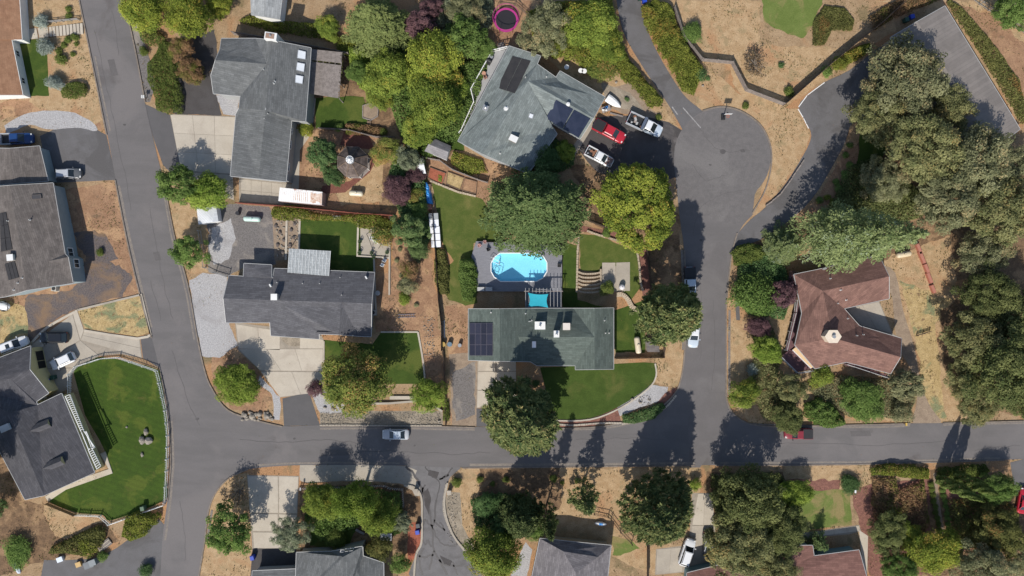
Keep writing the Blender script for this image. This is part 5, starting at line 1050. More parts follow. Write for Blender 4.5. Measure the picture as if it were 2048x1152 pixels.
T('cypress_tree', 'slim leaning cypress by the road hedge, left of two', 1876, 957, 11, 'cypress', 'cyp', 'tree', zf=0, lean=(R(3), R(-2))); T('cypress_tree', 'slim cypress by the road hedge, right of two', 1905, 950, 11, 'cypress', 'cyp', 'tree', zf=0)
T('green_tree', 'green tree right of the two cypresses', 1990, 975, 36, 'round1', 'mid', 'tree'); T('oak_tree', 'brown tinged oak at the bottom right', 1985, 1065, 56, 'oak3', 'ivy', 'tree'); T('oak_tree', 'grey oak at the bottom right corner', 1955, 1130, 58, 'oak2', 'olive', 'tree'); T('oak_tree', 'oak at the right end of the bottom edge', 2038, 1115, 40, 'oak1', 'olive', 'tree')
hedge('tree_belt', 'green belt of shrubs along the fence below the lawn', "248,1035 275,1022 318,1028 316,1045 285,1075 258,1085 240,1075", 1.8, 'hedge', 34, .26); hedge('shrub_bank', 'yellow green shrubs above the lower left yard', "100,1095 150,1070 200,1050 212,1065 200,1095 165,1115 130,1108 90,1110", 1.6, 'ivy', 32, .26); T('round_shrub', 'green shrub beside the stacked timber', 206, 1112, 12, 'bush1', 'mid', 'shrub'); T('yellow_shrub', 'yellow shrub above the lower left yard', 178, 1092, 22, 'bush2', 'hedge', 'shrub')
T('oak_tree', 'dark oak at the left picture edge below the slate house', -14, 1010, 30, 'oak1', 'dark', 'tree'); T('oak_tree', 'oak shading the slate roof, its crown beyond the left picture edge', -70, 935, 66, 'oak2', 'dark', 'tree', zf=.6, sz=1.4); T('green_tree', 'small tree at the left edge against the taupe roof', 0, 560, 16, 'small1', 'dark', 'tree')
T('dark_shrub', 'dark green shrubs at the lower left corner', 35, 1105, 32, 'bigbush', 'mid', 'shrub', sz=.6); T('dark_shrub', 'dark green shrub below the asphalt fork', 292, 1140, 16, 'bush1', 'dark', 'shrub')
T('front_hedge', 'clipped bush by the entry of the green house, left', 1040, 765, 8, 'dome', 'dark', 'shrub'); T('front_hedge', 'clipped bush by the entry of the green house, right', 1072, 768, 9, 'dome', 'dark', 'shrub'); hedge('bank_shrubs', 'grey green shrubs at the road corner below the pink gravel', "1245,830 1290,818 1325,805 1332,815 1310,838 1270,848 1245,848", .9, 'dark', 44, .22)
# understorey that fills the wooded strips
hedge('understorey', 'dense green shrubs under the golden maples in the wooded strip', "735,90 780,70 850,90 930,120 985,110 960,190 925,270 900,300 850,320 800,270 770,180 740,170", 2.6, 'mid', 20, .34, 1.6, 'shrubbery')
hedge('understorey', 'green shrubs between the tall fir and the pergola', "690,90 735,95 745,140 730,180 712,170 700,130", 2.0, 'bright', 24, .3, 1.2, 'shrubbery')
hedge('understorey', 'dark shrubs behind the gazebo along the crate fence', "800,300 850,320 852,400 862,470 850,500 820,500 800,440 790,400 770,370 780,330", 2.2, 'dark', 22, .32, 1.2, 'shrubbery')
hedge('understorey', 'green shrubs at the top edge between purple tree and trampoline', "860,-10 985,-10 990,40 975,60 900,70 850,40", 2.2, 'greygr', 22, .32, 1.3, 'shrubbery')
hedge('understorey', 'shrubs under the grey oak above the diagonal house', "1050,20 1110,0 1225,-5 1240,80 1225,120 1190,150 1150,120 1110,115 1070,80", 2.4, 'hedge', 20, .34, 1.5, 'shrubbery')
hedge('understorey', 'shrubs along the lower side of the diagonal house roof', "1085,285 1110,275 1150,290 1150,330 1115,345 1085,335", 2.0, 'dark', 26, .3, 1.2, 'shrubbery')
hedge('understorey', 'dark shade shrubs below the tall cedar beside the road', "1480,520 1545,500 1575,540 1590,580 1570,640 1500,630 1470,600", 1.6, 'dark', 26, .3, 1.2, 'shrubbery')
hedge('understorey', 'olive undergrowth below the oaks above the cedar', "1700,330 1760,310 1840,380 1880,420 1800,450 1700,440 1640,450 1660,410", 1.4, 'oakdk', 20, .32, 1.4, 'shrubbery')
hedge('understorey', 'green shrubs in the walled yard left of the skylit gable', "612,985 690,970 800,985 815,1060 790,1075 740,1050 700,1060 640,1085 605,1050", 1.5, 'mid', 18, .3, 1.2, 'shrubbery')
hedge('understorey', 'undergrowth left of the brown house below the purple trees', "1500,650 1540,640 1565,700 1555,770 1600,800 1570,850 1530,840 1500,780 1510,700", 1.3, 'oak', 18, .3, 1.2, 'shrubbery')
hedge('understorey', 'shrubs below the brown house above the bottom right road', "1600,770 1680,750 1790,760 1835,790 1820,838 1700,835 1640,800", 1.1, 'olive', 16, .28, 1.1, 'shrubbery')
hedge('understorey', 'undergrowth at the bottom right between path and oaks', "1900,1000 1990,985 2040,1020 2040,1100 1960,1110 1910,1080", 1.2, 'ivy', 16, .3, 1.1, 'shrubbery')
hedge('understorey', 'brown and green shrubs left of the garden path', "1745,1000 1850,960 1862,1050 1830,1100 1760,1100", 1.3, 'rust', 14, .3, 1.2, 'shrubbery')
hedge('understorey', 'green shrubs at the foot of the yellow green bottom tree', "940,1000 1010,985 1070,1010 1080,1070 1020,1080 950,1060", 1.6, 'dark', 20, .3, 1.2, 'shrubbery')
hedge('understorey', 'dark shrubs beside the pines under the crossroads oaks', "1420,950 1560,945 1600,1000 1600,1080 1520,1100 1440,1080", 1.8, 'oakdk', 18, .32, 1.4, 'shrubbery')
hedge('garden_shrubs', 'shrub border between the lawn and the octagonal bed', "690,245 735,248 770,255 760,272 690,268", .9, 'rust', 30, .24, .8, 'shrubbery')
hedge('garden_shrubs', 'low shrubs along the upper edge of the diagonal house yard', "905,300 965,320 975,345 930,350 900,325", 1.0, 'hedge', 26, .26, .8, 'shrubbery')
hedge('garden_shrubs', 'green shrubs at the corner of the seam roof and dark fence', "1750,60 1790,35 1840,15 1890,-5 1800,-5 1740,30", 1.2, 'rust', 22, .28, 1, 'shrubbery')
# dry grass tufts and fallen leaves, uncountable
def pin(A, p):
    B = np.roll(A, -1, 0); ins = np.zeros(len(p), bool)
    for a, b in zip(A, B):
        c_ = ((a[1] > p[:, 1]) != (b[1] > p[:, 1])); xi = (b[0] - a[0]) * (p[:, 1] - a[1]) / (b[1] - a[1] + 1e-12) + a[0]; ins ^= c_ & (p[:, 0] < xi)
    return ins
rg = np.random.default_rng(77); n = 150000
p = np.stack([rg.uniform(-94, 94, n), rg.uniform(-54, 54, n)], 1); bad = np.zeros(n, bool)
for nm, A in POLYS:
    if nm not in ('soil', 'verge', 'gravel_strip'): bad |= pin(A, p)
bad |= pin(np.array([tuple(P(*q))[:2] for q in pp('935,475 1130,475 1130,620 935,620')]), p)
nzv = np.array([noise.noise(Vector((x * .22, y * .22, 5))) + .6 * noise.noise(Vector((x * .7, y * .7, 2))) for x, y in p])
keep = ~bad & (nzv > -.05 + .5 * rg.random(n)); p = p[keep]; nzv = nzv[keep]; m = len(p)
sz = .12 + .22 * rg.random(m); lv = np.stack([rg.random(m), rg.random(m), np.clip(.4 + nzv, 0, 1)], 1)
tuft = leafmat('leaf_tuft', (.20, .145, .075), (.36, .27, .14), (.14, .135, .05), .95, trans=.15)
o = link('dry_grass', leaves('dry_grass', np.stack([p[:, 0], p[:, 1], .06 + .08 * rg.random(m)], 1), rg.normal(size=(m, 3)) * .6 + np.array([0, 0, .8]), sz, sz * .5, lv, tuft, rg=rg)); tag(o, 'dry grass tufts and fallen leaves scattered over the bare ground', 'dry grass', None, 'stuff')
k = rg.random(n) < .18; p2 = np.stack([rg.uniform(-94, 94, n), rg.uniform(-54, 54, n)], 1)[k]; n2 = len(p2)
nv = np.array([noise.noise(Vector((x * .12, y * .12, 15))) for x, y in p2]); bad2 = np.zeros(n2, bool)
for nm, A in POLYS:
    if nm in ('road', 'road_patch', 'driveway', 'patio', 'lawn') : bad2 |= pin(A, p2) & (rg.random(n2) > .02)
bad2 |= pin(np.array([tuple(P(*q))[:2] for q in pp('935,475 1130,475 1130,745 935,745')]), p2)
p2 = p2[~bad2 & (nv > .08)]; m = len(p2)
o = link('fallen_leaves', leaves('fallen_leaves', np.stack([p2[:, 0], p2[:, 1], np.full(m, .10)], 1), rg.normal(size=(m, 3)) * .3 + np.array([0, 0, 1]), .16, .1, rg.random((m, 3)), LM['rust'], rg=rg)); tag(o, 'brown fallen leaves lying on beds and verges', 'fallen leaves', None, 'stuff')
# ---------------------------------------------------------------- vehicles
m_tyre = plain('tyre', (.02, .02, .02), .9); m_rim = plain('rim', (.45, .45, .46), .3, .7); m_lamp = plain('lamp_glass', (.7, .7, .68), .15); m_tail = plain('tail_lamp', (.35, .02, .02), .3)
m_cglass = glassy('car_glass', (.018, .025, .028)); m_black = plain('black_plastic', (.02, .02, .022), .6); m_chrome = plain('chrome', (.6, .6, .6), .2, .9)
def paint(name, c, rough=.28): return mat(name, c, tuple(q * .96 for q in c), rough=rough, spec=.6, fine=.02)
p_white = paint('car_white', (.70, .71, .72)); p_silver = paint('car_silver', (.42, .44, .47)); p_red = paint('car_red', (.42, .02, .035)); p_black = paint('car_black', (.012, .014, .018)); p_blue = paint('car_blue', (.015, .05, .16)); p_dk = paint('car_grey', (.10, .105, .11)); p_paleblue = paint('car_pale_blue', (.48, .55, .62)); p_maroon = paint('car_maroon', (.22, .03, .04))
p_rusty = mat('rusted_hood', (.13, .05, .04), (.30, .26, .24), s=2.5, fine=.2, rough=.7)
def car(name, label, px, py, ang, L, W, Ht, kind, pt, roofm=None, cat='car', group=None, bed=None, hood=None, rails=False, sunroof=False, cargo=0):
    """ang: compass of the nose in the photo, degrees from +x, anticlockwise; local x is forward"""
    g_ = P(px, py, Ht * .6); o = thing(name, label, cat, (g_.x, g_.y, .06), R(ang), group); w_ = W / 2
    cab = {'sedan': (-.36, .22, -.20, .04), 'suv': (-.47, .25, -.375, .08), 'hatch': (-.45, .26, -.34, .06), 'pickup': (-.12, .25, -.10, .09), 'crew': (-.16, .27, -.12, .12), 'flat': (.02, .32, .03, .17)}[kind]
    tall = Ht > 1.6; zb = .34 if tall else .25; belt = Ht * (.60 if tall else .64); hoodz = belt * (.97 if kind not in ('sedan', 'hatch') else .93)
    truck = kind in ('pickup', 'crew', 'flat'); x_back = cab[0] * L - .02 if truck else -L / 2
    st_ = [(x_back, 1.0 if truck else .62, belt if truck else belt * .84), (x_back + .1, 1.0 if truck else .86, belt if truck else belt * .95), (x_back + .3, 1, belt)] + ([(-L * .34, 1, belt)] if not truck else []) + [(cab[0] * L * .5, 1, belt), (cab[1] * L, 1, hoodz + .02), (L * .38, .98, hoodz - .04), (L * .455, .90 if truck else .85, hoodz - .12), (L * .488, .78 if truck else .70, hoodz - .2), (L * .5, .6 if truck else .46, hoodz - .3)]
    vs, fs = [], []
    for x, kx, zt in st_:
        a = w_ * kx; pr = [(a * .9, zb), (a, zb + .18), (a, zt - .16), (a * .95, zt - .04), (a * .82, zt), (0, zt + .035)]
        pr = pr + [(-y, z) for y, z in pr[-2::-1]]; vs += [(x, y, z) for y, z in pr]
    m = 11; n = len(st_)
    for i in range(n - 1):
        for k in range(m - 1): fs.append((i * m + k, i * m + k + 1, (i + 1) * m + k + 1, (i + 1) * m + k))
        fs.append((i * m + m - 1, i * m, (i + 1) * m, (i + 1) * m + m - 1))
    fs += [tuple(range(m)), tuple(range((n - 1) * m, n * m))[::-1]]
    body = MB().add(vs, fs).build('body', pt, o, smoothed=True)
    for p in body.data.polygons: p.use_smooth = len(p.vertices) == 4
    if hood: MB().box((L * .34, 0, hoodz + .02), (L * .26, W * .78, .03)).build('hood', hood, body, smoothed=False)
    # greenhouse
    a, b, c, d = [q * L for q in cab]; yb, yt = w_ * .84, w_ * .70; zt = Ht; zg = belt - .02
    B = [(a, -yb, zg), (b, -yb * .92, zg), (b, yb * .92, zg), (a, yb, zg)]; Tp = [(c, -yt, zt - .06), (d, -yt, zt - .06), (d, yt, zt - .06), (c, yt, zt - .06)]
    def q4(nm, p, mt): return MB().add(p, [(0, 1, 2, 3)]).build(nm, mt, o)
    q4('windshield', [B[1], B[2], Tp[2], Tp[1]], m_cglass); q4('rear_window', [B[3], B[0], Tp[0], Tp[3]], m_cglass)
    q4('side_window', [B[0], B[1], Tp[1], Tp[0]], m_cglass); q4('side_window', [B[2], B[3], Tp[3], Tp[2]], m_cglass)
    rm = roofm or pt
    rf = MB(); e = .07
    lo = [(c - e * .6, -yt - e, zt - .07), (d + e, -yt - e, zt - .07), (d + e, yt + e, zt - .07), (c - e * .6, yt + e, zt - .07)]; hi = [(c + .08, -yt + .06, zt), (d - .06, -yt + .06, zt), (d - .06, yt - .06, zt), (c + .08, yt - .06, zt)]
    rf.add(lo + hi, [(4, 5, 6, 7), (0, 1, 5, 4), (1, 2, 6, 5), (2, 3, 7, 6), (3, 0, 4, 7), (3, 2, 1, 0)])
    for i in range(4): rf.bar(B[i], Tp[i], .09)
    mid = (a + b) / 2
    for s in (-1, 1): rf.bar((mid * .9, s * yb * .97, zg), (mid * .9, s * yt, zt - .06), .08)
    ro = rf.build('roof', rm, o)
    if sunroof: MB().box((c + (d - c) * .62, 0, zt + .006), (.7, yt * 1.1, .02)).build('sunroof', m_cglass, ro)
    if rails:
        for s in (-1, 1): MB().bar((c + .15, s * (yt - .02), zt + .05), (d - .2, s * (yt - .02), zt + .05), .05).build('roof_rail', m_black, ro)
    for s in (-1, 1):
        MB().box((L * .458, s * w_ * .66, hoodz - .17), (.20, .32, .14)).build('headlight', m_lamp, o); MB().box((b - .12, s * (w_ + .10), belt + .06), (.14, .22, .15)).build('mirror', pt if not truck else m_black, o)
        MB().box((-L * (.497 if truck else .475), s * w_ * .78, belt - .2), (.10, .20, .18)).build('tail_light', m_tail, o)
        for fx in (-.30, .32):
            wh = MB().lathe([(.20, -.11), (.34, -.11), (.36, 0), (.34, .11), (.20, .11)], n=16); wh.v = [(x, z, y) for x, y, z in wh.v]
            wh.v = [(v[0] + L * fx, v[1] + s * (w_ - .12), v[2] + .34) for v in wh.v]; wo = wh.build('wheel', m_tyre, o)
            MB().tube((L * fx, s * (w_ - .02), .34), (L * fx, s * (w_ + .01), .34), .21, .19, 12).build('rim', m_rim, wo)
    MB().box((L * .482, 0, .46), (.10, W * .62, .16)).build('bumper', m_black if kind != 'sedan' else pt, o); MB().box((-L * .49, 0, .50), (.12, W * (.86 if truck else .6), .18)).build('bumper', m_chrome if truck else pt, o)
    if truck:
        x0, x1 = -L * .49, cab[0] * L - .05; zt = belt + .02; wb = w_ * (1.06 if kind == 'flat' else 1.0); bm_ = bed or pt
        k = MB().box(((x0 + x1) / 2, 0, zb + .28), (x1 - x0, wb * 1.9, .10))
        for s in (-1, 1): k.box(((x0 + x1) / 2, s * (wb - .07), (zb + zt) / 2 + .08), (x1 - x0, .14, zt - zb - .1))
        k.box((x0 + .05, 0, (zb + zt) / 2 + .08), (.08, wb * 1.74, zt - zb - .1)); k.box((x1 - .05, 0, (zb + zt) / 2 + .1), (.08, wb * 1.74, zt - zb - .1))
        bo = k.build('bed', bm_, o); MB().box(((x0 + x1) / 2, 0, zb + .345), (x1 - x0 - .2, wb * 1.7, .02)).build('bed_floor', m_black, bo)
        if cargo == 1: MB().box(((x0 + x1) / 2, 0, zt + .05), (x1 - x0 - .06, wb * 1.84, .08)).build('bed_cover', m_black, bo)
        if cargo in (2, 3):
            r_ = random.Random(len(label))
            for i in range(9):
                MB().box((r_.uniform(x0 + .4, x1 - .3), r_.uniform(-wb * .6, wb * .6), zb + .45 + r_.random() * .1), (r_.uniform(.25, .7), r_.uniform(.2, .5), r_.uniform(.15, .4)), r_.random() * 3).build('cargo', r_.choice([m_rust, m_black, m_metal, MATS['brown_chimney'], m_greytrim]), bo)
        if cargo == 3: MB().bar((x1 - .3, -wb, zt + .25), (x1 - .3, wb, zt + .25), .5, .35).build('tool_box', m_chrome, bo)
    return o
car('pickup_truck', 'blue pickup truck with pale bed cover at the left picture edge', 32, 277, 2, 5.6, 1.95, 1.8, 'crew', p_blue, cat='pickup truck', bed=p_silver, cargo=0)
car('parked_suv', 'silver grey suv in the shade beside the taupe roof', 136, 347, 2, 4.4, 1.8, 1.65, 'suv', p_dk, roofm=p_silver, cat='car', rails=True)
car('parked_suv', 'black suv on the pale concrete yard of the yellow house', 106, 675, 180, 4.9, 1.95, 1.75, 'suv', p_black, rails=True)
car('parked_suv', 'white hatchback suv beside the black one on the concrete yard', 124, 722, 205, 4.4, 1.85, 1.62, 'suv', p_white, rails=True)
car('parked_suv', 'white suv with dark sunroof squeezed behind the yellow house garage', 26, 690, 21, 5.0, 1.9, 1.8, 'suv', p_white, sunroof=True)
car('parked_car', 'white car peeking out of the yellow house carport', 74, 740, -70, 4.3, 1.75, 1.4, 'sedan', p_white)
car('parked_car', 'silver sedan parked on the road below the river gravel bed', 791, 869, 180, 4.7, 1.8, 1.42, 'sedan', p_silver, roofm=p_paleblue)
car('pickup_truck', 'red pickup truck with black bed cover outside the diagonal house garage', 1219, 262, -28, 6.0, 2.05, 1.9, 'crew', p_red, cat='pickup truck', cargo=1)
car('pickup_truck', 'white pickup truck loaded with junk, nearest the cul de sac', 1290, 249, -25, 6.4, 2.15, 1.95, 'flat', p_paleblue, roofm=p_white, cat='pickup truck', bed=p_silver, cargo=3)
car('pickup_truck', 'old white pickup with rusty brown hood and bed', 1199, 313, -28, 5.2, 1.85, 1.75, 'pickup', p_white, cat='pickup truck', hood=p_rusty, cargo=2)
car('pickup_truck', 'pickup with black bed cover and pale hood, parked at the kerb by the pine', 1381, 566, -88, 5.6, 1.95, 1.85, 'pickup', p_paleblue, cat='pickup truck', bed=p_black, cargo=1)
car('parked_car', 'pale blue car nosing out from under the kerbside pine', 1388, 668, -94, 4.8, 1.85, 1.5, 'sedan', p_paleblue, roofm=p_white)
car('pickup_truck', 'red pickup truck parked at the roadside under trees, bottom right', 1598, 868, 180, 4.9, 1.8, 1.7, 'pickup', p_maroon, cat='pickup truck', cargo=1)
car('parked_suv', 'white suv with long roof rails on the narrow bottom drive', 1375, 1106, 72, 4.9, 1.9, 1.85, 'suv', p_white, rails=True)
car('parked_car', 'dark green car mostly hidden by the oak on the narrow bottom drive', 1417, 1090, -90, 4.6, 1.8, 1.45, 'sedan', p_black, roofm=p_silver)
car('parked_car', 'bright red car cut by the right picture edge', 2048, 1002, 80, 4.5, 1.8, 1.45, 'sedan', p_red)

# ---------------------------------------------------------------- fences and walls
m_wood = mat('fence_wood', (.19, .135, .095), (.13, .095, .07), s=2, fine=.25, rnd=.1); m_woodgrey = mat('weathered_wood', (.27, .235, .215), (.19, .165, .15), s=2, fine=.3, rnd=.15); m_woodred = mat('red_fence', (.30, .10, .07), (.22, .075, .055), s=2, fine=.2); m_wooddk = mat('dark_fence', (.07, .052, .042), (.05, .038, .03), s=2, fine=.25); m_wire = plain('wire_grey', (.38, .38, .37), .5, .4)
m_block = mat('wall_block', (.46, .38, .28), (.36, .29, .21), s=1.5, fine=.25, rnd=.15)
def fence(name, label, pts, h, m, kind='board', gap=.16, post=2.4, cat='fence', group=None, postm=None):
    q = [P(*p) for p in pp(pts)]; c = q[0].copy(); o = thing(name, label, cat, c, 0, group); postm = postm or m
    for a, b in zip(q, q[1:]):
        L = (b - a).length; n = max(1, round(L / post)); e = (b - a).normalized(); nr = Vector((-e.y, e.x, 0))
        for i in range(n):
            s, t = a.lerp(b, i / n), a.lerp(b, (i + 1) / n)
            MB().bar(s, s + Vector((0, 0, h + .1)), .11).build('post', postm, o, world=True)
            for z in ((.3, h - .2) if kind != 'rail' else (h * .35, h * .65, h * .95)): MB().bar(s + Vector((0, 0, z)) + nr * .06, t + Vector((0, 0, z)) + nr * .06, .05, .1).build('rail', postm, o, world=True)
    MB().bar(q[-1], q[-1] + Vector((0, 0, h + .1)), .11).build('post', postm, o, world=True)
    if kind in ('board', 'picket', 'wire'):
        mb = MB()
        for a, b in zip(q, q[1:]):
            L = (b - a).length; n = max(1, int(L / gap)); e = (b - a).normalized(); nr = Vector((-e.y, e.x, 0)); wd = {'board': gap * .93, 'picket': .07, 'wire': .022}[kind]
            for i in range(n):
                s = a.lerp(b, (i + .5) / n) - nr * .035 + Vector((0, 0, .04)); hh = h + random.uniform(-.02, .03); f = e * wd / 2; t = nr * .012
                mb.add([s - f - t, s + f - t, s + f + t, s - f + t] + [v + Vector((0, 0, hh)) for v in (s - f - t, s + f - t, s + f + t, s - f + t)], [(4, 5, 6, 7), (0, 1, 5, 4), (1, 2, 6, 5), (2, 3, 7, 6), (3, 0, 4, 7)])
        k = mb.build({'board': 'boards', 'picket': 'pickets', 'wire': 'mesh_wires'}[kind], m, o, world=True); k['kind'] = 'stuff'
    return o
fence('picket_fence', 'white picket fence curving round the striped lawn by the left road', "143,792 143,748 156,733 205,717 240,715 316,741 322,765 334,820 339,870 337,940 333,1003", 1.15, m_paint, 'picket', .28)
fence('picket_fence', 'white picket fence along the bottom of the striped lawn', "331,1008 280,1026 222,1047 203,1030 158,1028", 1.0, m_paint, 'picket', .28)
fence('board_fence', 'low dark board fence below the slate roof corner', "152,1029 125,1018 96,1006", .9, m_wood, 'board', .2)
fence('rail_fence', 'zigzag brown plank fence above the cul de sac', "1347,18 1366,78 1402,122 1462,128 1490,182 1566,211", 1.5, m_woodgrey, 'board', .2)
fence('board_fence', 'tall straight dark board fence beside the upper right drive', "1566,211 1660,128 1757,50 1800,10", 2.0, m_wood, 'board', .2)
fence('board_fence', 'long dark fence between the two middle lots', "866,420 872,500 878,600 884,650 884,700", 1.5, m_wooddk, 'board', .2)
fence('board_fence', 'weathered board fence along the gravel drive of the green house', "886,700 890,760 892,850", 1.0, m_wood, 'board', .2)
fence('red_fence', 'red painted fence behind the white container', "478,407 560,413 640,420 720,428 790,432", 1.7, m_woodred, 'board', .2)
fence('board_fence', 'weathered fence between lawn and gazebo garden', "640,258 700,262 752,275 790,276", 1.1, m_woodgrey, 'board', .18)
fence('board_fence', 'dark fence behind the pergola of the skylight house', "470,70 560,85 640,100 700,112", 1.8, m_woodgrey, 'board', .2)
fence('garden_fence', 'weathered fence above the vegetable beds', "846,316 880,322 905,340 955,360 975,366", 1.2, m_woodgrey, 'board', .2)
fence('black_fence', 'dark fence right of the curved lawn', "1292,497 1296,535 1303,590 1310,625", 1.3, m_wooddk, 'board', .18)
fence('black_fence', 'dark fence behind the planting bed by the chestnut', "1178,443 1205,453 1240,466", 1.6, m_wooddk, 'board', .18)
fence('board_fence', 'brown fence round the tank yard of the green house', "1229,716 1326,714 1327,682", 1.3, m_wood, 'board', .18)
fence('post_fence', 'white post fence along the pale apron left of the cracked drive', "600,976 700,972 770,970 780,975 806,977 808,1010", 1.0, m_paint, 'picket', .35, postm=m_woodgrey)
fence('wire_fence', 'wire fence on dark posts beside the mauve hip roof', "1188,1026 1216,1032 1222,1038 1240,1062 1263,1086", 1.2, m_wooddk, 'wire', .3)
fence('chain_fence', 'chain link fence at the end of the white gravel yard', "402,462 412,535 432,545 458,553", 1.5, m_wire, 'wire', .25)
fence('board_fence', 'dark fence right of the mauve hip roof at the bottom edge', "1294,1092 1294,1152", 1.6, m_wooddk, 'board', .2); fence('board_fence', 'fence beside the white path at the bottom right', "600,1000 600,960", 1.0, m_paint, 'picket', .3) if False else None
fence('chain_fence', 'chain link fence across the top right corner', "1940,-2 1975,22 2048,68", 1.4, m_wire, 'wire', .25)
fence('rail_fence', 'metal handrail beside the concrete steps', "98,47 128,44 160,41", .9, m_wire, 'rail', post=1.6)
fence('rail_fence', 'rail fence behind the trampoline', "1000,8 1030,12 1060,38", 1.2, m_wood, 'rail')
fence('rail_fence', 'low post and wire fence by the worn path', "1832,671 1858,663", .7, m_wood, 'rail', post=1.2)
def block_wall(name, label, pts, rows=2, bl=.42, bw=.3, bh=.18, m=m_block, cat='garden wall', z0=0.03, n=4):
    q = [P(*p) for p in (smooth(pp(pts), n) if n > 1 else pp(pts))]; o = thing(name, label, cat, (q[0].x, q[0].y, 0)); mb = MB(); r_ = random.Random(len(pts)); run = 0
    for a, b in zip(q, q[1:]):
        L = (b - a).length; k = max(1, round(L / bl)); e = (b - a); rz = math.atan2(e.y, e.x)
        for i in range(k):
            s = a.lerp(b, (i + .5) / k)
            for j in range(rows): mb.box((s.x + r_.uniform(-.02, .02), s.y + r_.uniform(-.02, .02), z0 + bh * (j + .5)), (L / k * .9, bw * r_.uniform(.9, 1.1), bh * .96), rz + r_.uniform(-.06, .06))
    k = mb.build('blocks', m, o, world=True); k['kind'] = 'stuff'; return o
block_wall('block_wall', 'pale block wall edging the curved lawn on its left', "1157,472 1155,500 1154,540 1153,585", 2)
block_wall('block_wall', 'pale block wall edging the curved lawn on its right', "1274,506 1278,530 1280,560 1285,582", 2)
block_wall('block_wall', 'pale block wall below the planting bed', "1174,462 1190,468 1210,474", 2); block_wall('block_wall', 'short pale block wall beside the chestnut', "1216,476 1230,480 1244,484", 2)
block_wall('block_wall', 'curving double block wall below the patio', "1233,589 1246,590 1256,600 1264,614 1275,620", 2, bw=.75, bl=.38)
block_wall('block_wall', 'pale block edging below the vegetable beds', "861,362 885,372 915,384 952,393", 2, n=1); block_wall('block_wall', 'block edging along the bottom of the green front lawn', "1105,848 1150,850 1200,846 1243,846", 1, n=3, m=m_conc2)
block_wall('stone_border', 'round stone border beside the cracked drive', "893,968 887,1005 891,1035 905,1068 928,1100", 1, .35, .28, .2, m_conc2); block_wall('stone_border', 'stone border at the road corner of the pink gravel', "1243,848 1290,838 1330,815 1352,790", 1, .35, .3, .2, m_conc2)
block_wall('timber_wall', 'low timber wall along the upper right drive', "1607,320 1590,345 1560,388 1530,412", 2, 1.2, .2, .2, m_woodgrey, n=2); block_wall('stone_border', 'stone border below the river gravel', "640,850 700,850 800,851 884,851", 1, .5, .22, .16, m_conc2, n=1)
o = thing('stone_steps', 'curved stone block steps between the pool lawn and patio', 'steps', P(1178, 562)); rz_ = random.Random(3)
for r in range(6):
    y = 545 + r * 7.4; cu = smooth(pp(f"1156,{y-1.5} 1164,{y+2.2} 1178,{y+3} 1192,{y+2} 1202,{y-1}"), 3); mb = MB()
    for a, b in zip(cu, cu[1:]):
        a, b = P(*a), P(*b); e = b - a; mb.box(((a.x + b.x) / 2, (a.y + b.y) / 2, .24 - r * .03), (e.length * .9, .30, .48 - r * .06), math.atan2(e.y, e.x) + rz_.uniform(-.05, .05))
    mb.build('step', m_block, o, world=True)
for x0, x1 in ((1197, 1203),):
    mb = MB()
    for i in range(7): p = P(1201, 541 + i * 6.2); mb.box((p.x, p.y, .25), (.3, .5, .5))
    k = mb.build('side_blocks', m_block, o, world=True); k['kind'] = 'stuff'
# ---------------------------------------------------------------- pool, deck and pergola of the green house
m_deck = mat('deck_board', (.245, .245, .265), (.21, .21, .23), s=2, fine=.12, stretch=(0, .3, 3)); m_liner = mat('pool_liner', (.46, .80, .93), (.43, .77, .91), s=1.2, fine=.04, rough=.5)
mw = bpy.data.materials.new('pool_water'); mw.use_nodes = True; N = mw.node_tree.nodes; L_ = mw.node_tree.links; N.clear()
oo = N.new('ShaderNodeOutputMaterial'); tb = N.new('ShaderNodeBsdfTransparent'); tb.inputs[0].default_value = (.74, .95, 1, 1); gb = N.new('ShaderNodeBsdfGlossy'); gb.inputs['Roughness'].default_value = .05; fr = N.new('ShaderNodeFresnel'); fr.inputs[0].default_value = 1.33; mx = N.new('ShaderNodeMixShader')
nz_ = N.new('ShaderNodeTexNoise'); nz_.inputs['Scale'].default_value = 3; bp_ = N.new('ShaderNodeBump'); bp_.inputs['Strength'].default_value = .06; L_.new(nz_.outputs[0], bp_.inputs['Height']); L_.new(bp_.outputs[0], gb.inputs['Normal'])
L_.new(fr.outputs[0], mx.inputs[0]); L_.new(tb.outputs[0], mx.inputs[1]); L_.new(gb.outputs[0], mx.inputs[2]); L_.new(mx.outputs[0], oo.inputs[0])
DZ = .6
dk = thing('pool_deck', 'grey board deck raised round the above ground pool', 'deck', P(1035, 540))
poolpx = pp("1000,506 1075,506 1087,513 1094,525 1094,543 1086,556 1073,563 1001,563 988,554 982,543 982,527 989,514")
pool = [P(x, y, DZ + .05) for x, y in poolpx]
deck_out = [P(*p, DZ) for p in pp("952,483 1124,490 1124,583 952,583 952,569 943,512")]
def inside(p, poly):
    ins = False; n = len(poly)
    for i in range(n):
        a, b = poly[i], poly[(i + 1) % n]
        if (a.y > p.y) != (b.y > p.y) and p.x < (b.x - a.x) * (p.y - a.y) / (b.y - a.y) + a.x: ins = not ins
    return ins
def spans(poly, y):
    xs = []
    for i in range(len(poly)):
        a, b = poly[i], poly[(i + 1) % len(poly)]
        if (a.y > y) != (b.y > y): xs.append((b.x - a.x) * (y - a.y) / (b.y - a.y) + a.x)
    return sorted(xs)
bd_mb = MB(); y = min(p.y for p in deck_out) + .1; ymax = max(p.y for p in deck_out); bw = .19; hole = poly_inset(pool, -.04)
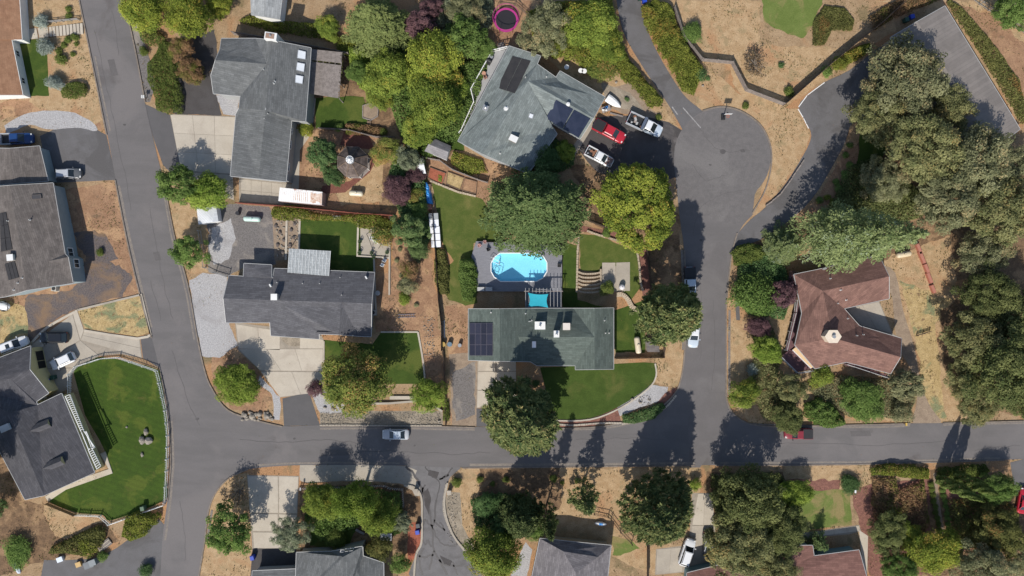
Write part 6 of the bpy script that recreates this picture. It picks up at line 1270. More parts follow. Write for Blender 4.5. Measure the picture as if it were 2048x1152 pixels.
while y < ymax:
    so_ = spans(deck_out, y); ho = spans(hole, y)
    if len(so_) >= 2:
        segs = [(so_[0], so_[-1])] if len(ho) < 2 else [(so_[0], ho[0]), (ho[-1], so_[-1])]
        for s, t in segs:
            if t - s > .1: bd_mb.box(((s + t) / 2, y, DZ - .02 + random.uniform(-.004, .004)), (t - s, bw * .9, .04))
    y += bw
k = bd_mb.build('boards', m_deck, dk, world=True); k['kind'] = 'stuff'
ex = [P(*p, DZ) for p in pp("1051,584 1123,584 1123,618 1051,618")]; mb = MB(); y = ex[2].y + .1
while y < ex[0].y: mb.box(((ex[0].x + ex[1].x) / 2, y, DZ - .02), (ex[1].x - ex[0].x, bw * .9, .04)); y += bw
k = mb.build('boards', m_deck, dk, world=True); k['kind'] = 'stuff'
sk = MB()
for a, b in zip(deck_out, deck_out[1:] + deck_out[:1]): sk.add([(a.x, a.y, 0), (b.x, b.y, 0), (b.x, b.y, DZ - .04), (a.x, a.y, DZ - .04)], [(0, 1, 2, 3)])
sk.build('skirt', m_wooddk, dk, world=True)
po = thing('swimming_pool', 'above ground pool with white rim and bright blue water', 'pool', P(1038, 535))
flo = poly_inset(pool, .25); mb = MB(); nP = len(pool); mb.add([(p.x, p.y, .04) for p in pool] + [(p.x, p.y, DZ + .02) for p in pool], [tuple(range(nP))] + [(i, (i + 1) % nP, nP + (i + 1) % nP, nP + i) for i in range(nP)]); mb.build('liner', m_liner, po, world=True)
MB().add([(p.x, p.y, DZ - .1) for p in poly_inset(pool, .0)], [tuple(range(nP))]).build('water', mw, po, world=True)
mb = MB()
for a, b in zip(pool, pool[1:] + pool[:1]): mb.bar(Vector((a.x, a.y, DZ + .06)), Vector((b.x, b.y, DZ + .06)), .17, .05)
mb.build('rim', m_paint, po, world=True)
ld = thing('pool_ladder', 'white pool ladder at the left end of the blue pool', 'ladder', P(985, 520))
for y0 in (514, 521):
    MB().tube(P(981, y0, DZ + .15), P(983, y0 + 1, DZ + .9), .035).tube(P(983, y0 + 1, DZ + .9), P(997, y0 + 7.5, DZ + .8), .035).tube(P(997, y0 + 7.5, DZ + .8), P(999, y0 + 8, .1), .035).build('handrail', m_paint, ld, world=True)
for i in range(3): MB().bar(P(998.5, 522, .15 + i * .22), P(998.5, 529, .15 + i * .22), .12, .03).build('tread', m_paint, ld, world=True)
hs = thing('pool_hose', 'dark hose looping in the left end of the blue pool', 'hose', P(1000, 545, .1)); lp = smooth(pp("985,538 990,531 996,533 998,541 994,549 988,546 992,534 1001,531 1006,536 1003,545"), 5); mb = MB()
for a, b in zip(lp, lp[1:]): mb.tube(P(*a, DZ - .04), P(*b, DZ - .04), .035, n=5, caps=False)
mb.build('hose_loop', m_black, hs, world=True)
pg = thing('deck_pergola', 'slim pergola over the deck stairs between pool and green roof', 'pergola', P(1086, 600))
for i in range(11): MB().bar(P(1051 + i * 7.1, 576, 3.1), P(1051 + i * 7.1, 619, 3.1), .06, .12).build('rafter', m_greytrim, pg, world=True)
MB().bar(P(1048, 582.5, 2.97), P(1126, 582.5, 2.97), .12, .14).build('beam', m_woodgrey, pg, world=True)
for x in (1051, 1122): MB().bar(P(x, 582.5, .55), P(x, 582.5, 2.9), .12).build('post', m_woodgrey, pg, world=True)
sa = P(1056, 585.5, 3.45); sb = P(1096.5, 588, 3.4); sc_ = P(1096.5, 615.5, 3.4); sd = P(1056.5, 613.5, 3.42); mb = MB(); n = 12
G_ = []
for i in range(n + 1):
    for j in range(n + 1):
        u, v = i / n, j / n; p = (sa * (1 - u) + sb * u) * (1 - v) + (sd * (1 - u) + sc_ * u) * v; cu_ = .09 * 4
        ctr = (sa + sb + sc_ + sd) / 4; ku = 4 * u * (1 - u) * abs(v - .5) * 2; kv = 4 * v * (1 - v) * abs(u - .5) * 2
        p = p + (ctr - p) * .17 * (ku * abs(2 * v - 1) + kv * abs(2 * u - 1)) - Vector((0, 0, .12 * 4 * u * (1 - u) * 4 * v * (1 - v) * .5)); G_.append(p)
mb.add(G_, [(i * (n + 1) + j, i * (n + 1) + j + 1, (i + 1) * (n + 1) + j + 1, (i + 1) * (n + 1) + j) for i in range(n) for j in range(n)])
o = mb.build('shade_sail', plain('teal_cloth', (.02, .36, .46), .8), smoothed=True); tag(o, 'bright teal shade sail stretched under the slim pergola', 'shade sail')
for a, l in ((P(962, 578, DZ), 'left of two'), (P(978, 578, DZ), 'right of two')):
    o = thing('deck_box', f'grey storage box at the lower edge of the pool deck, {l}', 'box', a, 0, 'boxes on the pool deck'); MB().box((0, 0, .3), (1.15, .62, .6)).build('chest', m_greytrim, o); MB().box((0, 0, .63), (1.2, .66, .06)).build('lid', m_greytrim, o)
def chair(label, px, py, z, rz, m=m_black, name='deck_chair', group=None):
    o = thing(name, label, 'chair', P(px, py, z), rz, group); MB().box((0, 0, .42), (.55, .55, .06)).build('seat', m, o); MB().box((-.27, 0, .72), (.06, .55, .6)).build('backrest', m, o)
    for sx in (-1, 1):
        for sy in (-1, 1): MB().bar((sx * .24, sy * .24, 0), (sx * .24, sy * .24, .4), .05).build('leg', m, o)
        MB().bar((-.25, sx * .28, .62), (.25, sx * .28, .62), .05).build('armrest', m, o)
    return o
chair('black chair at the upper left corner of the pool deck', 977, 499, DZ, .4); chair('dark chair by the right deck edge, upper of two', 1118, 507, DZ, R(180), group='chairs by the right deck edge'); chair('dark chair by the right deck edge, lower of two', 1118, 531, DZ, R(180), group='chairs by the right deck edge')
def pot(label, px, py, z=0.05, r=.28, pal='mid', m=None, name='flower_pot', fl=None):
    o = thing(name, label, 'flower pot', P(px, py, z)); MB().lathe([(r * .7, 0), (r, r * 1.3), (r * .9, r * 1.3), (r * .8, r * 1.1)], n=12).build('pot', m or plain('terracotta', (.36, .17, .10), .8), o)
    rg = np.random.default_rng(int(px)); c = rand_dirs(rg, 70) * r * 1.2 + np.array([0, 0, r * 1.9]); link('flowers', leaves('flowers', c, rand_dirs(rg, 70) + np.array([0, 0, .8]), .16, .12, rg.random((70, 3)), fl or LM[pal], rg=rg), o)
pinkfl = leafmat('petal_pink', (.55, .30, .30), (.75, .55, .55))
pot('pink flower pot at the deck corner, left', 959, 491, DZ, .28, fl=pinkfl); pot('pink flower pot at the deck corner, right', 970, 484, DZ, .26, fl=pinkfl)
# ---------------------------------------------------------------- other structures
pe = thing('pergola', 'weathered slatted pergola overgrown by a vine beside the skylight house', 'pergola', P(646, 145))
a, b, c, d = [P(*p, 3.0) for p in pp("625,100 684,106 678,196 616,186")]
for i in range(6):
    MB().bar(a.lerp(b, i / 5), d.lerp(c, i / 5), .1, .18).build('beam', m_woodgrey, pe, world=True)
for i in range(4):
    for p in (b.lerp(c, i / 3),): MB().bar((p.x, p.y, 0), p - Vector((0, 0, .1)), .13).build('post', m_woodgrey, pe, world=True)
mb = MB(); u = Vector((0, 0, .13))
for i in range(46):
    if i in (11, 12): continue
    s, t = a.lerp(d, i / 45), b.lerp(c, i / 45); s = s + (t - s) * random.uniform(0, .01); mb.bar(s + u, t + u - (t - s) * random.uniform(-.03, .04), .17, .04)
k = mb.build('slats', m_woodgrey, pe, world=True); k['kind'] = 'stuff'
gz = thing('gazebo', 'octagonal shake roofed gazebo with a white glass cupola', 'gazebo', P(699, 322)); gc = P(703, 322, 3.4); gc.z = 0
oct_ = lambda r, z, ph=22.5: [Vector((gc.x + r * math.cos(R(ph + 45 * i)), gc.y + r * math.sin(R(ph + 45 * i)), z)) for i in range(8)]
lo, hi = oct_(2.75, 2.7), oct_(.66, 4.3); 
for i in range(8):
    j = (i + 1) % 8; pts = [lo[i], lo[j], hi[j], hi[i]]; me_o = MB().add(pts + [p - Vector((0, 0, .12)) for p in pts], [(0, 1, 2, 3), (7, 6, 5, 4), (0, 4, 5, 1), (1, 5, 6, 2), (2, 6, 7, 3), (3, 7, 4, 0)]).build('roof_panel', r_cedar, gz, world=True)
    uv = me_o.data.uv_layers.new(name='slope'); e = (lo[j] - lo[i]).normalized(); w0 = wloc(gz)
    for p in me_o.data.polygons:
        for li in p.loop_indices: q = Vector(me_o.data.vertices[me_o.data.loops[li].vertex_index].co) + w0 - lo[i]; uv.data[li].uv = (q.dot(e) + i * 3.3, (q - e * q.dot(e)).length)
    MB().bar(lo[i] + Vector((0, 0, .03)), hi[i] + Vector((0, 0, .03)), .10, .05).build('ridge_cap', m_wood, gz, world=True)
    MB().bar((lo[i].x * .94 + gc.x * .06, lo[i].y * .94 + gc.y * .06, 0), (lo[i].x * .94 + gc.x * .06, lo[i].y * .94 + gc.y * .06, 2.65), .12).build('post', m_paint, gz, world=True); MB().bar(lo[i] * 1 - Vector((0, 0, .1)), lo[j] - Vector((0, 0, .1)), .10, .14).build('fascia', m_woodgrey, gz, world=True)
fl = MB().prism([(p.x, p.y) for p in oct_(2.6, 0)], .05, .2).build('floor', m_woodgrey, gz, world=True)
cu = MB(); l2, h2 = oct_(.72, 4.25), oct_(.62, 4.75); ap = Vector((gc.x, gc.y, 5.15))
cu.add(l2 + h2, [(i, (i + 1) % 8, 8 + (i + 1) % 8, 8 + i) for i in range(8)]).add(h2 + [ap], [(i, (i + 1) % 8, 8) for i in range(8)]); co = cu.build('cupola', plain('cupola_glass', (.33, .36, .39), .15), gz, world=True)
mb = MB()
for i in range(8): mb.bar(h2[i], ap, .09); mb.bar(h2[i], h2[(i + 1) % 8], .1)
mb.build('frame', m_paint, co, world=True)
def shed(name, label, V, F, roof, wall, cat='shed', ribs=None, inset=.12):
    h = house(name, label, V, F, roof, wall, cat, inset=inset, thick=.1, trim=None); return h
r_whitemetal = mat('white_metal', (.66, .67, .68), (.60, .61, .62), s=1, fine=.04, courses=(.32, 60, .12, .03), rough=.5)
shed('garden_shed', 'grey gabled shed near the golden maple', dict(a=(871, 278, 2.1), b=(902, 292, 2.1), c=(897, 304, 2.8), d=(893, 320, 2.1), e=(849, 302, 2.1), f=(857, 288, 2.8)), ['a b c f', 'f c d e'], roofm('shed_grey', (.25, .24, .245), (.21, .2, .205)), w_white)
shed('garden_shed', 'tiny white metal shed left of the vegetable beds', dict(a=(833, 319, 1.9), b=(846, 317, 1.9), c=(848, 330, 2.3), d=(852, 347, 1.9), e=(836, 346, 1.9), f=(834, 331, 2.3)), ['a b c f', 'f c d e'], r_whitemetal, w_white)
shed('metal_shed', 'white ribbed metal shed under the round green tree', dict(a=(393, 415, 2.0), b=(432, 413, 2.0), c=(425, 444, 2.3), d=(397, 449, 2.0), e=(437, 443, 1.9)), ['a b c d', 'b e c'], r_whitemetal, w_white)
hp = house('patio_cover', 'pale ribbed aluminium patio cover over the charcoal house lawn', dict(a=(578, 497, 2.75), b=(661, 502, 2.75), c=(657, 552, 3.15), d=(575, 545, 3.15)), ['a b c d'], mat('aluminium_pan', (.40, .42, .42), (.36, .38, .38), s=1.2, fine=.08, courses=(.31, .42, .22, .04), rough=.5), w_white, 'patio cover', inset=0, thick=.08, trim=None)
bpy.data.objects.remove(hp.wall); ALLKIDS[hp.o.name] = [c for c in ALLKIDS[hp.o.name] if c != hp.wall] if False else []
for x, y in ((579, 499), (620, 501), (659, 503)): MB().bar(P(x, y, 0.0), P(x, y, 2.65), .1).build('post', m_trim, hp.o, world=True)
mb = MB()
for i in range(13): s = P(579 + i * 6.85, 497.2 + i * .4, 2.79); t = P(576 + i * 6.8, 545.2 + i * .55, 3.19); MB().bar(s, t, .07, .06).build('pan_rib', m_trim, hp.o, world=True)
ct = thing('container', 'white storage container with rust streaked roof behind the red fence', 'container', P(601, 393)); q = [P(*p, 2.5) for p in pp("560,375 645,384 644,410 557,402")]
mb = MB().add([(p.x, p.y, .1) for p in q] + q, [(0, 1, 5, 4), (1, 2, 6, 5), (2, 3, 7, 6), (3, 0, 4, 7), (0, 1, 2, 3)]); mb.build('body', plain('container_side', (.34, .25, .23)), ct, world=True)
mrs = mat('rust_streak', (.50, .30, .20), (.72, .60, .50), s=2.2, fine=.2)
mc = mat('rusted_white', (.80, .79, .77), (.74, .73, .71), s=1.2, patch=(.32, .13, .07), ps=.45, pc=(.57, .66), fine=.05, stretch=(0, 3, .6))
MB().add([p + Vector((0, 0, .02)) for p in q] + [p + Vector((0, 0, .08)) for p in q], [(4, 5, 6, 7), (0, 1, 5, 4), (1, 2, 6, 5), (2, 3, 7, 6), (3, 0, 4, 7)]).build('roof', mc, ct, world=True)
r_ = random.Random(6)
for i in range(22):
    a, b = q[0].lerp(q[1], (i + .5) / 22), q[3].lerp(q[2], (i + .5) / 22); MB().bar(a + Vector((0, 0, .095)), b + Vector((0, 0, .095)), .08, .03).build('roof_rib', mc, ct, world=True)
    if i > 6 and r_.random() < .85: t0, t1 = r_.uniform(.1, .2), r_.uniform(.75, .95); wd = r_.uniform(.05, .12) if i < 16 else .3; MB().bar(a.lerp(b, t0) + Vector((0, 0, .10)), a.lerp(b, t1) + Vector((0, 0, .10)), wd, .028).build('rust_streak', mrs, ct, world=True)
def tank(label, px, py, rz, L=2.6, r=.5, c=(.62, .56, .42)):
    o = thing('propane_tank', label, 'gas tank', P(px, py, .5) * 1, rz); o.location.z = 0; m = plain('tank_%d' % px, c, .4); prof = [(.01, -L / 2), (r * .6, -L / 2 + .06), (r * .92, -L / 2 + .2), (r, -L / 2 + .4), (r, L / 2 - .4), (r * .92, L / 2 - .2), (r * .6, L / 2 - .06), (.01, L / 2)]
    MB().lathe(prof, (0, 0, r + .2), 16, 'x').build('body', m, o, smoothed=True); MB().tube((0, 0, 2 * r + .12), (0, 0, 2 * r + .38), .2, .2, 10).build('valve_dome', m, o)
    for s in (-1, 1): MB().box((s * L * .3, 0, .12), (.18, r * 1.5, .3)).build('foot', m_conc2, o)
tank('pale green propane tank on the gravel yard', 505, 438, R(-3), 3.0, .48, (.45, .60, .54)); tank('cream propane tank below the gazebo garden', 713, 387, R(-4), 2.5, .5); tank('cream propane tank upright on the strip beside the green house', 1275, 690, R(-82), 3.0, .5, (.66, .57, .42)); tank('cream propane tank at the foot of the tall cedar', 1806, 509, R(10), 2.6, .5, (.60, .50, .34))
# deck of the diagonal house
dh = thing('side_deck', 'pale deck with white railing along the diagonal house', 'deck', P(960, 190)); dq = [P(*p, 1.2) for p in pp("986,104 1018,98 1022,110 938,290 922,262 948,206 942,181")]
MB().prism([(p.x, p.y) for p in dq], 1.1, 1.2).build('floor', mat('pale_deck', (.36, .36, .36), (.32, .32, .32), s=1, fine=.1), dh, world=True)
for path in ("1014,97 985,104 942,181 948,206 923,262 918,268",):
    pt_ = [P(*p, 1.2) for p in pp(path)]
    for a, b in zip(pt_, pt_[1:]):
        for z in (.15, .98): MB().bar(a + Vector((0, 0, z)), b + Vector((0, 0, z)), .13, .08).build('rail', m_paint, dh, world=True)
        L = (b - a).length; n = max(1, round(L / 1.6))
        for i in range(n): p = a.lerp(b, i / n); MB().bar((p.x, p.y, .0), (p.x, p.y, 2.3), .12).build('post', m_paint, dh, world=True)
        mb = MB()
        for i in range(int(L / .2)): p = a.lerp(b, (i + .5) / int(L / .2)); mb.bar(p + Vector((0, 0, .15)), p + Vector((0, 0, .95)), .035)
        k = mb.build('balusters', m_paint, dh, world=True); k['kind'] = 'stuff'
for i in range(4): MB().bar(P(994 + i * .5, 101 - i * 4, 1.0 - i * .25), P(1006 + i * .5, 98 - i * 4, 1.0 - i * .25), .32, .06).build('stair_tread', m_woodgrey, dh, world=True)
for s in (0, 1): MB().bar(P(992 + s * 17, 100 - s * 3, 1.9), P(994 + s * 17, 82 - s * 3, .9), .1).build('stair_rail', m_wood, dh, world=True)
gr = thing('barbecue', 'dark barbecue on the pale side deck', 'barbecue', P(979, 125, 1.2), -.5); MB().box((0, 0, .5), (.6, 1.0, .9)).build('cart', m_black, gr); MB().lathe([(.3, -.45), (.32, 0), (.3, .45)], (0, 0, 1.0), 10, 'x').build('lid', m_dk if False else m_black, gr); MB().box((0, .75, .9), (.5, .45, .05)).build('shelf', m_metal, gr)
tb_ = thing('deck_table', 'small orange table on the pale side deck', 'table', P(968, 149, 1.2)); MB().lathe([(.35, .68), (.36, .72)], n=12).build('table_top', plain('orange_top', (.5, .27, .18)), tb_); MB().tube((0, 0, 0), (0, 0, .68), .05).build('leg', m_black, tb_)
chair('chair beside the orange table on the side deck', 971, 156, 1.2, .5, plain('orange_chair', (.45, .24, .17)))
# trampoline
tr = thing('trampoline', 'round trampoline with pink safety ring behind the side deck', 'trampoline', P(1012, 42, .4) * 1); tr.location.z = 0
MB().lathe([(1.75, .80), (1.76, .82)], n=28).build('mat', plain('tramp_mat', (.025, .022, .025)), tr); ring = MB(); n = 36
for k in range(n):
    a, b = 2 * math.pi * k / n, 2 * math.pi * (k + 1) / n
    ring.add([(r * math.cos(t), r * math.sin(t), z) for t in (a, b) for r, z in ((1.78, .84), (2.12, .86))], [(0, 1, 3, 2)])
ring.build('pad', plain('hot_pink', (.40, .03, .20), .7), tr)
for k in range(6):
    a = k * math.pi / 3; MB().tube((2.25 * math.cos(a), 2.25 * math.sin(a), 0), (2.25 * math.cos(a), 2.25 * math.sin(a), 2.3), .035).build('pole', plain('tramp_pole', (.25, .02, .1)), tr)
ring = MB()
for k in range(n): a, b = 2 * math.pi * k / n, 2 * math.pi * (k + 1) / n; ring.tube((2.25 * math.cos(a), 2.25 * math.sin(a), 2.3), (2.25 * math.cos(b), 2.25 * math.sin(b), 2.3), .05, n=5, caps=False)
ring.build('top_ring', MATS['hot_pink'], tr)
# basketball hoop
bh = thing('basketball_hoop', 'portable basketball hoop at the edge of the cul de sac', 'basketball hoop', P(1446, 234)); MB().box((0, 0, .15), (.75, 1.1, .28), 0, .8).build('base', m_black, bh); MB().bar((0, -.2, .2), (0, .1, 2.7), .12).build('pole', m_black, bh)
MB().box((0, -.25, 3.0), (1.25, .06, .8)).build('backboard', plain('backboard', (.5, .5, .5)), bh); rg_ = MB()
for k in range(12): a, b = k * math.pi / 6, (k + 1) * math.pi / 6; rg_.tube((.23 * math.cos(a), -.55 + .23 * math.sin(a), 2.75), (.23 * math.cos(b), -.55 + .23 * math.sin(b), 2.75), .03, n=5)
rg_.build('hoop_ring', plain('hoop_orange', (.5, .12, .04)), bh); MB().bar((0, .1, 2.6), (0, -.25, 3.0), .1).build('arm', m_black, bh)
# crates, tarp, beds
for i, (x, y) in enumerate(((867, 433), (868, 446), (870, 460), (871, 474), (872, 488))):
    o = thing('storage_crate', ('grey lidded' if i == 0 else 'white lidded') + f" storage crate in the row by the pool lawn, {('topmost','second from top','middle one','second from bottom','lowest')[i]}", 'crate', (P(x, y, 1.0).x, P(x, y, 1.0).y, 0), R(3), 'white crates in a row'); MB().box((0, 0, .5), (1.5, 1.05, 1.0)).build('body', plain('crate_grey', (.42, .43, .43)), o); MB().box((0, 0, 1.03), (1.62, 1.12, .06)).build('lid', plain('lid_white', (.80, .82, .85), .6) if i else plain('lid_grey', (.36, .38, .38)), o)
tp = thing('tarp_pile', 'long pile under a crumpled bright blue tarp', 'tarp', P(855, 386)); tv = []; nx, ny = 8, 26; r_ = random.Random(9)
for j in range(ny + 1):
    for i in range(nx + 1):
        u, v = i / nx, j / ny; c_ = P(852 + 7 * v + (u - .5) * 15 * (1 if .05 < v else .6), 366 + 42 * v + (u - .5) * 2); hgt = .75 * (1 - abs(2 * u - 1) ** 3) + .14 * noise.noise(Vector((u * 4, v * 14, 2))) + .05 * r_.random(); tv.append((c_.x, c_.y, max(.03, hgt)))
MB().add(tv, [(j * (nx + 1) + i, j * (nx + 1) + i + 1, (j + 1) * (nx + 1) + i + 1, (j + 1) * (nx + 1) + i) for j in range(ny) for i in range(nx)]).build('tarp_sheet', plain('tarp_blue', (.03, .24, .62), .45), tp, world=True)
MB().box(P(856, 387, .25), (.8, 3.2, .46), R(-4)).build('pile_core', m_wood, tp, world=True)
o = thing('red_box', 'rust red box at the end of the blue tarp', 'box', P(858, 415), R(5)); MB().box((0, 0, .35), (.95, .85, .7)).build('chest', m_redbox if False else plain('box_red', (.28, .10, .08)), o); MB().box((0, 0, .72), (1.0, .9, .05)).build('lid', plain('box_red_lid', (.33, .13, .10)), o)
for pts, l, m in (("860,335 892,347 884,370 856,356", 'upper vegetable bed with red soil and green rows', m_redmulch), ("896,344 928,356 920,380 893,368", 'lower vegetable bed of dry straw', m_drygrass), ("930,357 954,364 952,388 924,381", 'bare soil bed at the end of the vegetable garden', m_soil)):
    q = [P(*p) for p in pp(pts)]; o = thing('raised_bed', l, 'garden bed', q[0]); MB().prism([(p.x, p.y) for p in q], .0, .2).build('soil_fill', m, o, world=True)
    for a, b in zip(q, q[1:] + q[:1]): MB().bar(a + Vector((0, 0, .14)), b + Vector((0, 0, .14)), .08, .3).build('board', m_wood, o, world=True)
hedge('vegetable_row', 'bright green row of vegetables in the upper bed', "876,348 885,352 884,365 876,362", .5, 'bright', 60, .16, cat='vegetables')
# small tank yard shed
shed('garden_shed', 'small dark grey shed roof in the tank yard', dict(a=(1293, 683, 2.0), b=(1318, 684, 2.0), c=(1319, 704, 2.2), d=(1295, 704, 2.2)), ['a b c d'], roofm('shed_taupe', (.20, .175, .165), (.17, .15, .14)), w_tan); 
# covered grill, deck furniture
o = thing('covered_grill', 'round grill under a white cover on the small patio', 'grill', P(1243, 574)); MB().lathe([(.5, .0), (.52, .5), (.5, .8), (.32, 1.05), (.02, 1.12)], n=16).build('cover', plain('cover_white', (.62, .60, .62), .7), o, smoothed=True); MB().tube((0, 0, 1.1), (0, 0, 1.2), .06).build('knob', m_black, o)
# awning and railing of the brown house
o = thing('awning', 'tan folded awning with a white edge on the brown house', 'awning', P(1610, 712)); q = [P(*p, 2.75) for p in pp("1596,690 1633,729 1623,737 1586,700")]
q[0].z = q[1].z = 2.95; q[2].z = q[3].z = 2.5; q2 = [P(p.x / S * 1 + 1024, 576 - p.y / S, 0) for p in q]
MB().add(q + [p - Vector((0, 0, .05)) for p in q], [(0, 1, 2, 3), (7, 6, 5, 4), (0, 4, 5, 1), (1, 5, 6, 2), (2, 6, 7, 3), (3, 7, 4, 0)]).build('cloth', plain('awning_tan', (.55, .38, .21), .8), o, world=True)
MB().bar(q[0] + Vector((0, 0, .07)), q[1] + Vector((0, 0, .07)), .28, .14).build('case', m_paint, o, world=True); MB().bar(q[3], q[2], .09).build('front_bar', m_paint, o, world=True); MB().bar(q[3], P(1600, 690, 2.0), .06).build('arm', m_paint, o, world=True); MB().bar(q[2], P(1636, 727, 2.0), .06).build('arm', m_paint, o, world=True)
dj = thing('corner_deck', 'dark red deck with white railing under the awning of the brown house', 'deck', P(1600, 720)); m_dred = mat('red_deck', (.16, .085, .09), (.12, .065, .07), s=2, fine=.2)
MB().prism([(P(*p, .9).x, P(*p, .9).y) for p in pp("1563,712 1592,744 1630,738 1640,728 1592,690")], .8, .9).build('floor', m_dred, dj, world=True)
MB().prism([(P(*p, .9).x, P(*p, .9).y) for p in pp("1570,700 1588,700 1608,625 1596,600 1588,622")], .8, .9).build('floor', m_dred, dj, world=True); MB().prism([(P(*p, .9).x, P(*p, .9).y) for p in pp("1690,722 1774,749 1772,755 1688,730")], .8, .9).build('floor', m_dred, dj, world=True)
for path in ("1560,714 1593,746 1632,739", "1590,600 1588,625 1570,700", "1690,728 1772,755 1775,748"):
    pt_ = [P(*p, .9) for p in pp(path)]
    for a, b in zip(pt_, pt_[1:]):
        for z in (.15, .95): MB().bar(a + Vector((0, 0, z)), b + Vector((0, 0, z)), .10, .07).build('rail', m_greytrim, dj, world=True)
        n = max(1, round((b - a).length / 1.5))
        for i in range(n + 1): p = a.lerp(b, i / n); MB().bar((p.x, p.y, 0), (p.x, p.y, 1.95), .1).build('post', m_greytrim, dj, world=True)
# red planters by the worn path
for i, (x, y, L, l) in enumerate(((1835, 498, 1.9, 'topmost'), (1841, 515, 2.2, 'second'), (1850, 537, 1.6, 'third'), (1856, 556, 1.9, 'fourth'), (1863, 578, 1.5, 'lowest'))):
    o = thing('red_planter', f'long terracotta red box in the slanting row by the clearing, {l} of five', 'planter', P(x, y), R(-68), 'red boxes in a slanting row'); MB().box((0, 0, .3), (L, .55, .6)).build('box', plain('planter_red', (.36, .13, .09)), o); MB().box((0, 0, .61), (L - .12, .45, .03)).build('lid', plain('planter_top', (.42, .18, .13)), o)
# bins, units, mailboxes, rocks
def bin_(label, px, py, c, rz=.2, name='wheelie_bin'):
    o = thing(name, label, 'bin', P(px, py), rz); m = plain('bin_%d_%d' % (int(c[2] * 100), int(c[0] * 100)), c, .5); MB().box((0, 0, .5), (.62, .68, .95), 0, 1.12).build('body', m, o); MB().box((.02, 0, 1.02), (.72, .78, .09), 0, .85).build('lid', m, o)
    for s in (-1, 1): MB().tube((-.3, s * .25, .12), (-.3, s * .33, .12), .12, .12, 10).build('wheel', m_tyre, o)
BL, GN = (.02, .06, .42), (.02, .07, .05)
bin_('blue bin on the red mulch beside the cracked drive', 836, 1061, BL); bin_('dark bin behind the blue one beside the cracked drive', 837, 1048, (.05, .06, .07)); bin_('blue bin at the drive mouth on the top edge', 1287, 4, BL); bin_('green bin at the drive mouth on the top edge', 1279, -2, GN); bin_('blue bin at the corner of the yellow carport', 103, 761, BL); bin_('green bin beside the blue one at the yellow carport', 111, 754, GN); bin_('blue bin left of the wispy olive tree', 508, 1112, BL); bin_('blue bin behind the top right seam roof', 1819, 37, BL); bin_('dark green bin behind the top right seam roof', 1808, 43, GN); bin_('green bin at the foot of the striped lawn fence', 290, 1014, (.10, .16, .10))
def unit(label, px, py, z=0.05):
    o = thing('air_conditioner', label, 'air conditioner', P(px, py)); MB().box((0, 0, .4), (.85, .85, .75)).build('case', plain('ac_grey', (.42, .40, .36)), o); MB().lathe([(.30, .79), (.32, .82)], n=14).build('fan_grille', m_black, o); MB().box((0, 0, .03), (1.1, 1.1, .06)).build('pad', m_conc2, o)
unit('air conditioner beside the taupe roofed house', 113, 577); unit('air conditioner at the right end of the charcoal house', 748, 625)
m_rock = mat('boulder', (.31, .275, .23), (.23, .205, .17), s=2, fine=.25)
def rock(label, px, py, r, group=None, m=m_rock, seed=0):
    o = MB().blob((0, 0, r[2] * .6), r, .35, 2, seed + px * .01).build('boulder', m, smoothed=False); g_ = P(px, py); o.location = (g_.x, g_.y, .04); tag(o, label, 'rock', group)
rock('pale boulder on the striped lawn, left of the pair', 286, 880, (.55, .7, .45)); rock('pale boulder on the striped lawn, right of the pair', 299, 880, (.7, .65, .5)); rock('pointed pale boulder above the pair on the striped lawn', 293, 863, (.4, .6, .35)); rock('small pale rock low on the striped lawn', 285, 909, (.25, .4, .2)); rock('tiny rock high on the striped lawn', 254, 854, (.18, .18, .12))
r_ = random.Random(21)
for x, y, s, l in ((490, 829, 8, 'boulder below the round corner tree, leftmost of four'), (505, 832, 9, 'boulder below the round corner tree, second of four'), (520, 828, 8, 'boulder below the round corner tree, third of four'), (535, 832, 9, 'boulder below the round corner tree, rightmost of four'), (650, 815, 5, 'rock at the left end of the river gravel wall'), (666, 818, 6, 'rock in front of the small purple tree'), (655, 800, 5, 'rock beside the newer asphalt apron'), (678, 812, 5, 'rock under the orange maple edge'), (870, 808, 5, 'rock right of the lawn corner tree'), (862, 815, 4, 'small rock below the lawn corner tree'), (878, 842, 5, 'rock at the right end of the river gravel'), (1264, 798, 5, 'dark rock in the pink gravel corner'), (1280, 805, 4, 'small rock in the pink gravel corner'), (1405, 172, 4, 'rock at the hedge foot above the cul de sac'), (1232, 165, 4, 'pale rock below the rust tinged shrub')):
    rock(l, x, y, (s * .06, s * .05 * r_.uniform(.8, 1.3), s * .04), 'rocks in the planting beds', seed=x)
mb = MB(); r_ = random.Random(8)
for cx, cy, wx, wy, n, sz in ((858, 672, 11, 40, 110, .09), (762, 837, 120, 12, 900, .07), (905, 1040, 10, 50, 120, .08), (1288, 800, 14, 10, 60, .08), (575, 470, 22, 45, 90, .15), (515, 832, 30, 8, 60, .25), (1540, 240, 20, 40, 0, .1)):
    for i in range(n): p = P(cx + r_.uniform(-wx, wx), cy + r_.uniform(-wy, wy)); s = sz * r_.uniform(.5, 1.4); mb.blob((p.x, p.y, .06 + s * .3), (s, s * r_.uniform(.6, 1.2), s * .7), .3, 1, i)
k = mb.build('stones', m_rock); tag(k, 'small stones strewn over the gravel beds', 'stones', None, 'stuff')
def mailbox(label, px, py, c=(.6, .6, .58), n=1):
    o = thing('mailbox', label, 'mailbox', P(px, py)); MB().bar((0, 0, 0), (0, 0, 1.05), .1).build('post', m_wood, o)
    for i in range(n): MB().box(((i - (n - 1) / 2) * .3, 0, 1.15), (.24, .5, .24)).build('box', plain('mail_%d' % int(c[0] * 100), c), o)
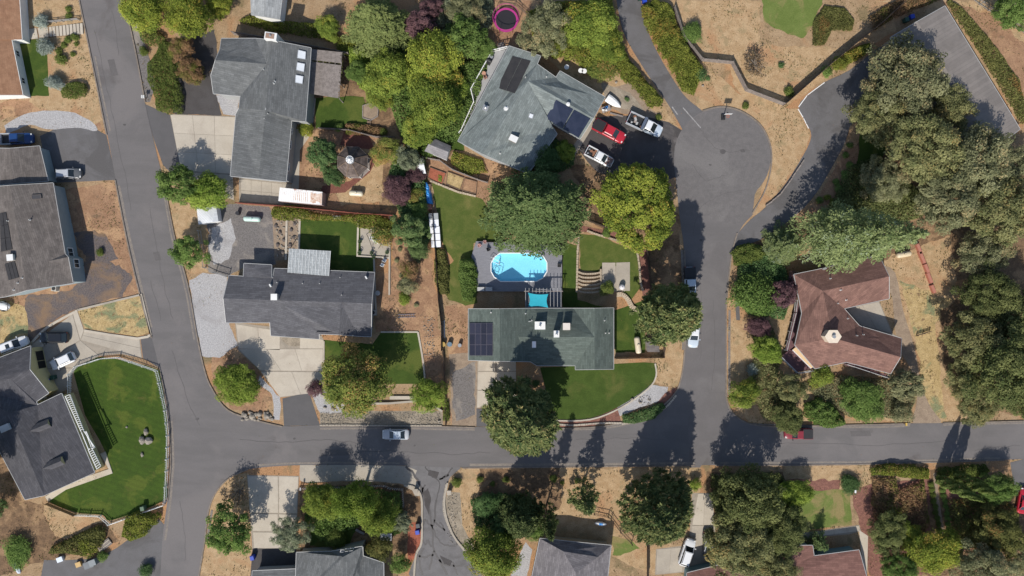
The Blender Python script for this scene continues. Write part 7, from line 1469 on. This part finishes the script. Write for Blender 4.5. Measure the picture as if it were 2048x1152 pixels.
mailbox('white mailboxes by the left road above the hedge end', 293, 197, n=2); mailbox('yellow mailbox on the verge at the worn path mouth', 1805, 846, (.62, .42, .10)); mailbox('white mailbox post at the corner of the pale lawn', 1704, 979, (.75, .75, .75)); mailbox('mailbox at the corner of the pale apron', 605, 974, (.4, .4, .4)); mailbox('mailbox on the road edge above the broad pine', 1338, 937, (.1, .1, .1))
for x, y, l in ((833, 979, 'left'), (899, 982, 'right')):
    o = thing('gate_pillar', f'stone gate pillar at the {l} side of the cracked drive', 'pillar', P(x, y)); MB().box((0, 0, .5), (.6, .6, 1.0)).build('shaft', m_rock, o); MB().box((0, 0, 1.05), (.75, .75, .1)).build('cap', m_conc2, o)
def ladder(label, p0, p1, m=m_chrome, z=.15):
    a, b = P(*p0, z), P(*p1, z); o = thing('ladder', label, 'ladder', a); e = (b - a).normalized(); nr = Vector((-e.y, e.x, 0)) * .25
    for s in (-1, 1): MB().bar(a + nr * s, b + nr * s, .07).build('side_rail', m, o, world=True)
    n = int((b - a).length / .32)
    for i in range(1, n): c = a.lerp(b, i / n); MB().bar(c - nr, c + nr, .05).build('rung', m, o, world=True)
ladder('aluminium ladder lying on soil right of the charcoal house', (796, 632), (831, 631)); ladder('ladder lying along the lot fence by the gravel drive', (886, 640), (887, 676))
# barrels and clutter by the green house drive
def barrel(label, px, py, c, r=.45, h=.8):
    o = thing('barrel', label, 'barrel', P(px, py)); m = plain('barrel_%d_%d' % (int(c[0] * 100), int(c[2] * 100)), c); MB().lathe([(r * .9, 0), (r, h * .5), (r * .9, h)], n=14).build('drum', m, o); MB().lathe([(r * .92, h), (r * .93, h + .05)], n=14).build('lid', m, o)
barrel('round yellow topped barrel by the lot fence corner', 887, 688, (.45, .30, .08)); barrel('blue grey barrel beside the yellow topped one', 900, 688, (.13, .2, .26)); barrel('grey drum at the end of the barrel row', 920, 690, (.3, .32, .34), .35); barrel('black barrel by the gravel yard tank', 478, 427, (.03, .03, .035), .35); barrel('round grey tub at the right end of the charcoal house', 756, 586, (.42, .43, .43), .45, .4)
# boat and workbench by the diagonal house
o = thing('covered_boat', 'small white covered boat beside the red pickup', 'boat', P(1225, 206), R(-35)); vs = []; ns = 9
for i in range(ns):
    t = i / (ns - 1); wd = .72 * max(0, 1 - t ** 3) ** .8 + .02; vs += [(-1.3 + 2.9 * t, s * wd, z) for s, z in ((-1, .75), (-.55, .3), (.55, .3), (1, .75))]
hb = MB().add(vs, [(i * 4 + k, i * 4 + (k + 1) % 4, (i + 1) * 4 + (k + 1) % 4, (i + 1) * 4 + k) for i in range(ns - 1) for k in range(3)] + [(0, 1, 2, 3)]).build('hull', m_paint, o); MB().add([(v[0], v[1] * .96, .76 + (.16 if k % 4 in (1, 2) else 0)) for k, v in enumerate(vs)], [(i * 4 + k, i * 4 + k + 1, (i + 1) * 4 + k + 1, (i + 1) * 4 + k) for i in range(ns - 1) for k in range(3)]).build('cover', m_paint, o)
wbn = thing('workbench', 'cluttered workbench beside the covered boat', 'workbench', P(1211, 220), R(20)); MB().box((0, 0, .75), (1.6, 1.0, .08)).build('table_top', m_woodgrey, wbn)
for sx in (-1, 1):
    for sy in (-1, 1): MB().bar((sx * .7, sy * .4, 0), (sx * .7, sy * .4, .72), .08).build('leg', m_wood, wbn)
r_ = random.Random(5)
for i in range(8): MB().box((r_.uniform(-.6, .6), r_.uniform(-.35, .35), .9), (r_.uniform(.15, .4), r_.uniform(.15, .35), .2), r_.random() * 3).build('clutter', r_.choice([m_paint, p_blue, m_metal, m_wood, MATS['tarp_blue']]), wbn)
o = thing('timber_beam', 'long timber beam lying behind the red pickup', 'timber', P(1235, 230)); MB().bar(P(1220, 226, .2), P(1246, 233, .2), .22, .2).build('beam', m_woodgrey, o, world=True)
for x, y, l in ((1132, 139, 'left of three'), (1160, 146, 'middle of three'), (1167, 147, 'right of three')):
    o = thing('satellite_dish', f'white satellite dish behind the diagonal house, {l}', 'satellite dish', P(x, y), .4); MB().tube((0, 0, 0), (0, 0, 1.2), .05).build('mast', m_metal, o); MB().lathe([(.02, 1.2), (.25, 1.24), (.42, 1.34), (.43, 1.36)], n=14).build('reflector', m_paint, o)
# patio of the charcoal house
o = thing('garden_table', 'white garden table with chairs on the pebble patio', 'table', P(752, 481)); MB().lathe([(.45, .68), (.46, .72)], n=14).build('table_top', m_paint, o); MB().tube((0, 0, 0), (0, 0, .68), .06).build('leg', m_paint, o)
chair('white chair left of the garden table', 745, 477, 0.05, 0, m_paint, 'garden_chair'); chair('white chair right of the garden table', 759, 485, 0.05, 2.8, m_paint, 'garden_chair')
o = thing('swing_frame', 'thin black metal swing frame on the pebble patio', 'swing frame', P(750, 485))
for a, b in (((733, 468, 0), (738, 478, 2.0)), ((745, 499, 0), (738, 478, 2.0)), ((775, 488, 0), (768, 480, 2.0)), ((757, 497, 0), (768, 480, 2.0)), ((738, 478, 2.0), (768, 480, 2.0))): MB().tube(P(*a), P(*b), .045).build('bar', m_black, o, world=True)
for i, (x, y, l) in enumerate(((721, 483, 'upper left'), (720, 505, 'lower left'), (744, 506, 'bottom middle'), (775, 505, 'lower right'), (748, 514, 'on the edging strip'))): pot(f'dark planter pot on the pebble patio, {l}', x, y, .06, .28, 'dark', m_black)
for (x, y), l in zip(((552, 452), (560, 465), (568, 480), (556, 490), (566, 505), (583, 460), (588, 475), (580, 490), (590, 448)), ('left strip, topmost', 'left strip, second', 'left strip, third', 'left strip, fourth', 'left strip, lowest', 'right strip, second', 'right strip, third', 'right strip, lowest', 'right strip, topmost')): rock('dark rock in the gravel border of the walled lawn, ' + l, x, y, (.3, .35, .2), 'dark rocks by the walled lawn', plain('dark_rock', (.12, .10, .09), .9), x)
o = thing('garden_bench', 'white bench in front of the yellow green hedge', 'bench', P(676, 436)); MB().box((0, 0, .42), (1.4, .45, .07)).build('seat', m_paint, o); MB().box((0, .24, .72), (1.4, .06, .5)).build('backrest', m_paint, o)
for s in (-1, 1): MB().box((s * .6, 0, .2), (.08, .42, .4)).build('leg', m_paint, o)
for x, y, l in ((766, 530, 'upper'), (770, 521, 'lower')): chair(f'white patio chair at the right end of the charcoal house, {l}', x, y, .05, 1, m_paint, 'garden_chair')
# lower left yard
for x, y, s, c, l in ((183, 1126, (1.6, 1.1, .9), (.16, .17, .18), 'dark grey chest'), (192, 1121, (1.1, 1.0, 1.1), (.22, .24, .25), 'blue grey chest behind the dark one'), (160, 1127, (.9, .8, .5), (.55, .36, .14), 'yellow crate'), (123, 1117, (1.0, .8, .5), (.66, .72, .78), 'pale blue bin')):
    o = thing('yard_box', f'{l} in the lower left yard', 'box', P(x, y), .35); MB().box((0, 0, s[2] / 2), s).build('body', plain('yard_%d' % x, c), o); MB().box((0, 0, s[2] + .03), (s[0] * 1.05, s[1] * 1.05, .06)).build('lid', plain('yard_%d' % x, c), o)
o = thing('timber_stack', 'stack of pale timber boards above the lower left drive', 'timber', P(210, 1090), R(38))
for i in range(5): MB().box((0, -.5 + i * .26, .15 + (i % 2) * .05), (2.6, .22, .1)).build('board', m_conc2 if i % 2 else m_woodgrey, o)
o = thing('white_tarp', 'folded pale tarp at the lower left corner', 'tarp', P(34, 1133), R(-60)); MB().blob((0, 0, .15), (1.6, .45, .25), .3, 2).build('tarp_fold', plain('tarp_pale', (.5, .56, .62)), o)
o = thing('kayak', 'white canoe lying in shade beside the mauve hip roof', 'canoe', P(1201, 1046), R(-6)); MB().lathe([(.01, -1.1), (.2, -.85), (.36, -.3), (.38, .2), (.22, .8), (.01, 1.05)], (0, 0, .35), 10, 'x').build('hull', m_paint, o, smoothed=True); MB().box((0, 0, .68), (.7, .3, .06)).build('seat', MATS['tarp_blue'], o)
for s in (-.5, .5): MB().box((s, 0, .1), (.12, .7, .16)).build('cradle', m_wood, o)
o = thing('trailer_boat', 'white covered trailer with a black frame at the left edge below the taupe house', 'trailer', P(10, 612), R(-5)); MB().blob((0, 0, .7), (1.6, .8, .5), .1, 2).build('cover', m_paint, o, smoothed=True)
for a, b in (((-1.4, -.7, 1.0), (1.2, -.7, 1.0)), ((-1.4, .7, 1.0), (1.2, .7, 1.0)), ((1.2, -.7, 1.0), (1.2, .7, 1.0)), ((0, -.7, 1.0), (1.2, .7, 1.0)), ((0, -.7, 1.0), (0, .7, 1.0)), ((-.2, -.7, 1.0), (-1.4, .7, 1.0))): MB().bar(a, b, .07).build('frame_bar', m_black, o)
for s in (-1, 1): MB().tube((0, s * .8, .3), (0, s * .95, .3), .3, .3, 12).build('wheel', m_tyre, o)
o = thing('garden_arbor', 'pale grey arbor bench beside the grey green tree', 'arbor', P(776, 1066)); MB().box((0, 0, 2.0), (2.0, 1.2, .08)).build('roof', m_greytrim, o)
for sx in (-1, 1):
    for sy in (-1, 1): MB().bar((sx * .9, sy * .5, 0), (sx * .9, sy * .5, 2.0), .1).build('post', m_greytrim, o)
o = thing('plank_bench', 'weathered plank bench on the dark bark ground', 'bench', P(721, 1062), R(-28)); MB().box((0, 0, .4), (1.7, .4, .07)).build('seat', m_woodgrey, o)
for s in (-.6, .6): MB().box((s, 0, .18), (.1, .36, .36)).build('leg', m_woodgrey, o)
o = thing('octagon_bed', 'octagonal sand bed with a pale wooden frame above the gazebo', 'planting bed', P(741, 223)); oc = [P(*p) for p in pp("726,212 742,207 757,217 756,233 742,241 726,236")]; MB().prism([(p.x, p.y) for p in oc], .02, .2).build('sand', m_path, o, world=True)
for a, b in zip(oc, oc[1:] + oc[:1]): MB().bar(a + Vector((0, 0, .17)), b + Vector((0, 0, .17)), .14, .3).build('board', m_woodgrey, o, world=True)
o = thing('garden_stairs', 'narrow wooden stairs below the octagonal bed', 'stairs', P(738, 255))
for i in range(4): MB().bar(P(734, 244 + i * 5, .3 - i * .06), P(742, 244 + i * 5, .3 - i * .06), .3, .12).build('tread', m_wood, o, world=True)
o = thing('tall_signpost', 'wooden post with a small sign on the straw verge', 'sign', P(1337, 935)) if False else None
